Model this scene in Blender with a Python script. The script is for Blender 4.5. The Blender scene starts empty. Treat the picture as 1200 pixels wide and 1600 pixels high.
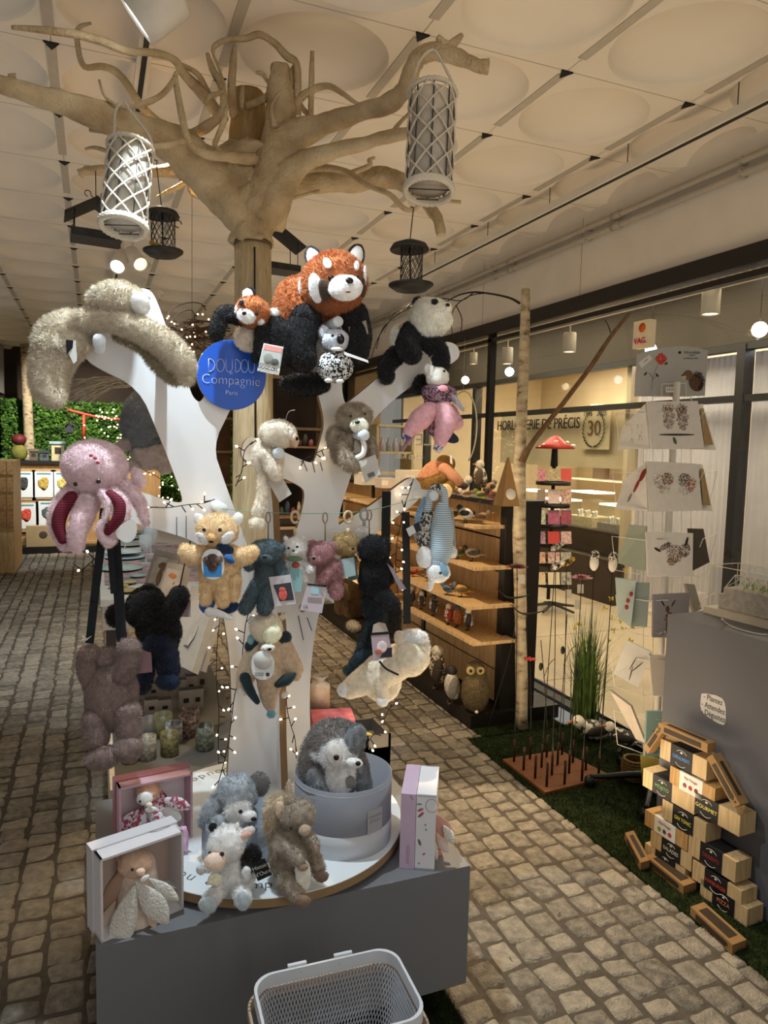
import bpy, math, random
import numpy as np
from mathutils import Vector, Matrix, noise
random.seed(7); RNG = np.random.default_rng(7)
S = bpy.context.scene
COL = S.collection
# ------------------------------------------------------------------ camera
FPX = 1123.98; YAW, PITCH, ROLL = 0.38252, 0.08851, 0.023767; EYE = 1.70
cy_, sy_ = math.cos(YAW), math.sin(YAW)
fw = Vector((sy_*math.cos(PITCH), cy_*math.cos(PITCH), -math.sin(PITCH)))
r0 = Vector((cy_, -sy_, 0)); u0 = r0.cross(fw)
rt = math.cos(ROLL)*r0 + math.sin(ROLL)*u0
up = -math.sin(ROLL)*r0 + math.cos(ROLL)*u0
CAM = Vector((0, 0, EYE))
cd = bpy.data.cameras.new('camera'); cam = bpy.data.objects.new('camera', cd); COL.objects.link(cam)
cam.matrix_world = Matrix(((rt.x, up.x, -fw.x, 0), (rt.y, up.y, -fw.y, 0), (rt.z, up.z, -fw.z, EYE), (0, 0, 0, 1)))
cd.sensor_fit = 'VERTICAL'; cd.sensor_height = 36; cd.sensor_width = 27; cd.lens = 36*FPX/1600; cd.clip_start = .02
S.camera = cam
# ------------------------------------------------------------------ look and light
S.view_settings.view_transform = 'Standard'; S.view_settings.look = 'None'
S.view_settings.gamma = 1; S.view_settings.use_curve_mapping = False
S.view_settings.exposure = 0.24
W = bpy.data.worlds.new('world'); S.world = W; W.use_nodes = True
W.node_tree.nodes['Background'].inputs[0].default_value = (1.0, .94, .86, 1)
W.node_tree.nodes['Background'].inputs[1].default_value = 0.22
def lamp(kind, name, loc, target, energy, color, size=.05, angle=60, blend=.5, sizey=None):
    L = bpy.data.lights.new(name, kind); L.energy = energy; L.color = color
    if kind == 'SPOT':
        L.spot_size = math.radians(angle); L.spot_blend = blend; L.shadow_soft_size = size
    elif kind == 'AREA':
        L.size = size
        if sizey: L.shape = 'RECTANGLE'; L.size_y = sizey
    else: L.shadow_soft_size = size
    o = bpy.data.objects.new(name, L); COL.objects.link(o); o.location = loc
    d = Vector(target)-Vector(loc); o.rotation_euler = d.to_track_quat('-Z', 'Y').to_euler()
    return o
COOL = (.80, .93, 1.0); WARM = (1.0, .77, .50); NEUT = (1.0, .90, .76)
# shop spots, most without a housing; the front one is added fill
lamp('SPOT', 'spot_display', (.22, 2.10, 2.98), (.58, 2.02, .5), 118, COOL, .02, 71, .25)
lamp('SPOT', 'display_front_fill', (.19, 1.15, 3.08), (.40, 2.35, 1.35), 15, COOL, .04, 78, .7)  # added soft fill on boards and toys, no fixture of its own
lamp('SPOT', 'spot_plinth_warm', (.19, 3.25, 3.08), (1.25, 2.25, .1), 110, WARM, .03, 66, .3)
lamp('SPOT', 'spot_floor_right', (1.62, 3.9, 3.1), (1.42, 2.25, 0), 330, WARM, .02, 32, .25)
lamp('SPOT', 'spot_shelf_birds', (1.1, 3.9, 3.1), (2.3, 4.7, .8), 170, WARM, .04, 60, .5)
lamp('SPOT', 'spot_shelf_far', (1.1, 6.0, 3.1), (2.3, 6.5, .7), 120, WARM, .04, 60, .5)
lamp('SPOT', 'spot_aisle', (-.7, 6.2, 3.1), (-.6, 7.0, 0), 110, (.88, .95, 1), .05, 80, .8)
lamp('SPOT', 'spot_table', (.2, 4.2, 3.1), (.25, 5.4, .7), 120, COOL, .05, 50, .6)
lamp('SPOT', 'spot_ivy', (-.2, 10.6, 3.1), (-.2, 13, 1.3), 420, NEUT, .05, 80, .6)
lamp('SPOT', 'spot_far_shelf', (-.6, 9.3, 3.1), (-.7, 11.4, .9), 160, COOL, .05, 60, .6)
lamp('SPOT', 'spot_tree', (1.5, .7, 2.2), (.75, 2.7, 2.9), 9, WARM, .3, 90, .9)  # low soft lamp aimed up at the branches, no housing
# added area lamps standing in for light thrown back by floor and counters
lamp('AREA', 'floor_bounce', (1.4, 2.6, .25), (1.6, 3.0, 3), 28, WARM, 1.6)
lamp('AREA', 'ceiling_fill', (.9, -.5, 1.9), (1.2, 2.8, 3.2), 13, (1, .92, .80), 1.6)  # added fill behind the camera to brighten the ceiling, no real source
lamp('AREA', 'floor_bounce_far', (1.0, 6.5, .3), (1.0, 6.5, 3), 42, (1, .86, .68), 2.0)
lamp('AREA', 'aisle_bounce_left', (-.75, 3.5, .25), (-.6, 4.2, 3), 9, (.95, .95, 1), 1.2)
# the mall passage beyond the glass
lamp('AREA', 'passage_light', (4.3, 6.0, 3.3), (4.3, 6.0, 0), 280, (1, .84, .60), 1.6, sizey=9)
lamp('AREA', 'watch_shop_light', (6.9, 8.6, 3.2), (6.9, 8.6, 0), 300, (1, .88, .68), 2.0, sizey=5)
lamp('AREA', 'right_shop_light', (6.6, 4.2, 3.2), (6.3, 4.6, 0), 120, (.95, .92, 1), 1.6, sizey=2.5)

# ------------------------------------------------------------------ helpers
def ray(px, py): return fw + rt*((px-600)/FPX) + up*((800-py)/FPX)
def PD(px, py, d): return CAM + ray(px, py)*d
def PX(px, py, X): r = ray(px, py); return CAM + r*(X/r.x)
def PY(px, py, Y): r = ray(px, py); return CAM + r*(Y/r.y)
def PZ(px, py, Z): r = ray(px, py); return CAM + r*((Z-EYE)/r.z)
def PP(px, py, p, n): r = ray(px, py); return CAM + r*((Vector(p)-CAM).dot(n)/r.dot(n))
def dep(p): return (Vector(p)-CAM).dot(fw)
def lin(h):
    if isinstance(h, str):
        c = [int(h[i:i+2], 16)/255 for i in (0, 2, 4)]
    else: c = h
    return tuple(((x/12.92) if x <= .04045 else ((x+.055)/1.055)**2.4) for x in c)+(1,)
MATS = {}
def mat(h, rough=.7, var=.12, scale=25, bump=0, metal=0, emit=0, bscale=None, kind='', alpha=1, h2=None, sheen=0, spec=.35):
    key = (h, rough, var, scale, bump, metal, emit, bscale, kind, alpha, h2, sheen)
    if key in MATS: return MATS[key]
    m = bpy.data.materials.new('mat_%03d' % len(MATS)); m.use_nodes = True; MATS[key] = m
    nt = m.node_tree; N = nt.nodes; L = nt.links; b = N['Principled BSDF']
    b.inputs['Roughness'].default_value = rough; b.inputs['Metallic'].default_value = metal
    b.inputs['Specular IOR Level'].default_value = spec
    c = lin(h)
    tc = N.new('ShaderNodeTexCoord')
    def tex(kind, sc, **k):
        t = N.new(kind); t.inputs['Scale'].default_value = sc; L.new(tc.outputs['Object'], t.inputs['Vector'])
        for a, v in k.items(): t.inputs[a].default_value = v
        return t
    out = None
    if kind == 'wood':
        mp = N.new('ShaderNodeMapping'); mp.inputs['Scale'].default_value = (1, 1, 1)
        w = tex('ShaderNodeTexNoise', scale, Detail=6, Distortion=1.5)
        mp.inputs['Scale'].default_value = (9, .8, 9) if h2 is None else (9, 9, .7)
        L.new(tc.outputs['Object'], mp.inputs[0]); L.new(mp.outputs[0], w.inputs['Vector'])
        out = w.outputs['Fac']
    elif kind == 'attr':
        a = N.new('ShaderNodeAttribute'); a.attribute_name = 'rnd'
        n = tex('ShaderNodeTexNoise', scale, Detail=6)
        mm = N.new('ShaderNodeMath'); mm.operation = 'MULTIPLY_ADD'; mm.inputs[1].default_value = .75
        L.new(n.outputs['Fac'], mm.inputs[0]); 
        m2 = N.new('ShaderNodeMath'); m2.operation = 'MULTIPLY'; m2.inputs[1].default_value = .28
        L.new(a.outputs['Fac'], m2.inputs[0]); L.new(m2.outputs[0], mm.inputs[2]); out = mm.outputs[0]
    elif kind == 'stripes':
        w = N.new('ShaderNodeTexWave'); w.bands_direction = 'Z'; w.inputs['Scale'].default_value = scale
        L.new(tc.outputs['Object'], w.inputs['Vector']); out = w.outputs['Fac']
    elif kind == 'cells':
        w = tex('ShaderNodeTexVoronoi', scale); out = w.outputs['Color']
    elif kind == 'mesh':
        pass
    elif var: out = tex('ShaderNodeTexNoise', scale, Detail=5).outputs['Fac']
    if out is not None:
        cr = N.new('ShaderNodeValToRGB')
        c2 = lin(h2) if h2 else tuple(min(1, x*(1+var)) for x in c[:3])+(1,)
        c1 = c if h2 else tuple(x*(1-var) for x in c[:3])+(1,)
        if kind == 'cells' or kind == 'stripes': cr.color_ramp.elements[0].position = .42; cr.color_ramp.elements[1].position = .58
        else: cr.color_ramp.elements[0].position = .3; cr.color_ramp.elements[1].position = .7
        cr.color_ramp.elements[0].color = c1; cr.color_ramp.elements[1].color = c2
        L.new(out, cr.inputs[0]); L.new(cr.outputs[0], b.inputs['Base Color'])
    else: b.inputs['Base Color'].default_value = c
    if bump:
        bp = N.new('ShaderNodeBump'); bp.inputs['Strength'].default_value = bump; bp.inputs['Distance'].default_value = .01
        L.new(tex('ShaderNodeTexNoise', bscale or scale*2, Detail=6).outputs['Fac'], bp.inputs['Height']); L.new(bp.outputs[0], b.inputs['Normal'])
    if emit:
        b.inputs['Emission Color'].default_value = c; b.inputs['Emission Strength'].default_value = emit
    if sheen: b.inputs['Sheen Weight'].default_value = sheen
    if alpha < 1: b.inputs['Alpha'].default_value = alpha
    return m
def glassmat(name, tint=(1, 1, 1), refl=.06):
    m = bpy.data.materials.new(name); m.use_nodes = True; nt = m.node_tree; nt.nodes.clear()
    o = nt.nodes.new('ShaderNodeOutputMaterial'); t = nt.nodes.new('ShaderNodeBsdfTransparent'); g = nt.nodes.new('ShaderNodeBsdfGlossy')
    t.inputs[0].default_value = tint+(1,); g.inputs['Roughness'].default_value = .02
    lw = nt.nodes.new('ShaderNodeLayerWeight'); pw = nt.nodes.new('ShaderNodeMath'); pw.operation = 'POWER'; pw.inputs[1].default_value = 5; nt.links.new(lw.outputs['Facing'], pw.inputs[0]); f = nt.nodes.new('ShaderNodeMath'); f.operation = 'MULTIPLY_ADD'; f.inputs[1].default_value = .5; f.inputs[2].default_value = .025; nt.links.new(pw.outputs[0], f.inputs[0])
    mx = nt.nodes.new('ShaderNodeMixShader'); nt.links.new(f.outputs[0], mx.inputs[0]); nt.links.new(t.outputs[0], mx.inputs[1]); nt.links.new(g.outputs[0], mx.inputs[2])
    nt.links.new(mx.outputs[0], o.inputs[0]); return m
GLASS = glassmat('clear_glass', (.96, .97, .96)); ACR = glassmat('clear_acrylic', (.95, .96, .96))

def sphere_t(nu, nv):
    v = [(0, 0, 1)]
    for j in range(1, nv):
        th = math.pi*j/nv
        for i in range(nu):
            a = 2*math.pi*i/nu; v.append((math.sin(th)*math.cos(a), math.sin(th)*math.sin(a), math.cos(th)))
    v.append((0, 0, -1)); f = []
    for i in range(nu): f.append((0, 1+i, 1+(i+1) % nu))
    for j in range(nv-2):
        for i in range(nu):
            a = 1+j*nu+i; b = 1+j*nu+(i+1) % nu; f.append((a, a+nu, b+nu, b))
    e = len(v)-1; s = 1+(nv-2)*nu
    for i in range(nu): f.append((s+i, e, s+(i+1) % nu))
    return v, f
SPH = {}
class MB:
    def __init__(s): s.v = []; s.f = []; s.m = []; s.sm = []
    def add(s, v, f, mi=0, smooth=True):
        o = len(s.v); s.v += [tuple(x) for x in v]; s.f += [tuple(o+i for i in q) for q in f]
        s.m += [mi]*len(f); s.sm += [smooth]*len(f); return s
    def frame(s, c, x, y, z, sx, sy, sz, mi=0):      # oriented box by centre, unit axes, half sizes
        c = Vector(c); x = Vector(x)*sx; y = Vector(y)*sy; z = Vector(z)*sz
        v = [c+a*x+b*y+d*z for d in (-1, 1) for b in (-1, 1) for a in (-1, 1)]
        return s.add(v, [(0, 2, 3, 1), (4, 5, 7, 6), (0, 1, 5, 4), (2, 6, 7, 3), (0, 4, 6, 2), (1, 3, 7, 5)], mi, False)
    def box(s, a, b, mi=0):
        c = [(a[i]+b[i])/2 for i in range(3)]; h = [abs(b[i]-a[i])/2 for i in range(3)]
        return s.frame(c, (1, 0, 0), (0, 1, 0), (0, 0, 1), *h, mi)
    def ell(s, c, x, y, z, n=20, mi=0, wob=0, seed=0):     # x,y,z full radius vectors
        k = (n, max(6, n*2//3)); 
        if k not in SPH: SPH[k] = sphere_t(*k)
        v, f = SPH[k]; c = Vector(c); o = []
        for p in v:
            w = 1+wob*noise.noise(Vector(p)*1.7+Vector((seed, seed*.7, 0))) if wob else 1
            o.append(c+(x*p[0]+y*p[1]+z*p[2])*w)
        return s.add(o, f, mi)
    def ball(s, c, r, n=12, mi=0): return s.ell(c, Vector((r, 0, 0)), Vector((0, r, 0)), Vector((0, 0, r)), n, mi)
    def tube(s, pts, rad, n=8, mi=0, cap=True, flat=1.0, sub=0, rough=0, smooth=True):
        pts = [Vector(p) for p in pts]; rad = list(rad) if hasattr(rad, '__len__') else [rad]*len(pts)
        if sub:
            P = []; Rr = []
            for i in range(len(pts)-1):
                p0 = pts[max(i-1, 0)]; p1 = pts[i]; p2 = pts[i+1]; p3 = pts[min(i+2, len(pts)-1)]
                for k in range(sub):
                    t = k/sub
                    P.append(.5*((2*p1)+(p2-p0)*t+(2*p0-5*p1+4*p2-p3)*t*t+(3*p1-p0-3*p2+p3)*t**3)); Rr.append(rad[i]+(rad[i+1]-rad[i])*t)
            P.append(pts[-1]); Rr.append(rad[-1]); pts, rad = P, Rr
        o = []; prev = None; m = len(pts)
        for i, p in enumerate(pts):
            d = (pts[min(i+1, m-1)]-pts[max(i-1, 0)])
            if d.length < 1e-9: d = Vector((0, 0, 1))
            d.normalize()
            if prev is None:
                a = Vector((0, 0, 1)) if abs(d.z) < .9 else Vector((1, 0, 0)); x = d.cross(a).normalized()
            else: x = (prev - d*prev.dot(d)).normalized()
            prev = x; y = d.cross(x)
            for k in range(n):
                a = 2*math.pi*k/n; q = 1
                if rough: q = 1+rough*noise.noise(Vector((math.cos(a)*2, math.sin(a)*2, i*.35))+p*3)+rough*.35*noise.noise(Vector((math.cos(a)*5, math.sin(a)*5, i*.12)))
                o.append(p+(x*math.cos(a)+y*math.sin(a)*flat)*rad[i]*q)
        f = [(i*n+k, i*n+(k+1) % n, (i+1)*n+(k+1) % n, (i+1)*n+k) for i in range(m-1) for k in range(n)]
        s.add(o, f, mi, smooth)
        if cap: 
            b = len(s.v)-len(o); s.f += [tuple(b+k for k in range(n))[::-1], tuple(b+(m-1)*n+k for k in range(n))]; s.m += [mi]*2; s.sm += [False]*2
        return s
    def capsule(s, pts, rad, n=12, mi=0, sub=5):        # rounded tube
        P = [Vector(p) for p in pts]; R = list(rad); 
        d0 = (P[0]-P[1]).normalized(); d1 = (P[-1]-P[-2]).normalized()
        base = MB(); base.tube(P, R, n, sub=sub, cap=False)
        s.add(base.v, base.f, mi)
        for c, d, r in ((P[0], d0, R[0]), (P[-1], d1, R[-1])):
            a = Vector((0, 0, 1)) if abs(d.z) < .9 else Vector((1, 0, 0)); x = d.cross(a).normalized(); y = d.cross(x)
            s.ell(c, x*r, y*r, d*r, n, mi)
        return s
    def poly(s, pts, n, t, mi=0, mi2=None):        # planar outline, extruded by t along -n (front face at pts)
        pts = [Vector(p) for p in pts]; n = Vector(n).normalized()
        from mathutils.geometry import tessellate_polygon
        tri = tessellate_polygon([pts]); k = len(pts)
        nrm = Vector((0, 0, 0))
        for a, b, c in tri: nrm += (pts[b]-pts[a]).cross(pts[c]-pts[a])
        if nrm.dot(n) < 0: tri = [(a, c, b) for a, b, c in tri]
        v = pts+[p-n*t for p in pts]
        s.add(v, [tuple(q) for q in tri], mi, False)
        o = len(s.v)-2*k
        for a, b, c in tri: s.f.append((o+a+k, o+c+k, o+b+k)); s.m.append(mi); s.sm.append(False)
        for i in range(k):
            j = (i+1) % k; s.f.append((o+i, o+i+k, o+j+k, o+j)); s.m.append(mi if mi2 is None else mi2); s.sm.append(False)
        return s
    def lathe(s, c, prof, n=24, mi=0, ax=None):      # prof [(r,z)], axis +Z or ax=(x,y,z)
        c = Vector(c); X, Y, Z = ax or (Vector((1, 0, 0)), Vector((0, 1, 0)), Vector((0, 0, 1)))
        v = [c+(X*math.cos(2*math.pi*k/n)+Y*math.sin(2*math.pi*k/n))*r+Z*z for r, z in prof for k in range(n)]
        f = [(i*n+k, i*n+(k+1) % n, (i+1)*n+(k+1) % n, (i+1)*n+k) for i in range(len(prof)-1) for k in range(n)]
        return s.add(v, f, mi)
FURN = [0]
def fur_arrays(V, F, ln, sp, droop=.35, mess=.8):
    tris = []
    for q in F:
        for k in range(1, len(q)-1): tris.append((q[0], q[k], q[k+1]))
    T = np.array(tris); A = V[T[:, 0]]; B = V[T[:, 1]]; C_ = V[T[:, 2]]
    cr = np.cross(B-A, C_-A); ar = np.linalg.norm(cr, axis=1)/2
    n = int(ar.sum()/(sp*sp)); 
    if n < 1: return None
    idx = RNG.choice(len(T), n, p=ar/ar.sum()); u = RNG.random(n); v = RNG.random(n); m = u+v > 1; u[m] = 1-u[m]; v[m] = 1-v[m]
    p = A[idx]+u[:, None]*(B-A)[idx]+v[:, None]*(C_-A)[idx]
    nr = cr[idx]/(2*ar[idx][:, None]+1e-12)
    cen = V.mean(0); 
    clump = np.array([noise.noise_vector(Vector(q)*60) for q in p])
    d = nr+mess*(RNG.random((n, 3))-.5)+clump*.7+np.array([0, 0, -droop])
    d /= np.linalg.norm(d, axis=1)[:, None]
    sd = np.cross(d, RNG.random((n, 3))-.5); sd /= np.linalg.norm(sd, axis=1)[:, None]
    L = ln*(.6+.7*RNG.random(n))[:, None]; w = ln*.035+.0005
    v3 = np.stack([p-sd*w-nr*.001, p+sd*w-nr*.001, p+d*L], 1).reshape(-1, 3)
    FURN[0] += n
    return v3, n
def part(name, mb, m, parent=None, fur=None, label=None):
    me = bpy.data.meshes.new(name)
    loc = Vector((0, 0, 0)); q = parent
    while q is not None: loc += q.location; q = q.parent
    V = np.array(mb.v, dtype=np.float64).reshape(-1, 3)-np.array(loc)
    F = mb.f; MI = mb.m; SM = mb.sm; nv0 = len(V)
    if fur:
        r = fur_arrays(V, F, *fur)
        if r:
            v3, n = r
            fa = (np.arange(n*3).reshape(-1, 3)+nv0).tolist()
            V = np.vstack([V, v3]); F = F+fa; MI = MI+[0]*n; SM = SM+[True]*n
    me.from_pydata(V.tolist(), [], F)
    ms = m if isinstance(m, (list, tuple)) else [m]
    for x in ms: me.materials.append(x)
    me.polygons.foreach_set('material_index', MI); me.polygons.foreach_set('use_smooth', SM)
    me.update()
    o = bpy.data.objects.new(name, me); COL.objects.link(o); o.parent = parent
    if label: o['label'] = label
    return o
def thing(name, label, cat, loc, group=None):
    o = bpy.data.objects.new(name, None); COL.objects.link(o); o.location = loc; o.empty_display_size = .05
    o['label'] = label; o['category'] = cat
    if group: o['group'] = group
    return o
def tag(o, label, cat, group=None, kind=None):
    o['label'] = label; o['category'] = cat
    if group: o['group'] = group
    if kind: o['kind'] = kind
    return o
def solo(name, mb, m, label, cat, group=None, kind=None, origin=None, fur=None):   # one-mesh thing, origin at its base
    V = np.array(mb.v); c = Vector(origin) if origin is not None else Vector((V[:, 0].mean(), V[:, 1].mean(), V[:, 2].min()))
    mb.v = [(a[0]-c.x, a[1]-c.y, a[2]-c.z) for a in mb.v]
    o = part(name, mb, m, None, fur); o.location = c
    return tag(o, label, cat, group, kind)
def struct(name, mb, m):
    o = part(name, mb, m); o['kind'] = 'structure'; return o
def copy_tree(o, delta, parent=None):
    c = o.copy(); COL.objects.link(c)
    if parent is None: c.location = o.location+Vector(delta)
    else: c.parent = parent
    for ch in list(o.children): copy_tree(ch, delta, c)
    return c
def text(name, s, c, xd, yd, size, m, parent, depth=.0006, mirror=False, align='CENTER', thin=0, sx=1, label=None):
    cu = bpy.data.curves.new(name, 'FONT'); cu.body = s; cu.size = size; cu.align_x = align; cu.align_y = 'CENTER'; cu.extrude = depth
    cu.offset = thin; cu.resolution_u = 3
    o = bpy.data.objects.new('t', cu); COL.objects.link(o); bpy.context.view_layer.update()
    me = bpy.data.meshes.new_from_object(o.evaluated_get(bpy.context.evaluated_depsgraph_get())); bpy.data.objects.remove(o)
    xd = Vector(xd).normalized(); yd = Vector(yd).normalized(); zd = xd.cross(yd)
    if mirror: xd2 = -xd
    else: xd2 = xd
    loc = Vector((0, 0, 0)); q = parent
    while q is not None: loc += q.location; q = q.parent
    for v in me.vertices: v.co = Vector(c)+xd2*v.co.x*sx+yd*v.co.y+zd*(v.co.z+depth)-loc
    me.materials.clear(); me.materials.append(m); me.name = name
    b = bpy.data.objects.new(name, me); COL.objects.link(b); b.parent = parent
    if label: b['label'] = label
    return b
def chaikin(p, k=2, closed=True):
    for _ in range(k):
        q = []; n = len(p)
        for i in range(n if closed else n-1):
            a = Vector(p[i]); b = Vector(p[(i+1) % n]); q += [a*.75+b*.25, a*.25+b*.75]
        p = q
    return p
Zv = Vector((0, 0, 1))
# ================================================================== SETTING
CEIL = 3.20; WX = 2.88; T = .628; TX0 = -.138; TY0 = 2.515
# floor of rough cobbles, laid in rows along the aisle
def cobbles(x0, x1, y0, y1):
    V = []; F = []; MI = []; R = []
    def add(vs, fs, mi, rnd):
        o = len(V); V.extend(vs); F.extend([tuple(o+i for i in q) for q in fs]); MI.extend([mi]*len(fs)); R.extend([rnd]*len(vs))
    add([(x0, y0, -.008), (x1, y0, -.008), (x1, y1, -.008), (x0, y1, -.008)], [(0, 1, 2, 3)], 1, .5)
    x = x0; K = 7
    while x < x1:
        w = random.uniform(.088, .125); y = y0-random.random()*.1
        while y < y1:
            l = random.uniform(.078, .140); g = .0028; rnd = random.random()
            jit = [random.uniform(-.010, .010) for _ in range(8)]; tz = random.uniform(-.003, .003); tx = random.uniform(-.03, .03); ty = random.uniform(-.03, .03)
            vs = []
            for j in range(K+1):
                for i in range(K+1):
                    a = -1+2*i/K; b = -1+2*j/K
                    a = math.copysign(abs(a)**.62, a); b = math.copysign(abs(b)**.62, b)
                    aa = a*math.sqrt(1-.12*b*b); bb = b*math.sqrt(1-.12*a*a)
                    sx = (w/2-g)*aa; sy = (l/2-g)*bb
                    s = (1-aa)/2; t = (1-bb)/2
                    ox = jit[0]*s*t+jit[1]*(1-s)*t+jit[2]*s*(1-t)+jit[3]*(1-s)*(1-t)
                    oy = jit[4]*s*t+jit[5]*(1-s)*t+jit[6]*s*(1-t)+jit[7]*(1-s)*(1-t)
                    e = max(abs(a), abs(b)); h = 0 if e < .8 else -.0035*((e-.8)/.2)**2
                    if e > .999: h = -.012
                    X = x+w/2+sx+ox; Y = y+l/2+sy+oy
                    h += .0050*noise.noise(Vector((X*30, Y*30, rnd*9)))+.0024*noise.noise(Vector((X*75, Y*75, rnd*9))) if e < .99 else 0
                    vs.append((X, Y, h+tz+tx*sx+ty*sy-.002))
            fs = [(j*(K+1)+i, j*(K+1)+i+1, (j+1)*(K+1)+i+1, (j+1)*(K+1)+i) for j in range(K) for i in range(K)]
            add(vs, fs, 0, rnd); y += l
        x += w
    me = bpy.data.meshes.new('floor'); me.from_pydata(V, [], F)
    a = me.attributes.new('rnd', 'FLOAT', 'POINT'); a.data.foreach_set('value', R)
    me.materials.append(mat('625c52', .58, kind='attr', scale=30, bump=.9, bscale=120, h2='a39988')); me.materials.append(mat('534b41', .95, .2, 40, bump=.3))
    me.polygons.foreach_set('material_index', MI); me.polygons.foreach_set('use_smooth', [True]*len(F)); me.update()
    o = bpy.data.objects.new('floor', me); COL.objects.link(o); o['kind'] = 'structure'
cobbles(-1.9, 2.32, .9, 13.6)
# ceiling of square tiles with round recessed bowls
def ceiling():
    m = MB(); n = 28; R = T*.46
    rows = range(-3, 21); cols = range(-3, 5)
    for i in cols:
        for j in rows:
            cx = TX0+(i+.5)*T; cy = TY0+(j+.5)*T; h = T/2-.0012
            if cx > 3.0: continue
            v = []; f = []
            sq = []
            for k in range(n):
                a = 2*math.pi*k/n; c, s = math.cos(a), math.sin(a); q = h/max(abs(c), abs(s)); sq.append((cx+c*q, cy+s*q, CEIL))
            # corners are kept square by snapping the nearest samples
            for sx in (-1, 1):
                for sy in (-1, 1):
                    b = min(range(n), key=lambda k: (sq[k][0]-cx-sx*h)**2+(sq[k][1]-cy-sy*h)**2); sq[b] = (cx+sx*h, cy+sy*h, CEIL)
            v += sq
            prof = [(1, 0), (.985, .020), (.93, .042), (.80, .068), (.55, .092), (.25, .103)]
            for r, z in prof: v += [(cx+R*r*math.cos(2*math.pi*k/n), cy+R*r*math.sin(2*math.pi*k/n), CEIL+z) for k in range(n)]
            v.append((cx, cy, CEIL+.105))
            for k in range(n): f.append((k, (k+1) % n, n+(k+1) % n, n+k))
            m.add(v, f, 0, False); o = len(m.v)-len(v)
            g = []
            for r in range(1, len(prof)):
                for k in range(n): g.append((o+r*n+k, o+r*n+(k+1) % n, o+(r+1)*n+(k+1) % n, o+(r+1)*n+k))
            for k in range(n): g.append((o+len(prof)*n+k, o+len(prof)*n+(k+1) % n, o+len(v)-1))
            m.f += g; m.m += [0]*len(g); m.sm += [True]*len(g)
    x0 = TX0-3*T; m.box((x0-.2, .4, CEIL+.115), (WX+.3, 16, CEIL+.14))
    struct('ceiling', m, mat('ddd2c0', .8, .03, 4))
    b = MB()
    for i in range(-2, 5):
        for j in rows:
            x = TX0+i*T; y = TY0+j*T
            b.box((x-.022, y+.03, CEIL-.004), (x+.016, y+T-.10, CEIL+.004), 0)
            b.add([(x-.028, y-.004, CEIL-.006), (x+.028, y-.004, CEIL-.006), (x, y+.05, CEIL-.006), (x-.028, y-.004, CEIL+.003), (x+.028, y-.004, CEIL+.003), (x, y+.05, CEIL+.003)],
                  [(0, 2, 1), (3, 4, 5), (0, 1, 4, 3), (1, 2, 5, 4), (2, 0, 3, 5)], 1, False)
    for j in rows: b.box((TX0-2.5*T, TY0+j*T-.002, CEIL-.001), (WX, TY0+j*T+.002, CEIL+.004), 0)
    struct('trim_1', b, [mat('b0a695', .7, .05), mat('1c1a18', .8, 0)])
ceiling()
WHT = mat('d8cfc0', .85, .04, 6)
# right wall: plain band over the glazing
m = MB(); m.box((WX, .4, 2.69), (WX+.12, 15.5, 3.33)); struct('wall_right', m, WHT)
m = MB()
for y in (3.9, 5.15, 6.4, 9.0): m.box((WX-.0015, y, 2.70), (WX+.001, y+.003, 3.18))
struct('trim_2', m, mat('8f8676', .8, 0))
m = MB(); m.box((WX-.03, .4, 2.60), (WX+.06, 15.5, 2.69)); m.box((WX, .4, 2.545), (WX+.05, 15.5, 2.575))
struct('trim_3', m, mat('1d1a17', .4, .1))
m = MB()
for y in (1.3, 5.0, 8.6, 12.2): m.box((WX, y, 0), (WX+.05, y+.05, 2.6))
m.box((WX-.01, .6, 0), (WX+.07, 15, .035)); m.box((WX+.09, .6, 0), (WX+.11, 15, .05), 1)
struct('window_1', m, [mat('17130f', .4, .1), mat('b9b4aa', .25, 0, metal=1)])
m = MB(); m.box((WX+.022, .6, .03), (WX+.028, 15, 2.56)); struct('window_2', m, GLASS)
# left bulkhead and far end
m = MB(); m.box((-1.52, 9.5, 2.45), (-1.40, 15.5, 3.33)); struct('wall_left', m, mat('c9c8c4', .85, .04, 6))
m = MB(); m.box((-1.62, 9.5, 0), (-1.45, 15.5, 2.45)); struct('wall_side', m, mat('4c5a4e', .7, .12, 8))
m = MB(); m.box((-2.6, 13.7, 0), (3.0, 13.85, 3.3)); struct('wall_back', m, mat('3c3128', .8, .3, 3))
# wall-top pipes
for k, z in enumerate((3.09, 3.03)):
    m = MB(); m.tube([(WX-.03, .5, z), (WX-.03, 15, z)], .018, 8)
    for y in np.arange(1.2, 14, 1.15): m.tube([(WX-.03, y, z), (WX-.03, y+.08, z)], .024, 8)
    for y in np.arange(1.5, 14, 1.15): m.box((WX-.045, y, z-.018), (WX, y+.02, z+.018))
    solo('conduit_pipe', m, mat('a59b8a', .5, .05), ('upper' if k == 0 else 'lower')+' white conduit pipe run along the right wall under the ceiling', 'pipe')
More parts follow.
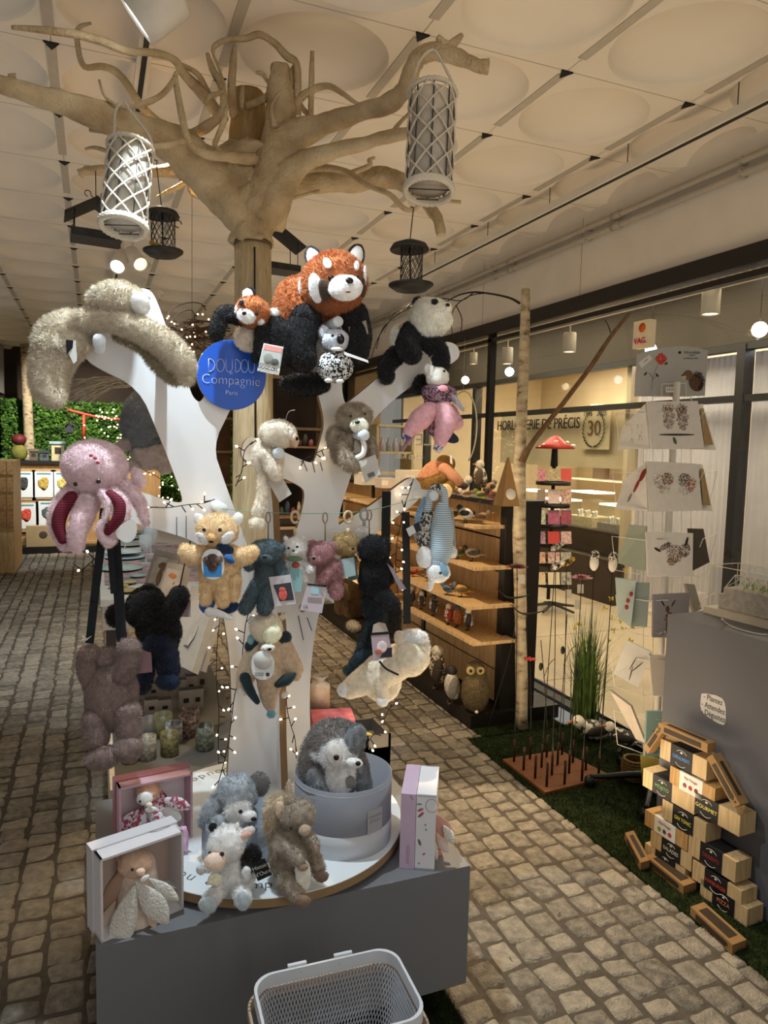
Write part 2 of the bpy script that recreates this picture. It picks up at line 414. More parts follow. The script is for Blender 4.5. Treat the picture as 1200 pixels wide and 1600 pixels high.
# track rails
def rail(x, y0, y1, z, label, rods=()):
    t = thing('ceiling_track', label, 'track', (x, y0, z))
    m = MB(); m.box((x-.026, y0, z-.018), (x+.026, y1, z+.018), 0); m.box((x-.010, y0, z-.0205), (x+.010, y1, z-.0175), 1)
    part('rail', m, [mat('cfc8ba', .45, .03), mat('15130f', .5, 0)], t)
    for y in rods:
        m = MB(); m.tube([(x, y, z), (x, y, CEIL)], .0025, 6); part('hanger_rod', m, mat('5c5850', .4, 0, metal=.6), t)
    return t
rail(2.42, 1.2, 5.5, 3.08, 'long white light track hung on thin rods beside the right wall', (2.3, 2.95, 3.6, 4.3, 5.1))
rail(.19, .9, 9.5, 3.17, 'grey light track on the ceiling above the driftwood tree, left side')
CAN = mat('d9d2c4', .4, .04)
def spot(p, d, label, r=.042, L=.16, cat='spotlight', col='ffffff', e=14, arm=True, group=None, up_=False):
    p = Vector(p); d = Vector(d).normalized(); t = thing('track_spotlight', label, cat, p, group)
    if up_:
        m = MB(); q = Vector(p)-Vector(d)*L*.5; m.tube([q, Vector((q.x, q.y, 2.9))], .006, 6); part('stem', m, CAN, t)

    a = d.cross(Vector((.3, .2, .9))).normalized(); b = d.cross(a); ax = (a, b, d)
    m = MB(); m.lathe(p, [(.001, -L/2), (r*.9, -L/2), (r, -L/2+.01), (r, L/2), (r*.86, L/2), (r*.8, L/2-.03), (.001, L/2-.03)], 20, 0, ax); part('housing', m, CAN, t)
    m = MB(); m.lathe(p, [(.0005, L/2-.006), (r*.83, L/2-.006), (r*.83, L/2-.012), (.0005, L/2-.012)], 20, 0, ax); part('lens', m, mat(col, .5, 0, emit=e), t)
    if arm:
        m = MB(); m.tube([p-d*L*.3, p+Vector((0, 0, .06))-d*L*.3, Vector((p.x, p.y, CEIL-.03))], .008, 8); m.box((p.x-.017, p.y-.05, CEIL-.045), (p.x+.017, p.y+.05, CEIL-.015)); part('bracket', m, CAN, t)
    return t
spot(PD(243, 8, 2.15), PD(205, 20, 2.15)-PD(262, 3, 2.15)+Vector((0, .0, -.05)), 'large white track spotlight cut by the top edge of the picture', r=.075, L=.15, e=5)
spot(PD(188, 408, 4.6), (-.25, -.75, -.62), 'white track spotlight shining down, left of the pair behind the hanging lantern', .05, .17, e=6)
spot(PD(212, 404, 4.6), (.3, -.72, -.55), 'white track spotlight turned sideways, right of the pair behind the hanging lantern', .05, .17, col='ffd9a0', e=2)
for k, (x, y) in enumerate(((-.15, 1.0), (.2, 1.5), (.95, 1.55), (1.1, 3.85), (1.1, 5.95), (-.7, 6.15), (.2, 4.15))): pass
# ------------------------------------------------------------------ passage beyond the glass
m = MB(); m.box((WX+.1, -1, -.04), (12, 16, 0)); struct('floor_passage', m, mat('b9a88c', .35, kind='', var=.10, scale=3))
m = MB()
for k in range(1, 14): m.box((WX+.12, k*1.1-.004, .0), (12, k*1.1+.004, .0012))
struct('trim_4', m, mat('7f7058', .5, 0))
m = MB(); m.box((WX+.2, -1, 3.45), (5.4, 16, 3.5)); struct('ceiling_passage', m, mat('2c2721', .9, .2, 2))
m = MB(); m.box((5.4, -1, 2.72), (5.5, 13, 3.6)); struct('wall_passage', m, mat('3a342b', .8, .15, 1.5))
m = MB(); m.box((5.35, -1, 0), (5.5, 3.8, .12)); m.box((5.35, 6.4, 0), (5.5, 13, .50))
struct('wall_shopfront', m, mat('40342a', .7, .2, 3))
m = MB()
for z in (2.68, 2.22): m.box((5.36, -1, z-.03), (5.46, 13, z+.03))
for y in (1.6, 3.1, 4.87, 8.5, 9.75, 11.5): m.box((5.35, y-.045, 0), (5.47, y+.045, 2.7))
struct('window_3', m, mat('16130f', .4, .1))
m = MB(); m.box((5.40, -1, .1), (5.41, 13, 2.7)); struct('window_4', m, GLASS)
m = MB(); m.box((8.6, 6.4, 0), (8.7, 13, 3.5)); m.box((5.5, 6.45, 0), (8.7, 6.52, 3.5)); m.box((5.5, 12.8, 0), (8.7, 12.9, 3.5)); m.box((5.5, 6.4, 3.45), (8.7, 13, 3.5)); m.box((5.5, -1, 3.45), (8.7, 6.4, 3.5)); m.box((8.2, -1, 0), (8.3, 6.4, 3.5))
struct('wall_watch_shop', m, mat('c8b697', .8, .06, 2))
# pale blinds behind the right-hand panes
for k, (y0, y1) in enumerate(((5.08, 6.42), (3.3, 4.95))):
    m = MB(); n = 40
    for i in range(n):
        ya = y0+(y1-y0)*i/n; yb = y0+(y1-y0)*(i+1)/n; xa = 5.62+.012*(i % 2); xb = 5.62+.012*((i+1) % 2)
        m.add([(xa, ya, .1), (xb, yb, .1), (xb, yb, 2.66), (xa, ya, 2.66)], [(0, 1, 2, 3)], 0, True)
    solo('window_blind', m, mat('cfcad4', .8, .03, 2), ('pale closed blind behind the shop pane left of the far right mullion', 'pale closed blind behind the last shop pane at the right edge')[k], 'blind')
# perforated cable tray, white light strip and its cans outside the glass
t = thing('cable_tray', 'grey perforated metal cable tray running above the window outside', 'cable tray', (WX+.25, 1, 2.72))
m = MB(); m.box((WX+.16, .5, 2.66), (WX+.165, 13, 2.74)); m.box((WX+.40, .5, 2.66), (WX+.405, 13, 2.74)); part('side_rail', m, mat('6e675b', .5, .1, metal=.3), t)
m = MB()
for y in np.arange(.6, 9, .055): m.box((WX+.165, y, 2.662), (WX+.40, y+.028, 2.668))
part('rung', m, mat('8d8679', .5, .1, metal=.3), t)
m = MB(); m.box((WX+.75, .3, 2.90), (WX+1.05, 13, 2.94)); solo('ceiling_strip', m, mat('e0c9a0', .8, 0), 'long warm white strip of passage ceiling lit beyond the window', 'ceiling strip')
for k, (a, b) in enumerate((((1200, 425), (1012, 475)), ((903, 503), (845, 519)))):
    pass
for k, (px, py, w) in enumerate(((1111, 470, 28), (890, 535, 20), (793, 556, 17), (740, 560, 12))):
    X = WX+.55; p = PX(px, py, X); s = dep(p)/FPX
    spot(p, (0, 0, -1), ('white cylinder lamp nearest the camera outside the window', 'white cylinder lamp outside, second along the window track', 'white cylinder lamp outside just left of the birch pole', 'smallest white cylinder lamp outside by the panda plush')[k], w/2*s, 42*s*w/28, 'lamp', 'ffe6bb', 6, False, up_=True)
t = thing('outside_track', 'white lighting track with cylinder lamps outside the window', 'track', (WX+.55, 2, 2.72))
p0 = PX(1200, 428, WX+.55); m = MB(); m.box((WX+.53, 1.5, p0.z-.012), (WX+.57, 7.6, p0.z+.014)); part('rail', m, CAN, t)
for k, (px, py, r, c) in enumerate(((1187, 515, 12, 'ffe9c0'), (1017, 546, 9, 'bfe6ff'), (796, 581, 7, 'bfe6ff'), (727, 594, 6, 'ffe9c0'))):
    p = PX(px, py, 4.9 if k == 0 else 4.6); s = dep(p)/FPX
    m = MB(); m.ball(p, r*s, 12, 0); m.tube([p+Zv*r*s, p+Zv*(3.45-p.z)], .004, 6, 1)
    solo('pendant_bulb', m, [mat(c, .5, 0, emit=9), mat('222222', .5, 0)], ('bright round pendant bulb at the right edge beyond the glass', 'bluish lamp seen under the alarm box', 'bluish lamp seen beside the birch pole', 'round warm pendant bulb above the pink mouse plush')[k], 'lamp')
# alarm box on the window
p = PX(1010, 523, WX-.01); s = dep(p)/FPX
t = thing('alarm_box', 'small cream box with an orange dot and red letters fixed on the window', 'box', p)
w = 17*s; h = 21*s
m = MB(); m.box((WX-.05, p.y-w, p.z-h), (WX+.0, p.y+w, p.z+h)); part('housing', m, mat('e2d3b4', .6, .03), t)
m = MB(); m.lathe(Vector((WX-.052, p.y-.01, p.z+h*.45)), [(.0005, 0), (w*.42, 0), (w*.42, .002), (.0005, .002)], 18, 0, (Vector((0, 1, 0)), Zv, Vector((1, 0, 0)))); part('orange_disc', m, mat('cf5a1a', .6, 0), t)
text('lettering', 'VAG.', (WX-.0515, p.y, p.z-h*.5), (0, -1, 0), Zv, .045, mat('c02040', .6, 0), t, thin=.001)
# watch shop window wall
def onX(px, py, X): return PX(px, py, X)
t = thing('window_banner', 'pale banner with dark precision clockmaker lettering in the shop across', 'banner', onX(868, 650, 5.7))
BK = mat('2a1c16', .7, 0)
p = onX(857, 663, 5.65); text('lettering', 'HORLOGERIE DE PRÉCISION', p+Vector((0, .15, 0)), (0, -1, 0), Zv, .20, BK, t, sx=.92, depth=.004)
m = MB(); m.box((5.70, 5.7, p.z-.55), (5.72, 9.5, p.z+.14)); part('panel', m, mat('bfae90', .8, .1, 3), t)
p = onX(928, 668, 5.62); s = dep(p)/FPX
t = thing('anniversary_sign', 'square sign with a laurel wreath and anniversary years behind the glass', 'sign', p)
m = MB(); m.box((5.63, p.y-36*s, p.z-34*s), (5.64, p.y+36*s, p.z+34*s)); part('panel', m, mat('c3b290', .8, .06, 5), t)
text('years', '1995 · 2025', p+Zv*22*s, (0, -1, 0), Zv, 12*s, BK, t); text('numeral', '30', p-Zv*2*s, (0, -1, 0), Zv, 34*s, mat('6b4a2a', .6, 0), t)
m = MB()
for sg in (-1, 1):
    for k in range(12):
        a = math.radians(-80+k*13); c = p+Vector((-.008, -sg*math.cos(a)*26*s, math.sin(a)*28*s-2*s)); d = Vector((0, sg*math.sin(a), math.cos(a)))
        m.ell(c, Vector((.002, 0, 0)), (d+Vector((0, -sg*.6, 0))).normalized()*4.5*s, d.cross(Vector((1, 0, 0)))*1.4*s, 6)
part('laurel', m, BK, t)
# dark counter cupboard and display cases of the watch shop
m = MB(); m.box((5.55, 6.55, 0), (6.1, 11.5, .78)); solo('shop_counter', m, mat('3e2f24', .5, .2, 4), 'long dark wood counter in the watch shop across the passage', 'counter')
for k, (y, z, h, c) in enumerate(((6.85, .78, .30, '8a8378'), (7.45, .78, .42, 'b8a888'), (8.1, .78, .28, '4d4034'), (8.75, .78, .36, 'a8967a'))):
    t = thing('display_case', ('watch display case nearest the card spinner', 'tall pale watch display case across the passage', 'low dark display case across the passage', 'cream display case left of the mushroom rack')[k], 'display case', (5.8, y, z))
    m = MB(); m.box((5.65, y-.25, z), (6.0, y+.25, z+h*.3)); part('base', m, mat(c, .5, .2), t)
    m = MB(); m.box((5.66, y-.24, z+h*.3), (5.99, y+.24, z+h)); part('case', m, GLASS, t)
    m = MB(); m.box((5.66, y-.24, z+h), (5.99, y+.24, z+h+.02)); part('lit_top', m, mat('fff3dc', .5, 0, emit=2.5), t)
    for q in range(6):
        m = MB(); m.lathe(Vector((5.72+.1*(q % 2), y-.18+q*.072, z+h*.3)), [(.022, 0), (.018, .04), (.024, .07), (.001, .08)], 8); o = part('watch_stand', m, mat('d6d2c6', .3, .3, 60, metal=.4), t)
NMC = {'c25a7a': 'pink', 'e8dcc6': 'cream', '6b5644': 'brown', '2c2622': 'black', 'd9c29a': 'tan', 'b04a3a': 'red', 'efe6d6': 'white', '59708a': 'blue'}
ORD = ('first', 'second', 'third', 'fourth', 'fifth', 'sixth', 'seventh', 'eighth', 'ninth', 'tenth', 'eleventh', 'twelfth', 'thirteenth', 'fourteenth')
for k in range(28):
    z = (1.25, 1.6, 1.95, 2.4)[k//7]; y = 6.8+(k % 7)*.62+random.uniform(-.12, .12); c = random.choice(list(NMC))
    w = random.uniform(.06, .14); h = random.uniform(.08, .2)
    m = MB(); m.box((8.25, y-w, z), (8.4, y+w, z+h)); solo('gift_case', m, mat(c, .6, .1), '%s jewellery case, %s from the right on the %s watch shop shelf' % (NMC[c], ORD[k % 7], ('lowest', 'second', 'third', 'top')[k//7]), 'box', 'jewellery cases on the watch shop shelves')
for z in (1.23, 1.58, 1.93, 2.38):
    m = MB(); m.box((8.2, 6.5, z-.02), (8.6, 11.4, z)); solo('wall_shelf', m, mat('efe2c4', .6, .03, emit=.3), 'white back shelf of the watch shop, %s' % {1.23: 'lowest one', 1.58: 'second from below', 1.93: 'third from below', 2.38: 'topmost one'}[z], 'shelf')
for k in range(14):
    y = 6.7+k*.36; m = MB(); p = Vector((7.0+.3*(k % 3), y, 3.3)); m.lathe(p, [(.001, -.05), (.04, -.05), (.045, .05), (.001, .05)], 10)
    solo('downlight', m, mat('fff0d0', .5, 0, emit=12), 'bright ceiling downlight in the watch shop, %s from the right' % ORD[k], 'light', 'ceiling lights of the watch shop')
# ================================================================== CENTRAL DISPLAY
GREY = mat('73757a', .5, .03, 3); WBRD = mat('e3e4e6', .38, .02, 3); PLY = mat('8a6f50', .7, .15, 30, kind='wood')
PZT = .46; DZ = .505; BY = 2.42
t = thing('display_plinth', 'large grey box plinth under the round toy display', 'plinth', (.51, 2.19, .0))
m = MB(); m.box((-.012, 1.80, .085), (1.03, 2.58, PZT)); part('body', m, GREY, t)
m = MB(); m.box((.12, 2.22, 0), (.88, 2.5, .085)); part('recessed_foot', m, mat('1a1a1a', .8, 0), t)
DC = Vector((.506, 2.21, 0)); DR = .437
t = thing('round_turntable', 'round white disc with wooden rim carrying the small soft toys on the plinth', 'turntable', (DC.x, DC.y, PZT))
m = MB(); m.lathe(Vector((DC.x, DC.y, 0)), [(.001, DZ), (DR-.002, DZ), (DR, DZ-.002), (DR, DZ-.027), (.001, DZ-.027)], 96); m.sm = [False]*len(m.sm)
for i, f in enumerate(m.f):
    if 2*96 <= i < 3*96: m.m[i] = 1
part('disc', m, [mat('dfe6ea', .35, .01), mat('9a7f5c', .6, .15, 18, kind='wood')], t)
for a in (40, 160, 280):
    m = MB(); m.lathe(Vector((DC.x+.32*math.cos(math.radians(a)), DC.y+.32*math.sin(math.radians(a)), PZT)), [(.03, 0), (.03, .02), (.001, .02)], 16); part('foot', m, mat('222222', .6, 0), t)
# printed ring of words on the disc
ring = 'Doudou et Compagnie     Happy     Doudou et Compagnie   '
GT = mat('4d5358', .6, 0)
def ringword(w, a0, a1, size=.052):
    n = len(w)
    for i, ch in enumerate(w):
        if ch == ' ': continue
        a = math.radians(a0+(a1-a0)*i/max(1, n-1)); r = DR-.06
        yd = Vector((-math.cos(a), -math.sin(a), 0)); xd = Vector((-math.sin(a), math.cos(a), 0))
        text('letter', ch, (DC.x+r*math.cos(a), DC.y+r*math.sin(a), DZ+.0002), xd, yd, size, GT, t, depth=.0003, thin=-.0006)
ringword('Doudou & Compagnie', 200, 282); ringword('Doudou et', 100, 140); ringword('Happy', 82, 96)
# crossed white boards cut like a tree
t = thing('tree_shaped_display', 'tall white cut-out tree display with pegs and a round blue sign', 'display stand', (.565, BY, DZ))
outA = [(354, 1225), (358, 1170), (362, 1110), (360, 1040), (352, 975), (338, 915), (318, 868), (309, 846), (231, 823), (172, 806), (158, 792), (160, 770), (176, 754), (228, 771), (279, 787), (287, 782), (270, 735), (247, 677), (217, 606), (150, 574), (133, 560), (128, 535), (136, 505), (190, 478), (206, 456), (222, 449), (238, 455), (250, 482), (262, 517), (280, 560), (298, 612), (303, 622), (311, 629), (319, 622), (324, 606), (330, 580), (352, 562), (390, 575), (360, 640), (332, 697), (350, 750), (367, 797), (385, 850), (402, 890),
        (440, 893), (462, 835), (475, 785), (476, 767), (468, 759), (443, 747), (390, 727), (378, 715), (377, 702), (383, 687), (393, 682), (410, 688), (447, 708), (484, 724), (492, 720), (500, 690), (508, 660), (497, 615), (484, 575), (478, 520), (485, 500), (515, 490), (540, 497), (550, 520), (536, 560), (532, 595), (538, 631), (545, 629), (626, 560), (690, 533), (712, 536), (720, 552), (712, 566), (649, 597), (585, 650), (566, 690), (548, 745), (530, 800), (528, 822), (536, 815), (580, 790), (632, 750), (645, 745), (655, 752), (660, 768), (652, 785), (600, 822), (560, 860), (520, 905), (498, 955), (486, 1030), (483, 1120), (490, 1235)]
pts = [PY(px, py, BY) for px, py in outA]
pts[0].z = DZ; pts[-1].z = DZ
base = [pts[-1], pts[0]]
cp = chaikin(pts, 2, False); cp = [pts[0]]+cp+[pts[-1]]
m = MB(); m.poly(cp, (0, -1, 0), .024, 0, 1); part('board', m, [WBRD, PLY], t, label='wide white board facing the aisle with Y-shaped limbs')
xb = PY(438, 1240, BY-.05).x
bx = (xb-.004, xb+.02)
prof = [(BY, DZ), (BY-.085, DZ), (BY-.05, .68), (BY-.035, .85), (BY-.045, 1.02), (BY-.02, 1.10), (BY, 1.12)]
m = MB(); m.poly([Vector((bx[0], y, z)) for y, z in prof], (-1, 0, 0), .024, 0, 1); part('board', m, [WBRD, PLY], t, label='narrow board set crosswise with its wooden edge forward')
m = MB(); prof = [(BY+.03, DZ), (BY+.03, 1.2), (BY+.10, 1.5), (BY+.24, 1.72), (BY+.30, 1.68), (BY+.2, 1.4), (BY+.1, 1.0), (BY+.085, DZ)]
m.poly([Vector((bx[0], y, z)) for y, z in prof], (-1, 0, 0), .024, 0, 1); part('board', m, [WBRD, PLY], t, label='rear half of the crosswise board')
# slots
for (a, b) in (((276, 808), (276, 838)), ((291, 806), (291, 840)), ((474, 722), (480, 736)), ((488, 722), (492, 738)), ((500, 722), (504, 736)), ((466, 962), (474, 1000)), ((480, 965), (487, 985))):
    p = PY(*a, BY-.001); q = PY(*b, BY-.001); m = MB(); m.tube([p, q], .0035, 6, flat=.4); part('slot', m, mat('4a5056', .8, 0), t)
PEG = mat('dfe8ef', .35, .01)
def peg(px, py, L=.11, r=.019):
    p = PY(px, py, BY-L); m = MB(); m.lathe(p, [(.001, 0), (r*.9, 0), (r, .003), (r, L)], 24, 0, (Vector((1, 0, 0)), Zv, Vector((0, 1, 0)))); part('peg', m, PEG, t); return p
for q in ((155, 531), (262, 571), (168, 779), (347, 795), (529, 502), (703, 551), (436, 708), (600, 707), (679, 775), (570, 680)):
    if q != (600, 707): peg(*q, L={155: .2, 262: .21, 168: .24, 436: .19, 570: .215, 529: .2, 679: .15}.get(q[0], .12), r=.017 if q[0] in (168, 529, 262) else .018)
# blue round sign
c = PY(362.5, 586, BY-.02); s = dep(c)/FPX; R = 54*s
m = MB(); m.lathe(c, [(.0005, 0), (R-.001, 0), (R, .001), (R, .010), (.0005, .010)], 72, 0, (Vector((1, 0, 0)), Zv, Vector((0, 1, 0)))); m.sm = [False]*len(m.sm)
m.m = [1 if 2*72 <= i < 3*72 else 0 for i in range(len(m.f))]
sg = part('sign', m, [mat('0b55c4', .35, .02), mat('cfd6dc', .5, 0)], t, label='round blue sign with white lettering')
LW = mat('e8f2ff', .5, 0); ys = BY-.0215
def sgt(s_, px, py, size, thin=-.001, sx=1):
    q = PY(px, py, ys); text('lettering', s_, q, (1, 0, 0), Zv, size, LW, sg, depth=.0004, thin=thin, sx=sx)
# strokes of the brand word are thin: draw them as narrow letter tubes
def stroke(pts_px, r=.0016, closed=False):
    m = MB(); P = [PY(a, b, ys) for a, b in pts_px]; m.tube(P, r, 6, flat=.5); part('lettering', m, LW, sg)
def ovalpts(cx, cy, rx, ry, a0=0, a1=360, n=28): return [(cx+rx*math.cos(math.radians(a0+(a1-a0)*i/n)), cy+ry*math.sin(math.radians(a0+(a1-a0)*i/n))) for i in range(n+1)]
def D_(x, y, w, h): stroke([(x, y-h), (x, y+h)]+[(x+w*math.sin(math.radians(a)), y+h*math.cos(math.radians(a))) for a in range(0, 181, 15)])
def O_(x, y, w, h): stroke(ovalpts(x, y, w, h))
def U_(x, y, w, h): stroke([(x-w, y-h), (x-w, y+h*.35)]+[(x-w*math.cos(math.radians(a)), y+h*.35+h*.65*math.sin(math.radians(a))) for a in range(0, 181, 20)]+[(x+w, y-h)])
for k, (f, x, w) in enumerate(((D_, 326, 9.5), (O_, 344.5, 6), (U_, 358, 5), (D_, 368, 8), (O_, 382, 5.5), (U_, 393, 4.5))): f(x, 570.5+k*.35, w, 10)
sgt('Compagnie', 361.5, 594.5, 22*s*.98, -.0012, .93); sgt('ET', 361.5, 583.5, 4*s, 0); sgt('Paris', 362, 614, 10*s, -.0004)
# green cord between pegs with the small keyring toys
GC = mat('7fae8c', .6, 0)
def yp(px, py, off): return PY(px, py, BY-off)
cord = [(347, 795, .12), (400, 799.5, .13), (460, 802, .14), (520, 802, .14), (580, 797, .14), (640, 782, .13), (679, 774, .12)]
m = MB(); m.tube([yp(*q) for q in cord], .0012, 6, sub=4); solo('hanging_cord', m, GC, 'thin green cord stretched between two pegs of the white tree display', 'cord')
# ================================================================== DRIFTWOOD TREE
DW = mat('a38c68', .75, .10, 9, bump=1.0, bscale=90, h2='d3c09c')
TD = 2.77
t = thing('driftwood_tree', 'bleached driftwood tree whose branches spread under the ceiling', 'tree', (PD(395, 1200, TD).x, PD(395, 1200, TD).y, 0))
def br(name, L, n=16, sub=5, rough=.30, m_=None, par=None):
    P = [PD(q[0], q[1], TD+(q[3] if len(q) > 3 else 0)) for q in L]; R = [q[2]*TD/FPX for q in L]
    m = MB(); m.tube(P, R, n, sub=sub, rough=rough); return part(name, m, m_ or DW, par or t)
p0 = PD(395, 700, TD)
m = MB(); P = [Vector((p0.x, p0.y, 0)), Vector((p0.x, p0.y, 1.0)), PD(396, 600, TD), PD(396, 480, TD), PD(395, 384, TD)]
m.tube(P, [.083, .078, .075, .071, .069], 24, sub=3, rough=.05); part('trunk', m, mat('9c8967', .75, kind='wood', scale=8, h2='c2ac86', bump=.3), t)
m = MB(); m.tube([PD(395, 386, TD), PD(395, 380, TD)], .073, 24); part('joint_ring', m, mat('5a4a34', .8, .1), t)
m = MB(); m.tube([PD(398, 386, TD-.07), PD(398, 460, TD-.073), PD(399, 700, TD-.077)], .0035, 6); part('crack', m, mat('2e251a', .9, .1), t)
m = MB(); P = [PD(x, y, TD+o) for x, y, o in ((394, 384, 0), (394, 340, 0), (391, 300, 0), (388, 262, 0), (392, 232, 0))]
m.tube(P, [.071, .088, .125, .140, .08], 36, sub=6, rough=.40); part('crown', m, DW, t)
br('stump', [(410, 350, 30, 0), (428, 290, 40, -.02), (438, 235, 34, -.02), (437, 180, 24, -.03), (438, 130, 17, -.07), (438, 100, 13, -.09)], 16)
br('stump', [(390, 280, 40, .08), (388, 220, 31, .08), (388, 147, 25, .08)], 18, rough=.10, m_=mat('8b7248', .8, kind='wood', scale=8, h2='a98f63', bump=.3))
br('branch', [(393, 392, 20, 0), (386, 350, 30, -.02), (358, 303, 38, -.05), (312, 258, 33, -.12), (270, 226, 26, -.2), (215, 200, 21, -.3), (160, 183, 19, -.4), (105, 163, 15, -.48), (50, 147, 12, -.55), (-8, 130, 11, -.62), (-50, 118, 9, -.66)], 18)
br('branch', [(398, 390, 20, 0), (404, 345, 28, -.02), (418, 295, 34, -.05), (437, 245, 34, -.06), (462, 212, 22, -.08), (510, 194, 15, -.12), (560, 177, 12, -.2), (605, 163, 13, -.28), (632, 140, 12, -.34), (645, 105, 11, -.4), (660, 85, 11, -.43), (690, 82, 10.5, -.46), (722, 92, 9, -.48), (745, 102, 7, -.5), (763, 104, 9, -.5)], 16)
br('branch', [(400, 390, 16, 0), (410, 350, 22, -.02), (424, 320, 26, -.05), (440, 285, 25, -.08), (470, 256, 15, -.12), (520, 236, 11, -.16), (570, 224, 9, -.22), (612, 212, 9, -.28), (655, 205, 6, -.34)], 14)
br('branch', [(400, 388, 16, 0.02), (408, 355, 22, .06), (422, 320, 26, .1), (445, 290, 22, .14), (490, 284, 18, .16), (550, 284, 17, .18), (605, 278, 15, .16), (645, 296, 12, .1), (668, 320, 9, .05), (684, 342, 8, .0), (689, 368, 7, .0)], 14)
br('branch', [(300, 262, 15, .1), (250, 268, 9, .12), (200, 266, 9, .1), (150, 266, 8, .08), (122, 270, 5, .06)], 10)
tw = [[(245, 190, 7), (220, 165, 6, -.1), (190, 120, 5, -.2), (162, 104, 5, -.25), (132, 104, 4, -.3), (122, 75, 4, -.3), (122, 45, 3, -.32), (142, 36, 2, -.33)],
      [(350, 190, 9), (318, 148, 9, -.1), (290, 118, 7, -.2), (270, 92, 5, -.3), (235, 82, 5, -.4), (200, 80, 5, -.45), (160, 65, 5.5, -.5), (120, 54, 5, -.55), (70, 47, 4.5, -.6), (18, 43, 2.5, -.62)],
      [(340, 178, 6), (322, 140, 5, -.1), (308, 115, 4, -.2), (285, 102, 3, -.2)],
      [(290, 215, 8), (320, 200, 8, -.1), (343, 180, 6, -.1), (350, 160, 6, -.12), (344, 128, 5, -.15), (332, 108, 5, -.15), (324, 84, 3, -.15)],
      [(365, 180, 7), (362, 140, 6.5, -.1), (364, 100, 5.5, -.15), (367, 72, 3, -.2)],
      [(400, 250, 10, -.12), (355, 245, 7, -.2), (320, 240, 7, -.25), (297, 225, 5, -.28), (288, 198, 5, -.3), (280, 160, 5, -.3), (274, 122, 4, -.3), (278, 112, 2, -.3)],
      [(290, 220, 4, -.3), (255, 228, 4, -.35), (215, 228, 3.5, -.38), (180, 228, 2.5, -.4)],
      [(274, 122, 4, -.3), (255, 146, 4, -.36), (230, 160, 4, -.4), (195, 168, 3, -.42), (165, 152, 2, -.42), (155, 125, 1.5, -.42)],
      [(374, 252, 5, -.13), (350, 243, 4.5, -.2), (336, 228, 4, -.22), (340, 214, 4, -.22), (350, 190, 4, -.22), (354, 168, 3, -.22)],
      [(463, 180, 8), (465, 130, 6, -.05), (462, 98, 6, -.08), (448, 88, 6, -.1), (430, 68, 5, -.12), (405, 54, 5, -.15), (385, 60, 4.5, -.17), (355, 62, 4, -.2), (335, 72, 3.5, -.2), (333, 85, 2, -.2)],
      [(333, 85, 2, -.2), (345, 115, 2, -.2), (350, 140, 3, -.2), (330, 150, 4, -.2), (322, 160, 4, -.18)],
      [(450, 170, 7), (480, 145, 6, -.05), (510, 134, 5, -.08), (535, 146, 4, -.1), (552, 158, 3, -.12), (574, 168, 2, -.12)],
      [(485, 195, 5), (486, 150, 4.5, -.05), (487, 110, 4, -.08), (488, 80, 3, -.1)],
      [(500, 195, 4), (470, 165, 4), (455, 120, 5, -.05), (463, 100, 3, -.06)],
      [(385, 165, 5), (412, 155, 6, -.05), (430, 140, 5, -.05), (445, 155, 3, -.06), (420, 130, 3, -.06), (410, 115, 3, -.06), (400, 114, 2.5, -.06)],
      [(378, 170, 4), (378, 150, 4), (379, 134, 3)],
      [(470, 268, 6, .1), (500, 262, 6, .05), (540, 268, 5, 0), (575, 290, 4, -.05), (608, 303, 4, -.1), (630, 325, 4, -.1), (645, 328, 3.5, -.1), (658, 318, 2.5, -.1)],
      [(550, 270, 5, .1), (578, 258, 4, .08), (576, 250, 3, .08), (586, 246, 2, .08)],
      [(425, 325, 5, .05), (450, 313, 3, .0), (490, 300, 2.5, 0), (500, 298, 2)],
      [(300, 275, 5, .1), (285, 288, 5, .05), (262, 300, 4, .05), (245, 308, 2, .05)],
      [(315, 280, 5, .1), (298, 288, 4.5, .05), (300, 302, 4, .05), (315, 310, 3.5, .05), (330, 312, 2, .05)],
      [(345, 290, 4, .1), (325, 300, 3, .08), (300, 300, 2, .08)],
      [(150, 266, 4, .08), (133, 262, 3, .08), (128, 278, 2, .08)], [(200, 205, 6, -.2), (165, 205, 4, -.2), (140, 203, 3, -.2)],
      [(612, 212, 4, -.28), (622, 195, 3, -.28), (645, 172, 2, -.3)], [(690, 82, 6, -.46), (710, 66, 6, -.46), (722, 54, 3, -.46)], [(716, 88, 5, -.46), (698, 72, 5, -.47), (684, 58, 4, -.47)], [(722, 84, 3, -.46), (745, 92, 2, -.46)], [(636, 300, 4, .1), (668, 310, 3, .1), (720, 316, 3, .1)],
      [(430, 200, 5, -.1), (425, 165, 3, -.1), (450, 130, 2, -.1)], [(25, 120, 5, -.57), (12, 118, 2, -.58)], [(205, 222, 6, -.2), (185, 240, 4, -.1), (150, 231, 3, -.1), (133, 233, 2, -.1)]]
for L in tw: br('twig', L, 8, 5, .12)
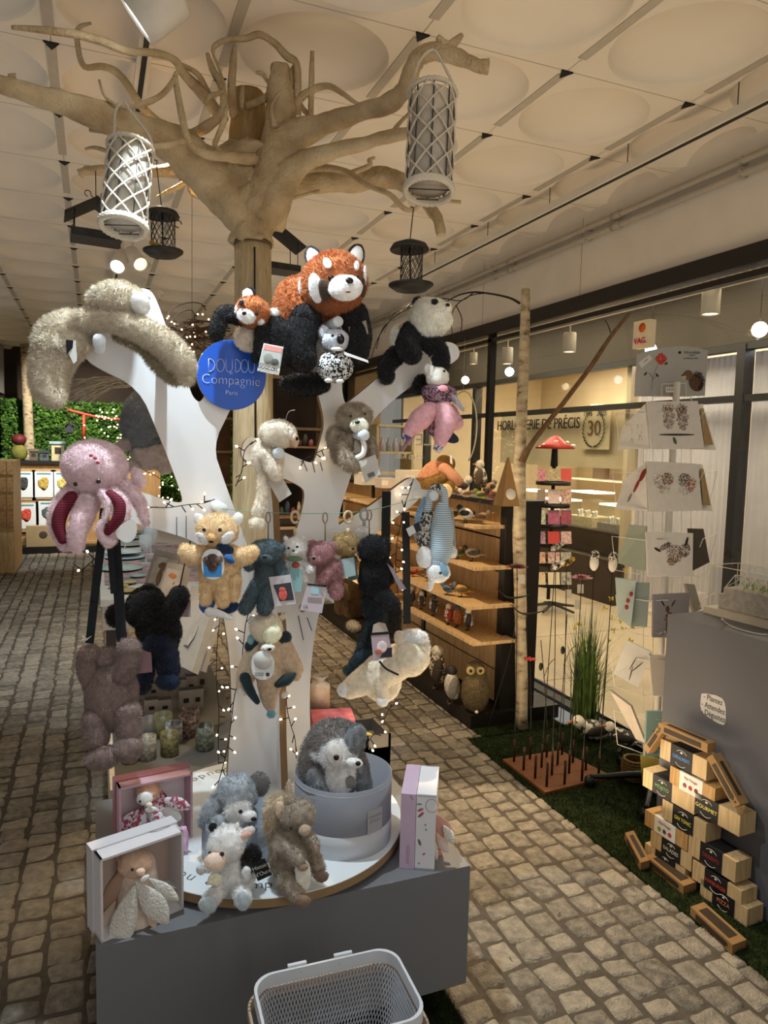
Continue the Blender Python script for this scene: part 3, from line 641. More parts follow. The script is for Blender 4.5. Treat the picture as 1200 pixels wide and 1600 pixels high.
# ================================================================== LANTERNS
ROPE = mat('d9cfbd', .9, .12, 220, bump=.6, bscale=400)
def lantern(tp, bt, r, d, label, hk):
    A = PD(*tp, d); B = PD(*bt, d-.04); ax = (B-A); L = ax.length; z = ax.normalized(); x = z.cross(fw).normalized(); y = z.cross(x); R = r*d/FPX
    t = thing('rope_lantern', label, 'lantern', B)
    m = MB(); m.lathe(A, [(R*.88, .01), (R*.88, L-.01), (.001, L-.012)], 28, 0, (x, y, z)); part('shade', m, mat('b3aca0', .5, .1, 30, alpha=.82), t)
    for k in range(8):
        a = 2*math.pi*k/8; o = (x*math.cos(a)+y*math.sin(a))*R*.95; m = MB(); m.tube([A+o, B+o], .0022, 6); part('rod', m, mat('4b4843', .5, 0), t)
    m = MB()
    for k in (-1, 0, 1): m.tube([B+x*R*.9*math.cos(1.0*k)-y*R*.9*math.sin(1.0*k), B-x*R*.9*math.cos(1.0*k)-y*R*.9*math.sin(1.0*k)], .002, 6)
    part('base_wire', m, mat('4b4843', .5, 0), t)
    for z0, rr in ((0, .0065), (L, .0075)):
        m = MB(); q = [A+z*z0+(x*math.cos(2*math.pi*k/60)+y*math.sin(2*math.pi*k/60))*(R+.001*(k % 2)) for k in range(61)]; m.tube(q, [rr*(1+.22*(k % 2)) for k in range(61)], 8, cap=False)
        if z0: m.tube([p+z*.006 for p in q], [rr*(1+.22*(k % 2)) for k in range(61)], 8, cap=False)
        part('rope_rim', m, ROPE, t)
    for sgn in (-1, 1):
        for k in range(7):
            q = []; rr = []
            for i in range(37):
                f = i/36; a = 2*math.pi*k/7+sgn*f*math.pi*1.15; q.append(A+z*L*f+(x*math.cos(a)+y*math.sin(a))*(R*1.02)); rr.append(.0028*(1+.18*(i % 2)))
            m = MB(); m.tube(q, rr, 6); part('net_rope', m, ROPE, t)
    h = PD(*hk[0], d); 
    m = MB(); m.tube([A-x*R, A-x*R*.85-z*.05, PD(*hk[1], d), h, PD(*hk[2], d), A+x*R*.85-z*.04, A+x*R], .0042, 8, sub=6); part('handle', m, ROPE, t)
    m = MB(); m.ball(A-x*R*.98+z*.005, .011); m.ball(A-x*R-z*.012, .009); m.ball(A+x*R*.98+z*.004, .009); part('knot', m, ROPE, t)
lantern((204, 232), (193, 352), 33, 2.15, 'cream rope lantern hanging at left from the driftwood branch', ((192, 158), (180, 175), (205, 175)))
lantern((676, 148), (670, 296), 36, 2.2, 'cream rope lantern hanging at right from the driftwood branch', ((675, 78), (656, 95), (688, 92)))
# ================================================================== BIRD FEEDERS
IRON = mat('35332f', .55, .3, 25, metal=.5, bump=.2); 
def meshfeeder(cx, ty, by, d, label, rt_, rm, hook):
    s = d/FPX; t = thing('bird_feeder', label, 'bird feeder', PD(cx, by, d)); A = PD(cx, ty, d); B = PD(cx+2, by, d)
    R = rt_*s; r = rm*s; ax = (rt.copy(), Zv.cross(rt), Zv); hgt = (A-B).length
    m = MB(); m.lathe(A, [(.001, .016), (R*.35, .016), (R*.85, .004), (R, -.012), (R*.97, -.016), (.3*R, -.004), (.001, -.004)], 28, 0, ax); part('lid', m, IRON, t)
    m = MB(); m.lathe(B, [(.001, -.012), (R*.8, -.010), (R*1.12, .004), (R*1.14, .010), (R*.8, .0), (.001, .0)], 28, 0, ax); part('tray', m, IRON, t)
    m = MB(); n = 14
    for sgn in (-1, 1):
        for k in range(n):
            q = [B+Zv*hgt*f/10+(ax[0]*math.cos(2*math.pi*k/n+sgn*f*.2)+ax[1]*math.sin(2*math.pi*k/n+sgn*f*.2))*r for f in range(11)]; m.tube(q, .0011, 4)
    part('wire_mesh', m, IRON, t)
    m = MB(); m.tube([B, A], .003, 6); part('core_rod', m, IRON, t)
    m = MB(); m.tube([A+Zv*.01, PD(hook[0], hook[1], d), PD(hook[0]+1, hook[1]-10*1, d), PD(hook[0]-4, hook[1]-12, d)], .0018, 6, sub=3); part('hook', m, IRON, t)
    return t
f1 = meshfeeder(253, 332, 396, 2.5, 'dark wire mesh bird feeder with a small bird, hanging left of the driftwood trunk', 27, 18, (245, 262))
m = MB(); p = PD(243, 385, 2.46); m.ell(p, rt*.016, up*.012, fw*.012, 12); m.ball(p-rt*.012+up*.012, .009); solo('metal_bird', m, mat('8a6a1c', .5, .4, 40), 'small yellow and dark bird perched on the left wire mesh feeder', 'bird ornament')
m = MB(); q = PD(278, 350, 2.5); m.tube([q+Vector((.012*math.cos(a/3), 0, .012*math.sin(a/3))) for a in range(16)], .002, 6); part('ring_handle', m, IRON, f1)
meshfeeder(640, 384, 449, 2.35, 'rusty wire mesh bird feeder hanging right of the red panda plush', 31, 17, (645, 335))
def housefeeder(cx, ty, by, d, w, h2, label, flip=1):
    s = d/FPX; t = thing('bird_table', label, 'bird feeder', PD(cx, by, d))
    a = (rt*.9+fw*.42*flip).normalized(); b = a.cross(Zv).normalized(); W2 = w*s; Dp = .075
    A = PD(cx, ty, d); B = PD(cx, by, d)
    m = MB()
    for sg in (-1, 1):
        m.frame(A+a*W2*.52*sg-Zv*.028, (a-Zv*.62*sg).normalized(), b, (Zv+a*.62*sg).normalized(), W2*.66, Dp, .0015)
    part('roof', m, IRON, t)
    m = MB(); m.frame(B, a, b, Zv, W2*.85, Dp*.8, .002); 
    for sg in (-1, 1): m.frame(B+b*Dp*.8*sg+Zv*.012, a, b, Zv, W2*.85, .0015, .012); m.frame(B+a*W2*.85*sg+Zv*.012, a, b, Zv, .0015, Dp*.8, .012)
    part('tray', m, IRON, t)
    m = MB()
    for s1 in (-1, 1):
        for s2 in (-1, 1): m.tube([B+a*W2*.75*s1+b*Dp*.7*s2, A+a*W2*.75*s1+b*Dp*.7*s2-Zv*.04], .0018, 6)
    part('post', m, IRON, t)
    m = MB(); m.tube([A, A+Zv*.05, A+Zv*.11], .0018, 6)
    for sg in (-1, 1): m.tube([A+Zv*.01, A+Zv*.025+a*.015*sg]+[A+Zv*(.03+.010*math.sin(q))+a*sg*(.026+.010*math.cos(q)) for q in np.arange(3.4, -2, -.5)], .0016, 6)
    part('hook', m, IRON, t)
    m = MB(); e = B-a*W2*.8+Zv*.03; m.ell(e, b*.012, Zv*.018, a*.002, 10); part('leaf_ornament', m, IRON, t)
    return t
housefeeder(150, 318, 377, 2.5, 42, 0, 'dark metal bird table with a pitched roof hanging at far left behind the rope lantern')
housefeeder(432, 362, 424, 3.1, 38, 0, 'dark metal bird table half hidden behind the driftwood trunk')
# ================================================================== SOFT TOYS
def bd(px, py, gap=.10): return dep(PY(px, py, BY-gap))
FS = (.0075, .0022); FL = (.012, .0025); FX = (.0035, .0022)   # fur length, spacing
class Toy:
    def __init__(s, name, label, cat, px, py, d=None, gap=.10, group=None):
        s.d = d or bd(px, py, gap); s.s = s.d/FPX; s.t = thing(name, label, cat, PD(px, py, s.d), group); s.b = {}
    def P(s, px, py, o=0): return PD(px, py, s.d)-fw*o
    def col(s, c):
        if not isinstance(c, str): return c
        k = 1.14 if int(c[:2], 16) > 60 else 1.0
        c = ''.join('%02x' % min(250, int(int(c[i:i+2], 16)*k)) for i in (0, 2, 4)); return mat(c, .95, .15, 70, sheen=.3, spec=.1)
    def blob(s, name, px, py, rx, ry, c, o=0, rz=None, rot=0, fur=FS, wob=.12, par=None, key=None, n=24, label=None):
        a = math.radians(rot); x = rt*math.cos(a)+up*math.sin(a); y = up*math.cos(a)-rt*math.sin(a)
        RX, RY = rx*s.s, ry*s.s; RZ = rz*s.s if rz else min(RX, RY)*.85
        k = fur[0]*.6 if fur else 0
        m = MB(); P = s.P(px, py, o); m.ell(P, x*max(RX-k, RX*.5), y*max(RY-k, RY*.5), -fw*max(RZ-k, RZ*.5), n, wob=wob, seed=px*.13+py*.07)
        ob = part(name, m, s.col(c), par or s.t, fur, label); s.b[key or name] = (px, py, rx, ry, o, RZ); return ob
    def limb(s, name, L, c, fur=FS, n=12, par=None, label=None):
        k = fur[0]*.6 if fur else 0
        m = MB(); m.capsule([s.P(q[0], q[1], q[3] if len(q) > 3 else 0) for q in L], [max(q[2]*s.s-k, q[2]*s.s*.5) for q in L], n)
        return part(name, m, s.col(c), par or s.t, fur, label)
    def surf(s, key, px, py):
        X, Y, rx, ry, o, RZ = s.b[key]; u = ((px-X)/rx)**2+((py-Y)/ry)**2; return o+RZ*math.sqrt(max(.02, 1-u))
    def feat(s, name, px, py, rx, ry, c, on, rot=0, th=.35, lift=0, fur=None, label=None):
        o = s.surf(on, px, py)+lift; a = math.radians(rot); x = rt*math.cos(a)+up*math.sin(a); y = up*math.cos(a)-rt*math.sin(a)
        X, Y, RX, RY, O, RZ = s.b[on]; 
        # lie along the surface
        nx = (px-X)/RX; ny = -(py-Y)/RY; N = (rt*nx+up*ny-fw*max(.35, math.sqrt(max(0, 1-nx*nx-ny*ny)))).normalized()
        x = (x-N*x.dot(N)).normalized(); y = N.cross(x)
        m = MB(); m.ell(s.P(px, py, o), x*rx*s.s, y*ry*s.s, N*min(rx, ry)*s.s*th, 16)
        return part(name, m, s.col(c) if fur else (c if not isinstance(c, str) else mat(c, .5, .05, 40)), s.t, fur, label)
    def eye(s, px, py, r, on, lift=.003): return s.feat('eye', px, py, r*1.15, r*1.15, mat('0d0b0a', .12, 0, spec=.8), on, th=.8, lift=lift+.005)
    def card(s, name, quad, c, o=.02, th=.0012, par=None, rnd=0, label=None):
        P = [s.P(q[0], q[1], q[2] if len(q) > 2 else o) for q in quad]
        if rnd: P = chaikin(P, 2)
        m = MB(); m.poly(P, -fw, th); return part(name, m, s.col(c) if isinstance(c, str) and len(c) > 6 else (mat(c, .6, .02) if isinstance(c, str) else c), par or s.t, None, label)
    def string(s, L, c='cfc9bd', r=.0007, name='string', o=.02):
        m = MB(); m.tube([s.P(q[0], q[1], q[2] if len(q) > 2 else o) for q in L], r, 5, sub=3); return part(name, m, mat(c, .8, 0), s.t)
    def txt(s, name, st, px, py, h, c, o, xd=None, par=None, sx=1, thin=0):
        x = Vector(xd[0]*rt+xd[1]*up) if xd else rt; return text(name, st, s.P(px, py, o), x, (-fw).cross(x), h*s.s, mat(c, .6, 0), par or s.t, depth=.0002, sx=sx, thin=thin)
BLK = '16161a'; WH = 'e6e4df'; NOSE = mat('151212', .3, 0)
# --- big sloth over the top-left limb
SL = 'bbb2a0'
T = Toy('sloth_plush', 'big shaggy beige sloth plush draped over the top left limb of the white display', 'soft toy', 150, 520, gap=.12)
T.blob('body', 100, 528, 50, 44, SL, 0, 34, rot=20, fur=FL); T.blob('head', 188, 473, 49, 31, SL, .02, 34, rot=-6, fur=FL)
T.limb('arm', [(128, 508, 22, .02), (172, 502, 21, .03), (218, 516, 22, .04), (262, 541, 24, .04), (289, 572, 24, .04), (297, 594, 15, .04)], SL, FL, 14)
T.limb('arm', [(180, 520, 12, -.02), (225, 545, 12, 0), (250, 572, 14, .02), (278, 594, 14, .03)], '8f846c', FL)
T.limb('leg', [(92, 545, 38, .01), (82, 585, 32, .02), (86, 612, 29, .03), (99, 628, 16, .05)], SL, FL, 14)
T.blob('tail', 54, 530, 9, 9, SL, 0, 9, fur=FL)
T.feat('face', 229, 482, 15, 18, 'e9eef0', 'head', rot=10, th=.8, fur=FX); T.feat('nose', 239, 474, 5, 4, NOSE, 'head', lift=.014)
T.blob('ear', 168, 463, 10, 6, 'ddd8ca', .06, 4, rot=28, fur=FX)
T.card('care_tag', [(120, 540), (134, 541), (136, 572), (131, 576), (124, 562)], 'e9e9e6', .07); T.card('care_tag', [(120, 540, .072), (131, 541, .072), (130, 552, .072), (121, 562, .072)], '141519', .072)
# --- pink octopus
PK = 'd6c0c5'; MAR = mat('7a1f33', .8, kind='stripes', scale=45, h2='4e1020')
T = Toy('octopus_plush', 'pale pink octopus plush with maroon corduroy arms on the lowest left peg', 'soft toy', 160, 770, gap=.16)
T.blob('head', 149, 731, 51, 46, PK, 0, 44, rot=-12, wob=.06)
for L in ([(120, 768, 20), (100, 792, 15, .03), (97, 822, 13, .04), (112, 850, 12, .04)], [(142, 785, 20, .02), (138, 812, 18, .05), (134, 835, 15, .06), (134, 852, 12, .06)], [(198, 760, 14, .0), (218, 785, 12, 0), (228, 806, 9, .02), (232, 818, 7, .02)], [(180, 770, 14, .02), (198, 785, 13, .04), (201, 810, 12, .05), (184, 838, 10, .05), (180, 846, 10, .05)]):
    T.limb('arm', L, PK)
m = T.limb('corduroy_lining', [(122, 778, 10, .045), (110, 798, 11, .055), (106, 820, 10, .06), (112, 842, 7, .06)], MAR, None, label='maroon corduroy lining of the left arm')
T.limb('corduroy_lining', [(184, 774, 8, .06), (199, 788, 9, .065), (198, 810, 9, .07), (182, 830, 6, .07)], MAR, None, label='maroon corduroy lining of the right arm')
T.limb('arm', [(172, 772, 9, .06), (184, 785, 7, .075), (182, 806, 6, .08), (172, 826, 7, .08), (180, 843, 8, .07), (192, 845, 6, .07)], PK)
T.blob('ear_fin', 214, 746, 12, 20, PK, -.01, 6, rot=25)
T.eye(134, 758, 3, 'head'); T.eye(169, 754, 3, 'head')
for a, b in ((160, 715), (166, 719), (170, 726)): T.feat('stitching', a, b, 3, 2.4, 'a23a48', 'head', th=.5, lift=.006)
T.card('hang_tag', [(190, 830, .08), (226, 804, .08), (230, 836, .08), (212, 850, .08)], 'f2f2f0', .08, rnd=1); T.string([(212, 850, .08), (206, 862, .08), (213, 856, .08)])
# --- straps with brown bear
WEB = mat('1d2126', .85, .15, 200, bump=.3)
T = Toy('bear_backpack', 'mauve brown bear plush backpack hanging from long black straps at far left', 'soft toy', 168, 1000, gap=.20)
def strap(L, w=6.5):
    P = [T.P(q[0], q[1], q[2] if len(q) > 2 else 0) for q in L]; m = MB()
    for a, b in zip(P[:-1], P[1:]):
        z = (b-a).normalized(); x = z.cross(fw).normalized(); m.frame((a+b)/2, x, x.cross(z), z, w*T.s, .0012, (b-a).length/2+.002)
    part('strap', m, WEB, T.t)
strap([(163, 795), (158, 850), (147, 940), (140, 1004)]); strap([(168, 800, .02), (176, 850, .02), (182, 925, .02)], 5); strap([(182, 845, .01), (186, 900, .01), (193, 985, .02), (195, 1000, .02)], 8)
m = MB(); m.tube([T.P(133, 992, .02), T.P(140, 996, .025), T.P(147, 992, .02), T.P(140, 998, .025), T.P(135, 996, .03)], .0015, 5); part('strap_tie', m, mat('e8e8e8', .7, 0), T.t)
BR = '806f6b'
T.blob('body', 174, 1088, 43, 58, BR, 0, 30, rot=4); T.blob('head', 163, 1033, 28, 22, BR, -.02, 22)
T.limb('arm', [(140, 1025, 20), (138, 1045, 19), (150, 1070, 20)], BR); T.limb('arm', [(205, 1012, 20, .02), (203, 1032, 19, .02), (190, 1060, 20, .01)], BR)
T.limb('leg', [(155, 1120, 23, .02), (157, 1148, 21, .03)], BR); T.limb('leg', [(203, 1110, 22, .02), (208, 1140, 20, .03)], BR)
T.blob('paw', 172, 1174, 30, 19, BR, .05, 20, rot=12); T.blob('paw', 210, 1160, 24, 21, BR, .05, 20)
T.card('hang_tag', [(222, 1016), (236, 1020), (238, 1050), (213, 1053)], '8a6a70', .0)
# --- black bear with navy trousers behind
T = Toy('black_bear_plush', 'black bear plush in navy trousers hanging in shadow behind the brown bear backpack', 'soft toy', 245, 950, gap=-.05)
T.blob('head', 228, 950, 34, 34, '0a0a0b', 0, 30); T.blob('ear', 232, 920, 14, 10, '0a0a0b', 0, 8); T.blob('ear', 180, 962, 16, 20, '0a0a0b', 0, 12); T.blob('body', 247, 985, 36, 40, '0a0a0b', -.01, 28)
T.limb('arm', [(250, 975, 18), (272, 950, 18, .02), (283, 930, 17, .02)], '0a0a0b'); T.blob('trousers', 250, 1005, 30, 26, '111c30', .01, 26); T.limb('trouser_leg', [(262, 1020, 20, .02), (266, 1042, 19, .02)], '141f38'); T.blob('foot', 268, 1060, 19, 15, '1b2a48', .04, 14)
T.limb('trouser_leg', [(232, 1025, 16), (226, 1060, 14), (224, 1072, 13)], '121d33')
P = [T.P(300, 845, .02), T.P(290, 885, .02), T.P(282, 925, .02)]; m = MB(); m.tube(P, .010, 8, flat=.2); part('strap', m, WEB, T.t)
T.card('hang_tag', [(268, 938, -.03), (294, 938, -.03), (294, 966, -.03), (262, 966, -.03)], 'b8a2a8', -.03)
# --- fox
FO = 'dcc09a'
T = Toy('fox_comforter', 'golden yellow fox cuddle toy with spread arms on the peg beside the cord', 'soft toy', 343, 870, gap=.14)
T.blob('body', 343, 893, 35, 47, FO, 0, 22, wob=.1); T.limb('arm', [(330, 868, 18, .02), (303, 866, 17, .02), (293, 860, 13, .02)], FO); T.limb('arm', [(356, 866, 18, .02), (384, 868, 16, .02), (396, 862, 12, .02)], FO)
T.limb('leg', [(326, 915, 13, .02), (324, 936, 11, .02)], FO); T.limb('leg', [(350, 920, 14, .02), (350, 938, 12, .02)], FO); T.limb('leg', [(366, 905, 14, .01), (364, 930, 12, .0)], FO)
T.blob('head', 343, 828, 34, 27, FO, .03, 28); T.blob('ear', 315, 812, 9, 12, 'efe6d6', .03, 5, rot=20, fur=FX); T.blob('ear', 374, 811, 9, 12, 'efe6d6', .03, 5, rot=-20, fur=FX)
T.feat('cheek', 325, 840, 12, 9, 'efe6dc', 'head', rot=-25, th=.5, fur=FX); T.feat('cheek', 363, 839, 12, 9, 'efe6dc', 'head', rot=25, th=.5, fur=FX)
T.blob('muzzle', 340, 838, 10, 8, 'd2b080', .075, 9, fur=FX); T.feat('nose', 340, 845, 4, 3, NOSE, 'muzzle', lift=.002); T.eye(330, 827, 2.6, 'head'); T.eye(354, 827, 2.6, 'head')
T.blob('scarf', 358, 856, 14, 8, '1e3350', .06, 7, rot=-20, fur=None); T.blob('scarf_knot', 367, 871, 9, 6, '2f62a0', .08, 6, rot=-40, fur=None)
q = T.card('hang_tag', [(324, 856, .075), (358, 856, .075), (359, 902, .075), (325, 902, .075)], 'eef2f5', .075, rnd=1)
m = MB(); m.poly([T.P(x, y, .0765) for x, y in ((327, 878), (355, 878), (355, 898), (328, 898))], -fw, .0005); part('printed_sky', m, mat('3f86c4', .6, .05), T.t)
for x, y, r, c in ((341, 874, 11, '5a4a44'), (332, 873, 6, '8a7668'), (351, 872, 6, '8a7668'), (341, 883, 7, '6b5044')):
    m = MB(); m.lathe(T.P(x, y, .0775), [(.0003, 0), (r*T.s, 0), (r*T.s, .0004), (.0003, .0004)], 16, 0, (rt, up, -fw)); part('printed_bear', m, mat(c, .7, .1), T.t)
T.blob('blue_cloth', 324, 943, 12, 16, '3868ae', .0, 6, rot=-25, fur=None); T.blob('blue_cloth', 355, 950, 18, 10, '20365a', -.01, 7, rot=15, fur=None); T.limb('white_tip', [(330, 955, 8, .02), (344, 956, 6, .03), (366, 964, 3, .03)], WH, None)
# --- keyring toys along the cord
def cordtoy(px, ytop, gap=.14, hook='metal', T=None):
    cy = 800 if px < 560 else 796
    P = lambda x, y, o=0: PY(x, y, BY-.14)-fw*o
    if hook == 'wood':
        m = MB(); m.tube([P(px, ytop), P(px, ytop-10)], .006, 8); m.tube([P(px+6*math.cos(a), cy+8+9*math.sin(a)) for a in np.arange(.8, 6.9, .4)], .0045, 8); part('clip', m, mat('d3ba95', .5, .05), T.t)
    elif hook == 'plastic':
        m = MB(); m.tube([P(px, ytop), P(px, ytop-10)], .006, 8); m.tube([P(px+6*math.cos(a), cy+8+9*math.sin(a)) for a in np.arange(.8, 6.9, .4)], .0045, 8); part('clip', m, mat('9aa0a2', .3, .05), T.t)
    else:
        m = MB(); m.tube([P(px, ytop), P(px, cy+18)], .0022, 6); m.tube([P(px+3.5*math.cos(a), cy+9+8*math.sin(a)) for a in np.arange(0, 6.6, .4)], .0022, 6); part('clip', m, mat('8c7f68', .3, 0, metal=.8), T.t)
TE = '4c5c63'
T = Toy('bear_keyring', 'slate blue bear keyring plush hanging first on the cord, beside the fox', 'soft toy', 418, 880, gap=.14); cordtoy(419, 845, T=T)
T.blob('body', 417, 905, 22, 36, TE, 0, 18); T.blob('head', 419, 862, 26, 21, TE, .02, 22); T.blob('ear', 403, 850, 9, 8, TE, .02, 6); T.blob('ear', 441, 856, 8, 8, TE, .02, 6); T.limb('leg', [(404, 915, 15), (391, 938, 13, .02), (386, 948, 12, .03)], TE); T.limb('leg', [(423, 915, 15, .01), (418, 936, 14, .02), (416, 947, 14, .03)], TE)
T.limb('arm', [(436, 880, 11, .01), (444, 905, 11, .02), (442, 918, 9, .02)], TE); T.limb('arm', [(400, 880, 10), (388, 885, 9)], TE); T.blob('muzzle', 420, 870, 11, 8, TE, .06, 8); T.feat('nose', 420, 868, 3.4, 2.4, NOSE, 'muzzle', lift=.004)
h = T.card('hang_card', [(423, 900, .04), (456, 896, .04), (465, 941, .04), (432, 945, .04)], 'cfc8cc', .04); T.card('card_print', [(430, 912, .0415), (457, 908, .0415), (462, 935, .0415), (440, 937, .0415)], '3d3e46', .0415)
T.blob('printed_bear', 445, 927, 6.5, 9, 'c25a50', .043, 1, fur=None, wob=0); T.blob('printed_bear_head', 444, 919, 5, 4, 'c25a50', .0435, 1, fur=None, wob=0)
T = Toy('cat_keyring', 'small white cat keyring plush with a green scarf, second on the cord', 'soft toy', 461, 860, gap=.12); cordtoy(461, 835, hook='wood', T=T)
T.blob('body', 461, 886, 17, 22, WH, 0, 14); T.blob('head', 461, 855, 19, 17, WH, .02, 17); T.blob('ear', 448, 841, 5, 6, WH, .02, 4, rot=20); T.blob('ear', 474, 840, 5, 6, WH, .02, 4, rot=-20)
T.blob('scarf', 462, 872, 13, 4, '5d7356', .035, 6, fur=None); T.limb('arm', [(476, 880, 7), (486, 889, 7, .02)], WH); T.limb('leg', [(470, 900, 8), (476, 905, 7)], WH); T.blob('pocket', 464, 882, 6, 5, '9a4a3c', .03, 4, fur=None); T.eye(455, 855, 1.8, 'head'); T.eye(468, 853, 1.8, 'head'); T.blob('muzzle', 462, 861, 7, 5, WH, .045, 6, fur=FX); T.feat('nose', 462, 859, 2.3, 1.6, NOSE, 'muzzle', lift=.002)
T.card('hang_tag', [(456, 885, .038), (475, 888, .038), (473, 923, .038), (452, 922, .038)], '8fb9bb', .038)
RO = '9c7579'
T = Toy('bear_keyring', 'dusty rose bear keyring plush hanging third on the cord', 'soft toy', 505, 870, gap=.14); cordtoy(508, 845, T=T)
T.blob('body', 515, 895, 22, 27, RO, 0, 18); T.blob('head', 502, 864, 22, 21, RO, .02, 20); T.blob('ear', 488, 850, 8, 8, RO, .02, 6); T.blob('ear', 521, 852, 8, 8, RO, .02, 6); T.limb('arm', [(520, 885, 11, .02), (508, 900, 10, .04), (500, 908, 8, .04)], RO); T.limb('arm', [(528, 882, 9), (530, 900, 8)], RO); T.limb('leg', [(522, 905, 13), (526, 925, 12, .02)], RO)
T.blob('muzzle', 497, 872, 10, 8, RO, .06, 8); T.feat('nose', 494, 870, 3, 2.3, NOSE, 'muzzle', lift=.004)
T.card('hang_card', [(483, 910, .05), (513, 913, .05), (505, 955, .05), (471, 950, .05)], 'c9bcc4', .05); T.card('card_header', [(483, 909, .0515), (513, 912, .0515), (512, 915, .0515), (483, 912, .0515)], '2a2a30', .0515); T.card('card_logo', [(489, 915, .0515), (502, 916, .0515), (500, 926, .0515), (488, 925, .0515)], 'a9d3de', .0515)
for y in (930, 933, 936): T.card('card_print', [(483, y, .0515), (505, y+1.5, .0515), (505, y+2.3, .0515), (483, y+.8, .0515)], '8d8790', .0515)
T.txt('card_lettering', 'CE', 480, 945, 6, '44424a', .0517)
T.blob('foot', 474, 948, 7, 8, RO, .02, 5)
MU = '98835a'
T = Toy('bear_keyring', 'mustard yellow bear keyring plush hanging fourth on the cord', 'soft toy', 541, 852, gap=.12); cordtoy(544, 835, hook='wood', T=T)
T.blob('head', 541, 850, 21, 20, MU, .02, 20); T.blob('ear', 525, 838, 6, 7, MU, .01, 5); T.blob('muzzle', 550, 858, 9, 7, MU, .05, 7); T.feat('nose', 553, 856, 2.6, 2, NOSE, 'muzzle', lift=.003); T.blob('body', 545, 876, 15, 12, MU, -.01, 12)
T.card('hang_tag', [(532, 873, .05), (554, 869, .05), (557, 897, .05), (535, 902, .05)], '9fb4b6', .05); T.card('hang_tag', [(540, 874, .03), (557, 872, .03), (560, 903, .03), (545, 908, .03)], '46646a', .03)
T = Toy('lamb_keyring', 'small white keyring plush half hidden behind the black dog plush', 'soft toy', 568, 834, gap=.08); cordtoy(569, 822, hook='plastic', T=T)
T.blob('head', 568, 833, 14, 14, WH, .0, 12); T.blob('body', 566, 856, 13, 16, WH, 0, 12)
NV = '14151b'
T = Toy('dog_keyring', 'large black dog plush hanging last on the cord', 'soft toy', 587, 880, gap=.17); cordtoy(577, 840, T=T)
T.blob('head', 584, 857, 25, 23, NV, .02, 22); T.blob('body', 586, 895, 27, 42, NV, 0, 24); T.limb('leg', [(588, 920, 18), (608, 938, 14, .03), (616, 942, 11, .03)], NV); T.limb('leg', [(575, 905, 17), (572, 918, 12)], NV); T.blob('ear', 604, 850, 8, 14, NV, .01, 6, rot=15); T.limb('arm', [(604, 885, 11), (608, 905, 10)], NV); T.blob('ear', 566, 862, 7, 13, NV, .03, 6, rot=-12)
T.card('hang_card', [(604, 878, .04), (613, 886, .04), (634, 918, .04), (625, 921, .04)], '8f8288', .04)
T = Toy('bear_plush', 'dark teal bear plush hanging low behind the black dog plush', 'soft toy', 582, 960, gap=.02)
T.blob('head', 584, 948, 20, 24, '24343a', 0, 18); T.limb('body', [(588, 965, 17), (575, 1000, 15), (566, 1025, 14)], '223238', n=14); T.limb('leg', [(572, 1018, 13, .01), (558, 1035, 14, .02)], '2f4650'); T.blob('foot', 548, 1044, 13, 11, '34505c', .03, 10); T.blob('ear', 570, 932, 7, 10, '1a2529', 0, 5)
T = Toy('dark_plush', 'dark grey plush hanging behind the cream lamb plush', 'soft toy', 612, 960, gap=-.05)
T.blob('body', 610, 965, 19, 38, '1d1c1f', 0, 16); T.limb('leg', [(618, 985, 9), (634, 1005, 8)], '2a2522')
# cream lamb comforter
CR = 'd8cdbb'
T = Toy('lamb_comforter', 'cream lamb cuddle toy hanging sideways below the black dog plush', 'soft toy', 610, 1040, gap=.14)
T.limb('body', [(618, 1035, 30), (592, 1052, 30), (565, 1066, 22), (548, 1076, 17)], CR, FX, 14); T.blob('body_flap', 598, 1070, 30, 28, CR, .0, 14, rot=20, fur=FX); T.blob('head', 641, 1026, 30, 29, CR, .03, 26, fur=FX); T.blob('curly_hair', 645, 995, 24, 15, 'e9e4da', .02, 16, fur=FS); T.blob('ear', 625, 995, 10, 14, CR, .04, 6, rot=15, fur=FX); T.blob('ear', 664, 1012, 9, 20, 'e6e0d4', .0, 8, fur=FS)
T.blob('foot', 537, 1076, 10, 12, 'd3d6d6', .02, 9, fur=FX); T.blob('foot', 598, 1090, 10, 10, 'dcdcda', .04, 9, fur=FX); T.limb('arm', [(585, 1040, 14, .03), (594, 1062, 12, .04), (598, 1080, 9, .04)], CR, FX)
m = MB(); m.tube([T.P(593, 1025, .085), T.P(603, 1036, .09), T.P(622, 1046, .085)], .0035, 6, sub=4); part('black_ribbon', m, mat('16161a', .8, 0), T.t)
T.card('hang_card', [(580, 983, .09), (607, 981, .09), (613, 1019, .09), (584, 1023, .09)], 'b9a5ae', .09); T.card('card_tab', [(582, 982, .09), (584, 970, .09), (592, 966, .09), (602, 968, .09), (607, 981, .09)], 'bfb0a2', .09, rnd=0); T.card('card_band', [(580, 982, .092), (607, 980, .092), (607, 984, .092), (580, 986, .092)], '141416', .092)
T.blob('printed_toy', 597, 1003, 8, 9, 'c9b8bb', .093, 1, fur=None, wob=0); T.blob('printed_hand', 592, 1010, 6, 4, 'a8604e', .0935, 1, fur=None, wob=0); T.card('card_print', [(603, 1005, .0935), (612, 1004, .0935), (612, 1018, .0935), (594, 1019, .0935)], '2a2430', .0925)
P = [T.P(597, 955, .06), T.P(596, 968, .08)]; m = MB(); m.tube(P, .0012, 5); part('hang_loop', m, mat('16161a', .8, 0), T.t)
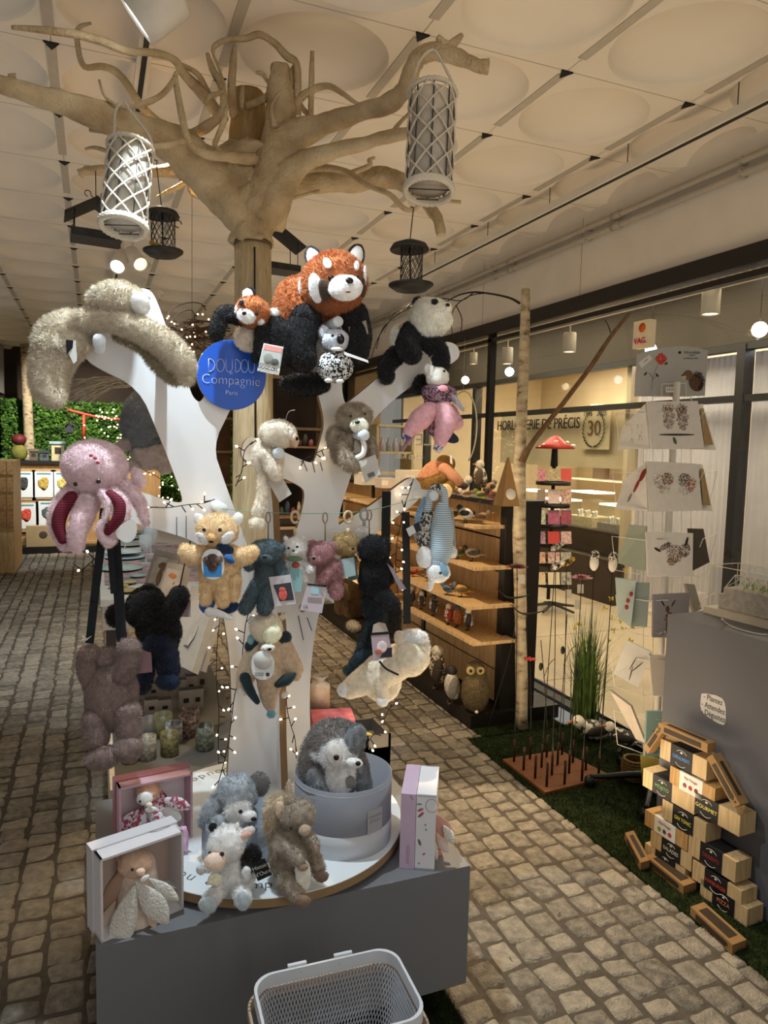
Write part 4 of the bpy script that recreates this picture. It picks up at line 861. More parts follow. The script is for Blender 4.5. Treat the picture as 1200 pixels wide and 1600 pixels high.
# centre bear comforter
T = Toy('bear_comforter', 'cream and beige bear comforter with teal patches on the display trunk', 'soft toy', 418, 1020, gap=.13)
CB = 'b9a48c'
T.limb('cloth', [(418, 1000, 20), (395, 1030, 18), (384, 1058, 16), (380, 1078, 10)], 'cfc2ae', FX, 14, label='cream left corner of the cloth body'); T.limb('cloth', [(425, 1000, 22, .01), (424, 1050, 24, .02), (422, 1085, 15, .02), (425, 1106, 7, .02)], CB, FX, 14); T.limb('cloth', [(432, 1000, 20), (448, 1030, 20), (460, 1045, 15), (462, 1056, 9)], CB, FX, 14)
T.limb('teal_patch', [(386, 1055, 9, .035), (394, 1075, 8, .035), (405, 1092, 5, .035)], '2c4048', FX); T.limb('teal_patch', [(462, 1050, 4, .035), (450, 1058, 10, .04), (436, 1062, 8, .045)], '273a40', FX); T.blob('knot_foot', 426, 1112, 8, 7, '6f98a6', .03, 6, fur=FX); T.blob('knot_foot', 447, 1082, 7, 6, 'd6ccc0', .03, 5, rot=40, fur=FX); T.blob('knot_foot', 379, 1078, 6, 7, 'e4ddd0', .02, 5, fur=FX)
T.limb('sleeve', [(402, 1000, 10, .02), (392, 1008, 9, .02)], '2e444c', FX); T.limb('sleeve', [(436, 998, 12, .02), (446, 995, 11, .01)], '26353a', FX); T.blob('collar', 396, 997, 8, 10, '7da4b4', .03, 6, fur=FX)
T.blob('head', 418, 978, 26, 24, 'd6ccba', .035, 22); T.blob('ear', 398, 967, 8, 9, 'cfd6da', .04, 5, fur=FX); T.blob('ear', 443, 962, 6, 7, 'd6ccba', .02, 5); T.blob('face', 428, 984, 17, 17, 'e3d8bf', .055, 16, fur=FX); T.blob('muzzle', 426, 1003, 11, 6, 'efe6d0', .10, 8, fur=FX); T.feat('nose', 430, 1004, 3.4, 2.4, NOSE, 'muzzle', lift=.003)
T.card('hang_tag', [(402, 1007, .105), (436, 1008, .105), (436, 1051, .105), (402, 1050, .105)], 'e9e9e8', .105, rnd=1)
m = MB(); m.lathe(T.P(420, 1021, .1075), [(.0003, 0), (14*T.s, 0), (14*T.s, .0012), (.0003, .0012)], 24, 0, (rt, up, -fw)); part('round_label', m, mat('dcdad6', .6, .02), T.t)
for y in (1040, 1043): T.card('tag_print', [(407, y, .107), (420, y, .107), (420, y+1, .107), (407, y+1, .107)], '6a7a80', .107)
T.card('tag_print', [(424, 1040, .107), (429, 1040, .107), (429, 1045, .107), (424, 1045, .107)], '30343a', .107)
# --- red pandas
RP = 'a86a40'
T = Toy('red_panda_plush', 'small red panda plush lying over the top of the blue round sign', 'soft toy', 396, 500, gap=.10)
T.blob('body', 386, 522, 26, 24, 'cfc6ba', -.04, 18); T.limb('arm', [(375, 495, 15), (352, 492, 15, .01), (343, 512, 13, .02), (341, 524, 13, .02)], BLK); T.limb('arm', [(388, 500, 9, .02), (365, 498, 8, .03)], BLK); T.limb('body_back', [(415, 500, 18, -.02), (433, 520, 26, -.02), (440, 548, 24, -.02)], BLK, n=14); T.limb('leg', [(412, 520, 14, .01), (408, 550, 13, .01), (404, 560, 11, .01)], BLK)
T.blob('head', 396, 490, 28, 26, RP, .02, 24, rot=-15); T.blob('ear', 389, 463, 9, 10, 'e8ecf0', .02, 5, rot=10, fur=FX); T.blob('ear_rim', 392, 459, 9, 10, BLK, .012, 4, fur=FX); T.blob('ear', 428, 488, 10, 9, 'dfe4ea', .0, 5, fur=FS)
T.blob('muzzle', 390, 500, 16, 13, 'e9ecec', .05, 12, rot=-20, fur=FX); T.feat('nose', 389, 500, 3.6, 3.2, NOSE, 'muzzle', lift=.003); T.blob('cheek', 377, 487, 7, 11, 'f0f2f4', .035, 6, rot=-20, fur=FX); T.blob('cheek', 410, 507, 7, 6, 'f0f2f4', .035, 6, fur=FX); T.feat('glasses', 384, 482, 6, 5, '20222a', 'head', th=.2, lift=.004); T.eye(384, 482, 2.6, 'head', .007); T.eye(407, 500, 2.8, 'head', .006)
q = T.card('photo_tag', [(417, 543, .06), (447, 549, .06), (440, 592, .06), (407, 585, .06)], 'd9d6d2', .06)
T.card('photo', [(418.5, 545, .0615), (445.5, 550.5, .0615), (441, 579, .0615), (410, 573, .0615)], 'b0b4b2', .0615); T.card('photo_sky', [(418.5, 545, .062), (445.5, 550.5, .062), (444, 558, .062), (417, 553, .062)], 'd78f86', .062); T.blob('printed_person', 424, 566, 7, 8, '7c7c74', .063, 1, fur=None, wob=0); T.blob('printed_animal', 434, 572, 6, 5, '4a4a46', .0632, 1, fur=None, wob=0)
T.txt('tag_lettering', 'DOGCOLL', 424, 581.5, 6.5, '20202a', .0625, (.975, -.2), thin=.0003)
T = Toy('red_panda_plush', 'giant red panda plush sitting on top of the white display', 'soft toy', 520, 460, gap=.13)
T.blob('body', 472, 468, 50, 56, RP, -.10, 46, rot=25, fur=FL); T.limb('arm', [(478, 500, 26), (468, 540, 27, .02), (474, 562, 24, .03)], BLK, FS, 16); T.limb('arm', [(552, 490, 24, -.02), (560, 525, 22, 0), (558, 552, 19, .01)], BLK, FS, 16); T.blob('chest', 515, 530, 26, 30, 'bcb7b0', -.05, 20)
T.blob('seat', 470, 590, 44, 20, '121215', -.12, 30); T.blob('head', 523, 446, 52, 49, RP, .03, 46, fur=FL, wob=.05)
for (x, y, r) in ((490, 404, 18), (556, 400, -12)):
    T.blob('ear_rim', x, y, 15, 21, BLK, .0, 8, rot=r, fur=FX); T.blob('ear', x+1, y+4, 11, 17, 'e6e2de', .022, 7, rot=r, fur=FX)
T.feat('cheek', 498, 466, 12, 22, 'efeae2', 'head', rot=8, th=.4, fur=FX); T.feat('cheek', 571, 440, 4, 18, 'efeae2', 'head', rot=0, th=.4, fur=FX); T.feat('dark_patch', 511, 471, 9, 17, '4a3a30', 'head', rot=8, th=.4, fur=FX, lift=.006); T.feat('dark_patch', 569, 460, 6, 15, '3e3028', 'head', th=.4, fur=FX, lift=.004)
T.feat('brow', 516, 431, 6, 10, 'f3ece4', 'head', rot=25, th=.4, fur=FX); T.feat('brow', 559, 430, 4.5, 10, 'f3ece4', 'head', rot=-8, th=.4, fur=FX)
T.blob('muzzle', 543, 470, 26, 19, 'ebe6de', .135, 18, rot=6, fur=FX); T.feat('nose', 550, 465, 6, 5, NOSE, 'muzzle', lift=.004, th=.7); T.eye(522, 456, 4.2, 'head', .006); T.eye(560, 452, 3.8, 'head', .008)
T.feat('mouth', 548, 481, 4, 1.4, '8a4a44', 'muzzle', lift=.003); T.blob('cheek_tuft', 471, 446, 5, 14, 'e6ded6', .0, 8, fur=FS)
T.card('hang_tag', [(545, 515, .03), (572, 504, .03), (576, 524, .03), (552, 544, .03)], 'a99f96', .03); T.card('hang_tag', [(540, 560, .10), (576, 573, .10), (577, 577, .10), (541, 565, .10)], 'dad4ce', .10)
# koala
T = Toy('koala_plush', 'small grey koala plush with a black and white knitted body below the big red panda', 'soft toy', 524, 560, gap=.16)
T.blob('body', 524, 573, 29, 25, mat('15151a', .9, kind='cells', scale=190, h2='e6e6e6', bump=.5, bscale=200), 0, 24, fur=None, wob=.04); T.blob('head', 526, 534, 22, 18, 'b9bcc6', .02, 18, fur=FX); T.blob('ear', 506, 519, 10, 11, 'c5c8cf', .01, 6); T.blob('ear', 549, 530, 10, 11, 'b4b7be', .01, 6); T.feat('nose', 534, 537, 6, 8, NOSE, 'head', lift=.006, th=.8); T.eye(522, 532, 2.2, 'head')
T.blob('foot', 514, 597, 7, 4, 'd9d9dc', .03, 5, fur=FX); T.blob('foot', 532, 598, 7, 4, 'd9d9dc', .03, 5, fur=FX); T.string([(526, 505, .02), (519, 517, .04), (526, 520, .05)]); T.blob('collar', 528, 551, 10, 3, 'e3e3e3', .05, 4, fur=None)
# panda
T = Toy('panda_plush', 'black and white panda plush leaning on the upper right limb of the display', 'soft toy', 655, 540, gap=.10)
T.blob('body', 634, 524, 25, 27, 'd8d2c8', -.05, 24, rot=30); T.limb('arm', [(646, 520, 21), (636, 545, 20, .03), (642, 556, 18, .04)], BLK, n=14); T.limb('arm', [(666, 530, 18), (684, 548, 17, .01), (690, 570, 14, .01)], BLK, n=14); T.limb('leg', [(618, 552, 17, -.04), (604, 570, 15, -.04), (604, 585, 14, -.04)], BLK); T.limb('leg', [(660, 590, 12, -.06), (655, 600, 12, -.06)], BLK)
T.blob('head', 672, 499, 34, 32, 'e2dace', .02, 30, rot=-10); T.blob('ear', 652, 475, 9, 10, BLK, .02, 6, fur=FX); T.blob('ear', 678, 470, 8, 6, BLK, -.03, 6, fur=FX); T.feat('eye_patch', 677, 481, 5, 7, BLK, 'head', rot=-30, th=.4, fur=FX); T.feat('eye_patch', 698, 477, 3, 6, BLK, 'head', rot=-30, th=.4, fur=FX); T.blob('muzzle', 694, 487, 11, 10, 'ded3c4', .045, 9, fur=FX); T.feat('nose', 697, 485, 3.6, 3, NOSE, 'muzzle', lift=.003)
# pink mouse comforter
FLW = mat('a88b98', .9, kind='cells', scale=160, h2='5a3c50'); FLW2 = mat('ded6d8', .9, kind='cells', scale=140, h2='4a4a80')
T = Toy('mouse_comforter', 'white mouse cuddle toy with a floral collar and pink legs on the right peg', 'soft toy', 682, 630, gap=.14)
T.blob('head', 683, 591, 18, 17, 'dcd4cc', .02, 17, fur=FX); T.blob('ear', 669, 579, 7, 10, 'e2dbd4', .02, 4, rot=20, fur=FX); T.blob('ear', 693, 574, 5, 5, FLW, .0, 3, fur=None); T.blob('collar', 685, 616, 27, 16, FLW, .01, 20, fur=None, wob=.25); T.blob('long_ear', 711, 628, 5, 22, '8f8890', .03, 3, rot=38, fur=FX)
T.limb('leg', [(674, 640, 15), (656, 656, 18, .01), (640, 674, 11, .01)], 'd2a5ae', FX, 14); T.limb('leg', [(692, 638, 15, .01), (696, 662, 18, .02), (688, 690, 11, .02)], 'd2a5ae', FX, 14); T.limb('leg', [(706, 640, 10, -.02), (714, 660, 12, -.02)], 'c59aa4', FX, 12); T.blob('skirt', 690, 660, 26, 22, FLW, -.03, 12, fur=None, wob=.2); T.limb('ribbon', [(652, 672, 4, -.02), (636, 692, 3, -.02), (630, 702, 2, -.02)], 'a07a84', None)
T.blob('foot', 635, 682, 8, 7, FLW2, .01, 6, fur=None); T.blob('foot', 684, 700, 8, 8, FLW2, .02, 6, fur=None); T.feat('nose', 700, 590, 2, 2, 'c98f90', 'head', lift=.003); T.eye(692, 585, 1.8, 'head'); T.card('heart_tag', [(695, 680, .03), (704, 675, .03), (715, 684, .03), (716, 692, .03), (706, 695, .03), (694, 690, .03)], '141c30', .03, rnd=1); T.card('hang_tag', [(671, 575, .05), (676, 576, .05), (675, 592, .05), (670, 591, .05)], 'e0dad2', .05); T.blob('pink_button', 690, 611, 8, 5, 'd78f98', .055, 2, fur=None); T.string([(680, 553, .03), (672, 562, .03), (673, 576, .05)])
# white sloth (left knob)
WS = 'd2cabd'
T = Toy('sloth_plush', 'cream long-limbed sloth plush hanging on the middle peg beside the driftwood trunk', 'soft toy', 425, 700, gap=.13)
T.blob('body', 418, 716, 26, 34, WS, -.01, 22, rot=8); T.blob('head', 436, 679, 30, 23, WS, .02, 24); T.blob('face', 461, 688, 8, 13, 'c2ab92', .03, 12, rot=10, fur=FX); T.blob('cheek', 455, 681, 8, 10, 'e4ddd2', .04, 8, rot=-20, fur=FX); T.feat('nose', 467, 688, 3, 3, NOSE, 'face', lift=.003); T.limb('arm', [(418, 712, 15, .02), (430, 735, 14, .03), (434, 744, 11, .03)], WS); T.limb('leg', [(413, 740, 12), (411, 775, 11), (404, 800, 11, .01)], WS); T.blob('foot', 403, 818, 13, 12, WS, .02, 11)
T.card('care_tag', [(420, 752, .02), (441, 744, .02), (457, 772, .02), (438, 785, .02)], 'cbc6bf', .02); T.string([(447, 660, .02), (452, 645, .02), (462, 642, .02)], name='twig_string')
# taupe sloth
TS = '9a8e7c'
T = Toy('sloth_plush', 'taupe sloth plush with a cream face hanging by the valley of the right limbs', 'soft toy', 553, 690, gap=.12)
T.blob('body', 545, 695, 30, 38, TS, -.01, 24, rot=-20, fur=FL); T.blob('head', 554, 653, 30, 24, TS, .02, 26, fur=FL); T.blob('back_fur', 523, 684, 15, 22, TS, 0, 16, fur=FL); T.blob('face', 562, 668, 15, 13, 'e6dcc8', .065, 12, fur=FX); T.feat('nose', 560, 665, 4, 3, NOSE, 'face', lift=.004); T.eye(550, 656, 2, 'head', .01); T.eye(571, 652, 2, 'head', .01)
T.limb('arm', [(535, 700, 15, .02), (545, 722, 15, .04), (552, 730, 13, .04)], TS, FL); T.limb('arm', [(580, 690, 9), (583, 708, 11, .02), (582, 713, 11, .02)], TS, FL); T.blob('belly', 564, 700, 12, 19, '77695a', .045, 8, fur=FX); T.limb('white_claw', [(566, 688, 3, .07), (570, 700, 4, .07), (568, 712, 4, .07), (560, 717, 4, .07)], 'e8e6e0', None)
T.card('care_tag', [(561, 722, .05), (587, 712, .05), (595, 742, .05), (571, 756, .05)], 'cbc6c0', .05); T.card('tag_print', [(574, 742, .0515), (584, 738, .0515), (587, 744, .0515), (577, 748, .0515)], '6f6a66', .0515)
# round white plugs that hold the sloths
for x, y, l in ((436, 708, 0), (570, 676, 0)):
    pass
# striped rabbit comforter upside down
STR = mat('7fa0b4', .9, kind='stripes', scale=42, h2='d6dce0'); DOT = mat('c9c4bc', .9, kind='cells', scale=150, h2='3c3c46')
T = Toy('rabbit_comforter', 'blue striped rabbit cuddle toy hanging upside down from the far right peg', 'soft toy', 680, 820, gap=.12)
T.limb('striped_bib', [(690, 795, 11, .02), (690, 825, 18, .02), (688, 860, 18, .02), (686, 876, 14, .02)], STR, None, 16); T.limb('spotted_panel', [(668, 800, 9), (662, 835, 13), (664, 855, 10)], DOT, None, 14); T.limb('blue_panel', [(668, 775, 6), (657, 810, 10, -.01), (655, 840, 8, -.01)], '7ea0bd', FX); T.limb('grey_back', [(700, 800, 10, -.02), (702, 850, 12, -.02)], '96938f', FX)
T.limb('loop', [(668, 795, 6, .02), (672, 774, 6, .03), (682, 763, 6, .03), (692, 768, 6, .03), (694, 795, 6, .02)], STR, None); T.blob('knot', 680, 762, 9, 6, DOT, .04, 5, fur=None)
T.blob('head', 684, 893, 19, 18, 'dfe2e4', .02, 16, fur=FX); T.feat('blue_patch', 692, 888, 6, 12, '7ba0b4', 'head', rot=20, th=.4, fur=FX); T.eye(686, 893, 2, 'head'); T.blob('ear', 662, 870, 13, 18, 'dcdcda', .03, 8, fur=FX); T.blob('arm', 706, 862, 9, 11, 'cfcfcc', .0, 7, rot=20, fur=FX); T.limb('ear_tip', [(674, 905, 6, .02), (671, 918, 5, .02)], 'e6e6e6', FX)
T.card('care_tag', [(634, 826, .03), (645, 820, .03), (650, 831, .03), (639, 838, .03)], 'dfe3e6', .03); T.card('care_tag', [(645, 820, .031), (654, 815, .031), (657, 828, .031), (650, 832, .031)], '20242c', .031)
# straps over the right lower limb
for (x0, x1, w) in ((604, 600, 7), (634, 636, 6)):
    m = MB(); a = PY(x0, 768 if x0 < 620 else 800, BY-.03); b = PY(x1, 985 if x0 < 620 else 975, BY-.03); z = (b-a).normalized(); x = z.cross(fw).normalized(); m.frame((a+b)/2, x, x.cross(z), z, w*dep(a)/FPX, .0015, (b-a).length/2)
    solo('webbing_strap', m, WEB, ('wide black strap hung over the lower right limb, nearest the black dog plush', 'black strap hanging beside the blue striped rabbit toy')[x0 > 620], 'strap')
# grey hooded toy behind the left limb
T = Toy('hooded_plush', 'grey hooded plush seen from behind beyond the left limb, upside down', 'soft toy', 225, 660, gap=-.12)
T.blob('hood', 226, 655, 36, 52, '6f757a', 0, 30, rot=-8); T.limb('arm', [(205, 690, 14), (180, 702, 9)], '948a86', FX); T.blob('hem', 235, 712, 34, 24, '9a908c', -.01, 20, fur=FX, wob=.3); T.blob('foot', 208, 728, 12, 12, '9a908c', 0, 9, fur=FX); T.blob('foot', 258, 730, 13, 12, '9a908c', 0, 9, fur=FX)
# ================================================================== TOYS ON THE DISC
def ztoy(px, py): return dep(PZ(px, py, DZ))
# drums
def drum(cx, rxp, ytop, ybot, split, label, liner, gap=0):
    B = PZ(cx, ybot, DZ+.001); d0 = dep(B); 
    # the pixel row given is the front bottom edge; centre lies one radius further
    hd = Vector((fw.x, fw.y, 0)).normalized(); R = rxp*(d0+.1)/FPX; C0 = B+hd*R
    # height from front rim
    q = PP(cx, ytop, B, hd); H = q.z-DZ; hs = PP(cx, split, B, hd).z-DZ
    t = thing('gift_drum', label, 'gift box', (C0.x, C0.y, DZ)); b = Vector((C0.x, C0.y, DZ))
    m = MB(); m.lathe(b, [(.001, 0), (R*1.01, 0), (R*1.01, hs), (R*.99, hs+.001)], 56); part('base_lid', m, mat('c6c9d0' if R > .13 else 'a9b3c0', .4, .01), t, label='pale lower band')
    m = MB(); m.lathe(b, [(R, hs), (R, H), (R-.004, H), (R-.004, .02), (.001, .02)], 56); part('body', m, mat('83858f' if R > .13 else '8d98a6', .45, .02), t)
    m = MB(); m.lathe(b, [(R+.0006, H-.012), (R+.0012, H-.0125), (R+.0012, H-.0135), (R+.0006, H-.014)], 56); part('rim_line', m, mat('c9c9c9', .4, 0), t)
    return t, b, R, H
t, b, R, H = drum(530, 77, 1240, 1345, 1310, 'large grey round gift drum holding the big grey penguin plush', 0)
q = PP(589, 1284, b-Vector((fw.x, fw.y, 0)).normalized()*R*.8, Vector((fw.x, fw.y, 0)).normalized())
d = (q-Vector((b.x, b.y, q.z))); d.z = 0; d.normalize(); c = Vector((b.x, b.y, q.z))+d*(R+.001); x = Zv.cross(d)
m = MB(); m.frame(c, x, d, Zv, .028, .0008, .035); part('label_sticker', m, mat('aaaab2', .5, .02), t)
text('label_lettering', 'Histoire\nd\'Ours', c+d*.001+Zv*.008, x, Zv, .015, mat('8a8a90', .5, 0), t, depth=.0002)
dd = (-Vector((fw.x, fw.y, 0)).normalized()-rt*.5); dd.z = 0; dd.normalize(); text('lid_lettering', "Histoire d'Ours", Vector((b.x, b.y, DZ+H-.027))+dd*(R+.001), Zv.cross(dd), Zv, .012, mat('c9c9c9', .5, 0), t, depth=.0002, thin=-.0003)
drum2 = drum(362, 57, 1300, 1362, 1328, 'small grey round gift drum holding the grey rabbit plush', 0)
GB = 'a9adb3'
T = Toy('penguin_plush', 'large grey and white penguin-like plush sitting in the big grey drum', 'soft toy', 525, 1220, d=dep(b)-.01)
GR = '7c7875'; GL = mat('8a8f95', .95, .35, 60, sheen=.3, spec=.1)
T.blob('body', 522, 1210, 42, 42, GL, -.01, 38); T.blob('chest', 533, 1200, 24, 34, 'f1f1ef', .045, 22); T.blob('head', 524, 1160, 46, 39, GR, .0, 40, fur=FL, wob=.05); T.blob('face', 529, 1168, 30, 30, 'f3f4f4', .05, 26, fur=FL); T.blob('forehead', 552, 1150, 19, 28, GL, .045, 20, rot=-30, fur=FS); T.blob('cheek', 501, 1172, 15, 12, 'ccd0d4', .045, 10, fur=FL)
T.blob('eye_patch', 527, 1160, 12, 17, 'cdc9c6', .112, 6, rot=15, fur=None); T.blob('beak', 556, 1174, 13, 8, 'e3e6ea', .10, 9, rot=-12, fur=FX); T.blob('nose', 562, 1170, 4, 3.4, NOSE, .13, 3, fur=None, wob=0); T.blob('eye', 530, 1161, 4.2, 4.2, NOSE, .131, 3, fur=None, wob=0)
T.blob('ear', 483, 1184, 18, 42, GR, .02, 12, rot=-8, fur=FL); T.limb('arm', [(495, 1205, 18, .03), (503, 1225, 17, .05)], GL); T.limb('arm', [(562, 1205, 16, .0), (568, 1225, 15, .01)], GL); T.blob('ribbon', 551, 1207, 8, 9, '777370', .08, 3, fur=None, wob=.5); T.blob('ear', 565, 1190, 10, 30, GR, -.01, 8, rot=20)
T = Toy('rabbit_plush', 'grey and white lop-eared plush lying in the small grey drum', 'soft toy', 365, 1260, d=dep(drum2[1])-.01)
GZ = mat('b5bdc5', .95, .3, 60, sheen=.3, spec=.1)
T.blob('body', 362, 1278, 40, 30, GZ, -.01, 34); T.blob('head', 374, 1234, 34, 30, GZ, .02, 30, fur=FS); T.limb('ear', [(350, 1238, 15, .03), (332, 1262, 16, .04), (322, 1276, 10, .04)], GZ, FL); T.blob('ear', 406, 1223, 17, 20, '6d6d6d', .01, 12); T.blob('face', 378, 1252, 22, 24, 'eef3f6', .055, 18, fur=FL); T.blob('muzzle', 398, 1256, 12, 9, 'e8eef2', .085, 9, fur=FX); T.blob('nose', 406, 1257, 4, 3, NOSE, .10, 3, fur=None); T.blob('eye', 387, 1245, 3, 3, NOSE, .105, 2, fur=None, wob=0)
T.limb('arm', [(338, 1280, 16, .04), (350, 1272, 15, .06)], GZ)
d = ztoy(360, 1395)
T = Toy('cow_plush', 'white calf plush with a black flank sitting in front of the small drum', 'soft toy', 362, 1394, d=d)
T.blob('body', 368, 1366, 33, 36, 'd9dcdc', .0, 28); T.blob('head', 357, 1312, 30, 28, 'e0e3e2', .02, 27); T.blob('ear', 389, 1294, 13, 8, 'd6cfcb', .02, 5, rot=25, fur=FX); T.blob('ear_lining', 388, 1296, 9, 5, 'cfa69a', .035, 3, rot=25, fur=None); T.blob('ear', 334, 1290, 8, 8, '1d1d20', .01, 5, rot=-30, fur=FX); T.blob('muzzle', 346, 1325, 17, 14, 'dcc3b4', .075, 12, fur=FX); T.eye(357, 1313, 3, 'head', .006); T.eye(337, 1315, 2.6, 'head', .006); T.blob('horn', 352, 1284, 4, 5, 'e9e9e6', .02, 4, fur=FX); T.blob('horn', 373, 1284, 4, 5, 'e9e9e6', .02, 4, fur=FX)
T.limb('arm', [(345, 1345, 10, .03), (328, 1340, 9, .05)], 'd9dcdc'); T.blob('paw', 323, 1341, 8, 9, 'b9bfc0', .06, 6, fur=FX); T.blob('black_flank', 393, 1345, 16, 24, '121214', -.01, 16); T.limb('arm', [(388, 1335, 10, .02), (392, 1345, 10, .04)], '141416'); T.blob('paw', 391, 1347, 8, 10, 'c6caca', .055, 6, fur=FX); T.limb('leg', [(348, 1378, 13, .04), (338, 1385, 14, .07)], 'd9dcdc'); T.limb('leg', [(378, 1378, 13, .04), (388, 1380, 14, .07)], 'd9dcdc'); T.blob('foot', 337, 1386, 15, 14, 'a9b4bb', .085, 6, rot=-30, fur=FX); T.blob('foot', 389, 1381, 14, 15, 'a9b4bb', .085, 6, rot=-20, fur=FX); T.blob('ribbon', 348, 1349, 10, 9, 'd6d0b8', .085, 4, fur=None, wob=.5)
g = T.card('hang_tag', [(398, 1336, .05), (418, 1327, .05), (430, 1352, .05), (408, 1362, .05)], '121214', .05); T.txt('tag_lettering', 'Histoire', 413, 1339, 8.5, 'e8e8e8', .0515, (.93, .36), thin=-.0002); T.txt('tag_lettering', "d'Ours", 416, 1349, 8.5, 'e8e8e8', .0515, (.93, .36), thin=-.0002)
d = ztoy(478, 1385); SQ = mat('aa9f90', .95, .3, 60, sheen=.3, spec=.1); SQT = 'bcae98'
T = Toy('squirrel_plush', 'brown squirrel plush with a bushy tail sitting before the large drum', 'soft toy', 478, 1384, d=d)
T.limb('tail', [(432, 1330, 14, -.03), (426, 1290, 18, -.02), (428, 1262, 19, -.01), (440, 1248, 12, .0)], SQT, (.016, .0028), 14); T.blob('body', 457, 1336, 38, 50, SQ, 0, 32, rot=8); T.blob('belly', 478, 1345, 13, 28, 'd9d5cc', .07, 8, rot=6, fur=FX); T.blob('head', 467, 1268, 28, 26, SQ, .02, 25); T.limb('ear', [(456, 1246, 8, .02), (453, 1228, 6, .02), (453, 1216, 4, .02)], 'b5aa9a', FS); T.blob('ear', 440, 1262, 9, 16, 'c2b09c', .02, 6, rot=10, fur=FX); T.blob('muzzle', 481, 1278, 10, 9, 'a99886', .075, 8, fur=FX); T.eye(460, 1276, 2.4, 'head', .006)
T.limb('arm', [(452, 1312, 14, .05), (472, 1320, 12, .08)], SQ); T.blob('paw', 479, 1329, 9, 7, '8f7d6d', .09, 6, fur=FX); T.limb('arm', [(485, 1297, 11, .04), (495, 1303, 10, .06)], SQ); T.blob('paw', 497, 1308, 7, 8, '8f7d6d', .07, 6, fur=FX); T.limb('leg', [(455, 1362, 20, .05), (470, 1372, 14, .08)], SQ); T.blob('foot', 479, 1376, 13, 10, '84705f', .10, 7, fur=FX); T.limb('leg', [(490, 1335, 15, .02), (500, 1345, 12, .04)], SQ); T.blob('foot', 505, 1352, 12, 10, '77645a', .06, 7, fur=FX)
# ================================================================== BOXED COMFORTERS
def openbox(label, bl, br_, tl_y, dv, zb, c_out, c_in, c_lid, name='gift_box', lidf=.45, flip=1):
    A = PZ(*bl, zb); B = PZ(*br_, zb); x = (B-A); W_ = x.length; x.normalize(); n = x.cross(Zv); n.normalize()   # n points to viewer
    top = PP(bl[0], tl_y, A, n); H = top.z-zb; D_ = dv; th = .003
    t = thing(name, label, 'gift box', (A+B)/2)
    def fr(c0, sx, sy, sz, mi=0, m=None): m.frame(c0, x, n, Zv, sx, sy, sz, mi)
    m = MB(); Cn = (A+B)/2
    fr(Cn+Zv*th-n*D_/2, W_/2, D_/2, th, m=m); fr(Cn+Zv*(H-th)-n*D_/2, W_/2, D_/2, th, m=m); fr(A+x*th+Zv*H/2-n*D_/2, th, D_/2, H/2, m=m); fr(B-x*th+Zv*H/2-n*D_/2, th, D_/2, H/2, m=m)
    part('tray', m, mat(c_out, .5, .02), t)
    m = MB(); fr(Cn+Zv*H/2-n*(D_-.002), W_/2-.005, .001, H/2-.005, m=m)
    part('lining', m, mat(c_in, .7, .02), t)
    m = MB(); L2 = D_*lidf/2; cc = Cn-n*(D_-L2); e = .0022
    fr(cc+Zv*(H+e), W_/2+e*2, L2, e, m=m); fr(cc-Zv*0+Zv*e*.5, W_/2+e*2, L2, e*.5, m=m); fr(A-x*e+Zv*H/2-n*(D_-L2), e, L2, H/2, m=m); fr(B+x*e+Zv*H/2-n*(D_-L2), e, L2, H/2, m=m); fr(Cn+Zv*H/2-n*(D_+.002), W_/2+e*2, .002, H/2+e*2, m=m)
    part('lid', m, mat(c_lid, .5, .02), t)
    return t, A, B, x, n, H
t, A, B, x, n, H = openbox('white open gift box with a beige petal doll, front left corner of the plinth', (158, 1474), (287, 1420), 1343, .085, PZT+.001, 'd9d6da', 'b9a69c', 'cfcdd2')
text('side_lettering', 'DOUDOU', A+x*.02+Zv*(H+.0005)-n*.05, x, -n*-1, .008, GT, t, depth=.0002)
m = MB(); m.tube([A+x*.13+Zv*(H+.001)-n*.055, A+x*.16+Zv*(H+.001)-n*.04, A+x*.20+Zv*(H+.001)-n*.045], .0006, 4, sub=3); m.ell(A+x*.2+Zv*(H+.001)-n*.05, x*.008, n*.003, Zv*.0004, 8); part('printed_sprig', m, GT, t)
d = dep((A+B)/2)+.02
T = Toy('petal_doll', 'beige doll comforter with white quilted petals inside the front white gift box', 'soft toy', 220, 1440, d=d)
T.limb('body', [(215, 1360, 24, -.02), (212, 1400, 32, -.02), (210, 1430, 34, -.01)], 'd3c4b6', None, 16); T.blob('head', 213, 1346, 27, 21, 'c9ae9a', .01, 22, fur=FX); T.blob('ear', 186, 1336, 8, 12, 'bd967c', 0, 6, fur=FX); T.blob('muzzle', 231, 1346, 7, 6, 'd9b8a4', .055, 5, fur=None); T.eye(218, 1343, 2, 'head'); QU = mat('e2dfd8', .9, .05, 60, bump=.9, bscale=160)
def petal(a, b, w, o, c, rot=None, name='petal'):
    A_ = T.P(*a, o); B_ = T.P(*b, o+.02); z = (B_-A_); L = z.length; z.normalize(); xx = z.cross(fw).normalized(); m = MB(); m.ell((A_+B_)/2, xx*w*T.s, z*L/2, -fw*.006, 20)
    for i, v in enumerate(m.v):
        v = Vector(v); f = (v-A_).dot(z)/L; cc = A_+z*f*L; k = math.sin(math.pi*min(1, max(0, f))**1.3)/max(.15, math.sqrt(max(.001, 1-(2*f-1)**2))); lat = (v-cc).dot(xx); m.v[i] = tuple(v+xx*lat*(k-1)*.7)
    part(name, m, c, T.t)
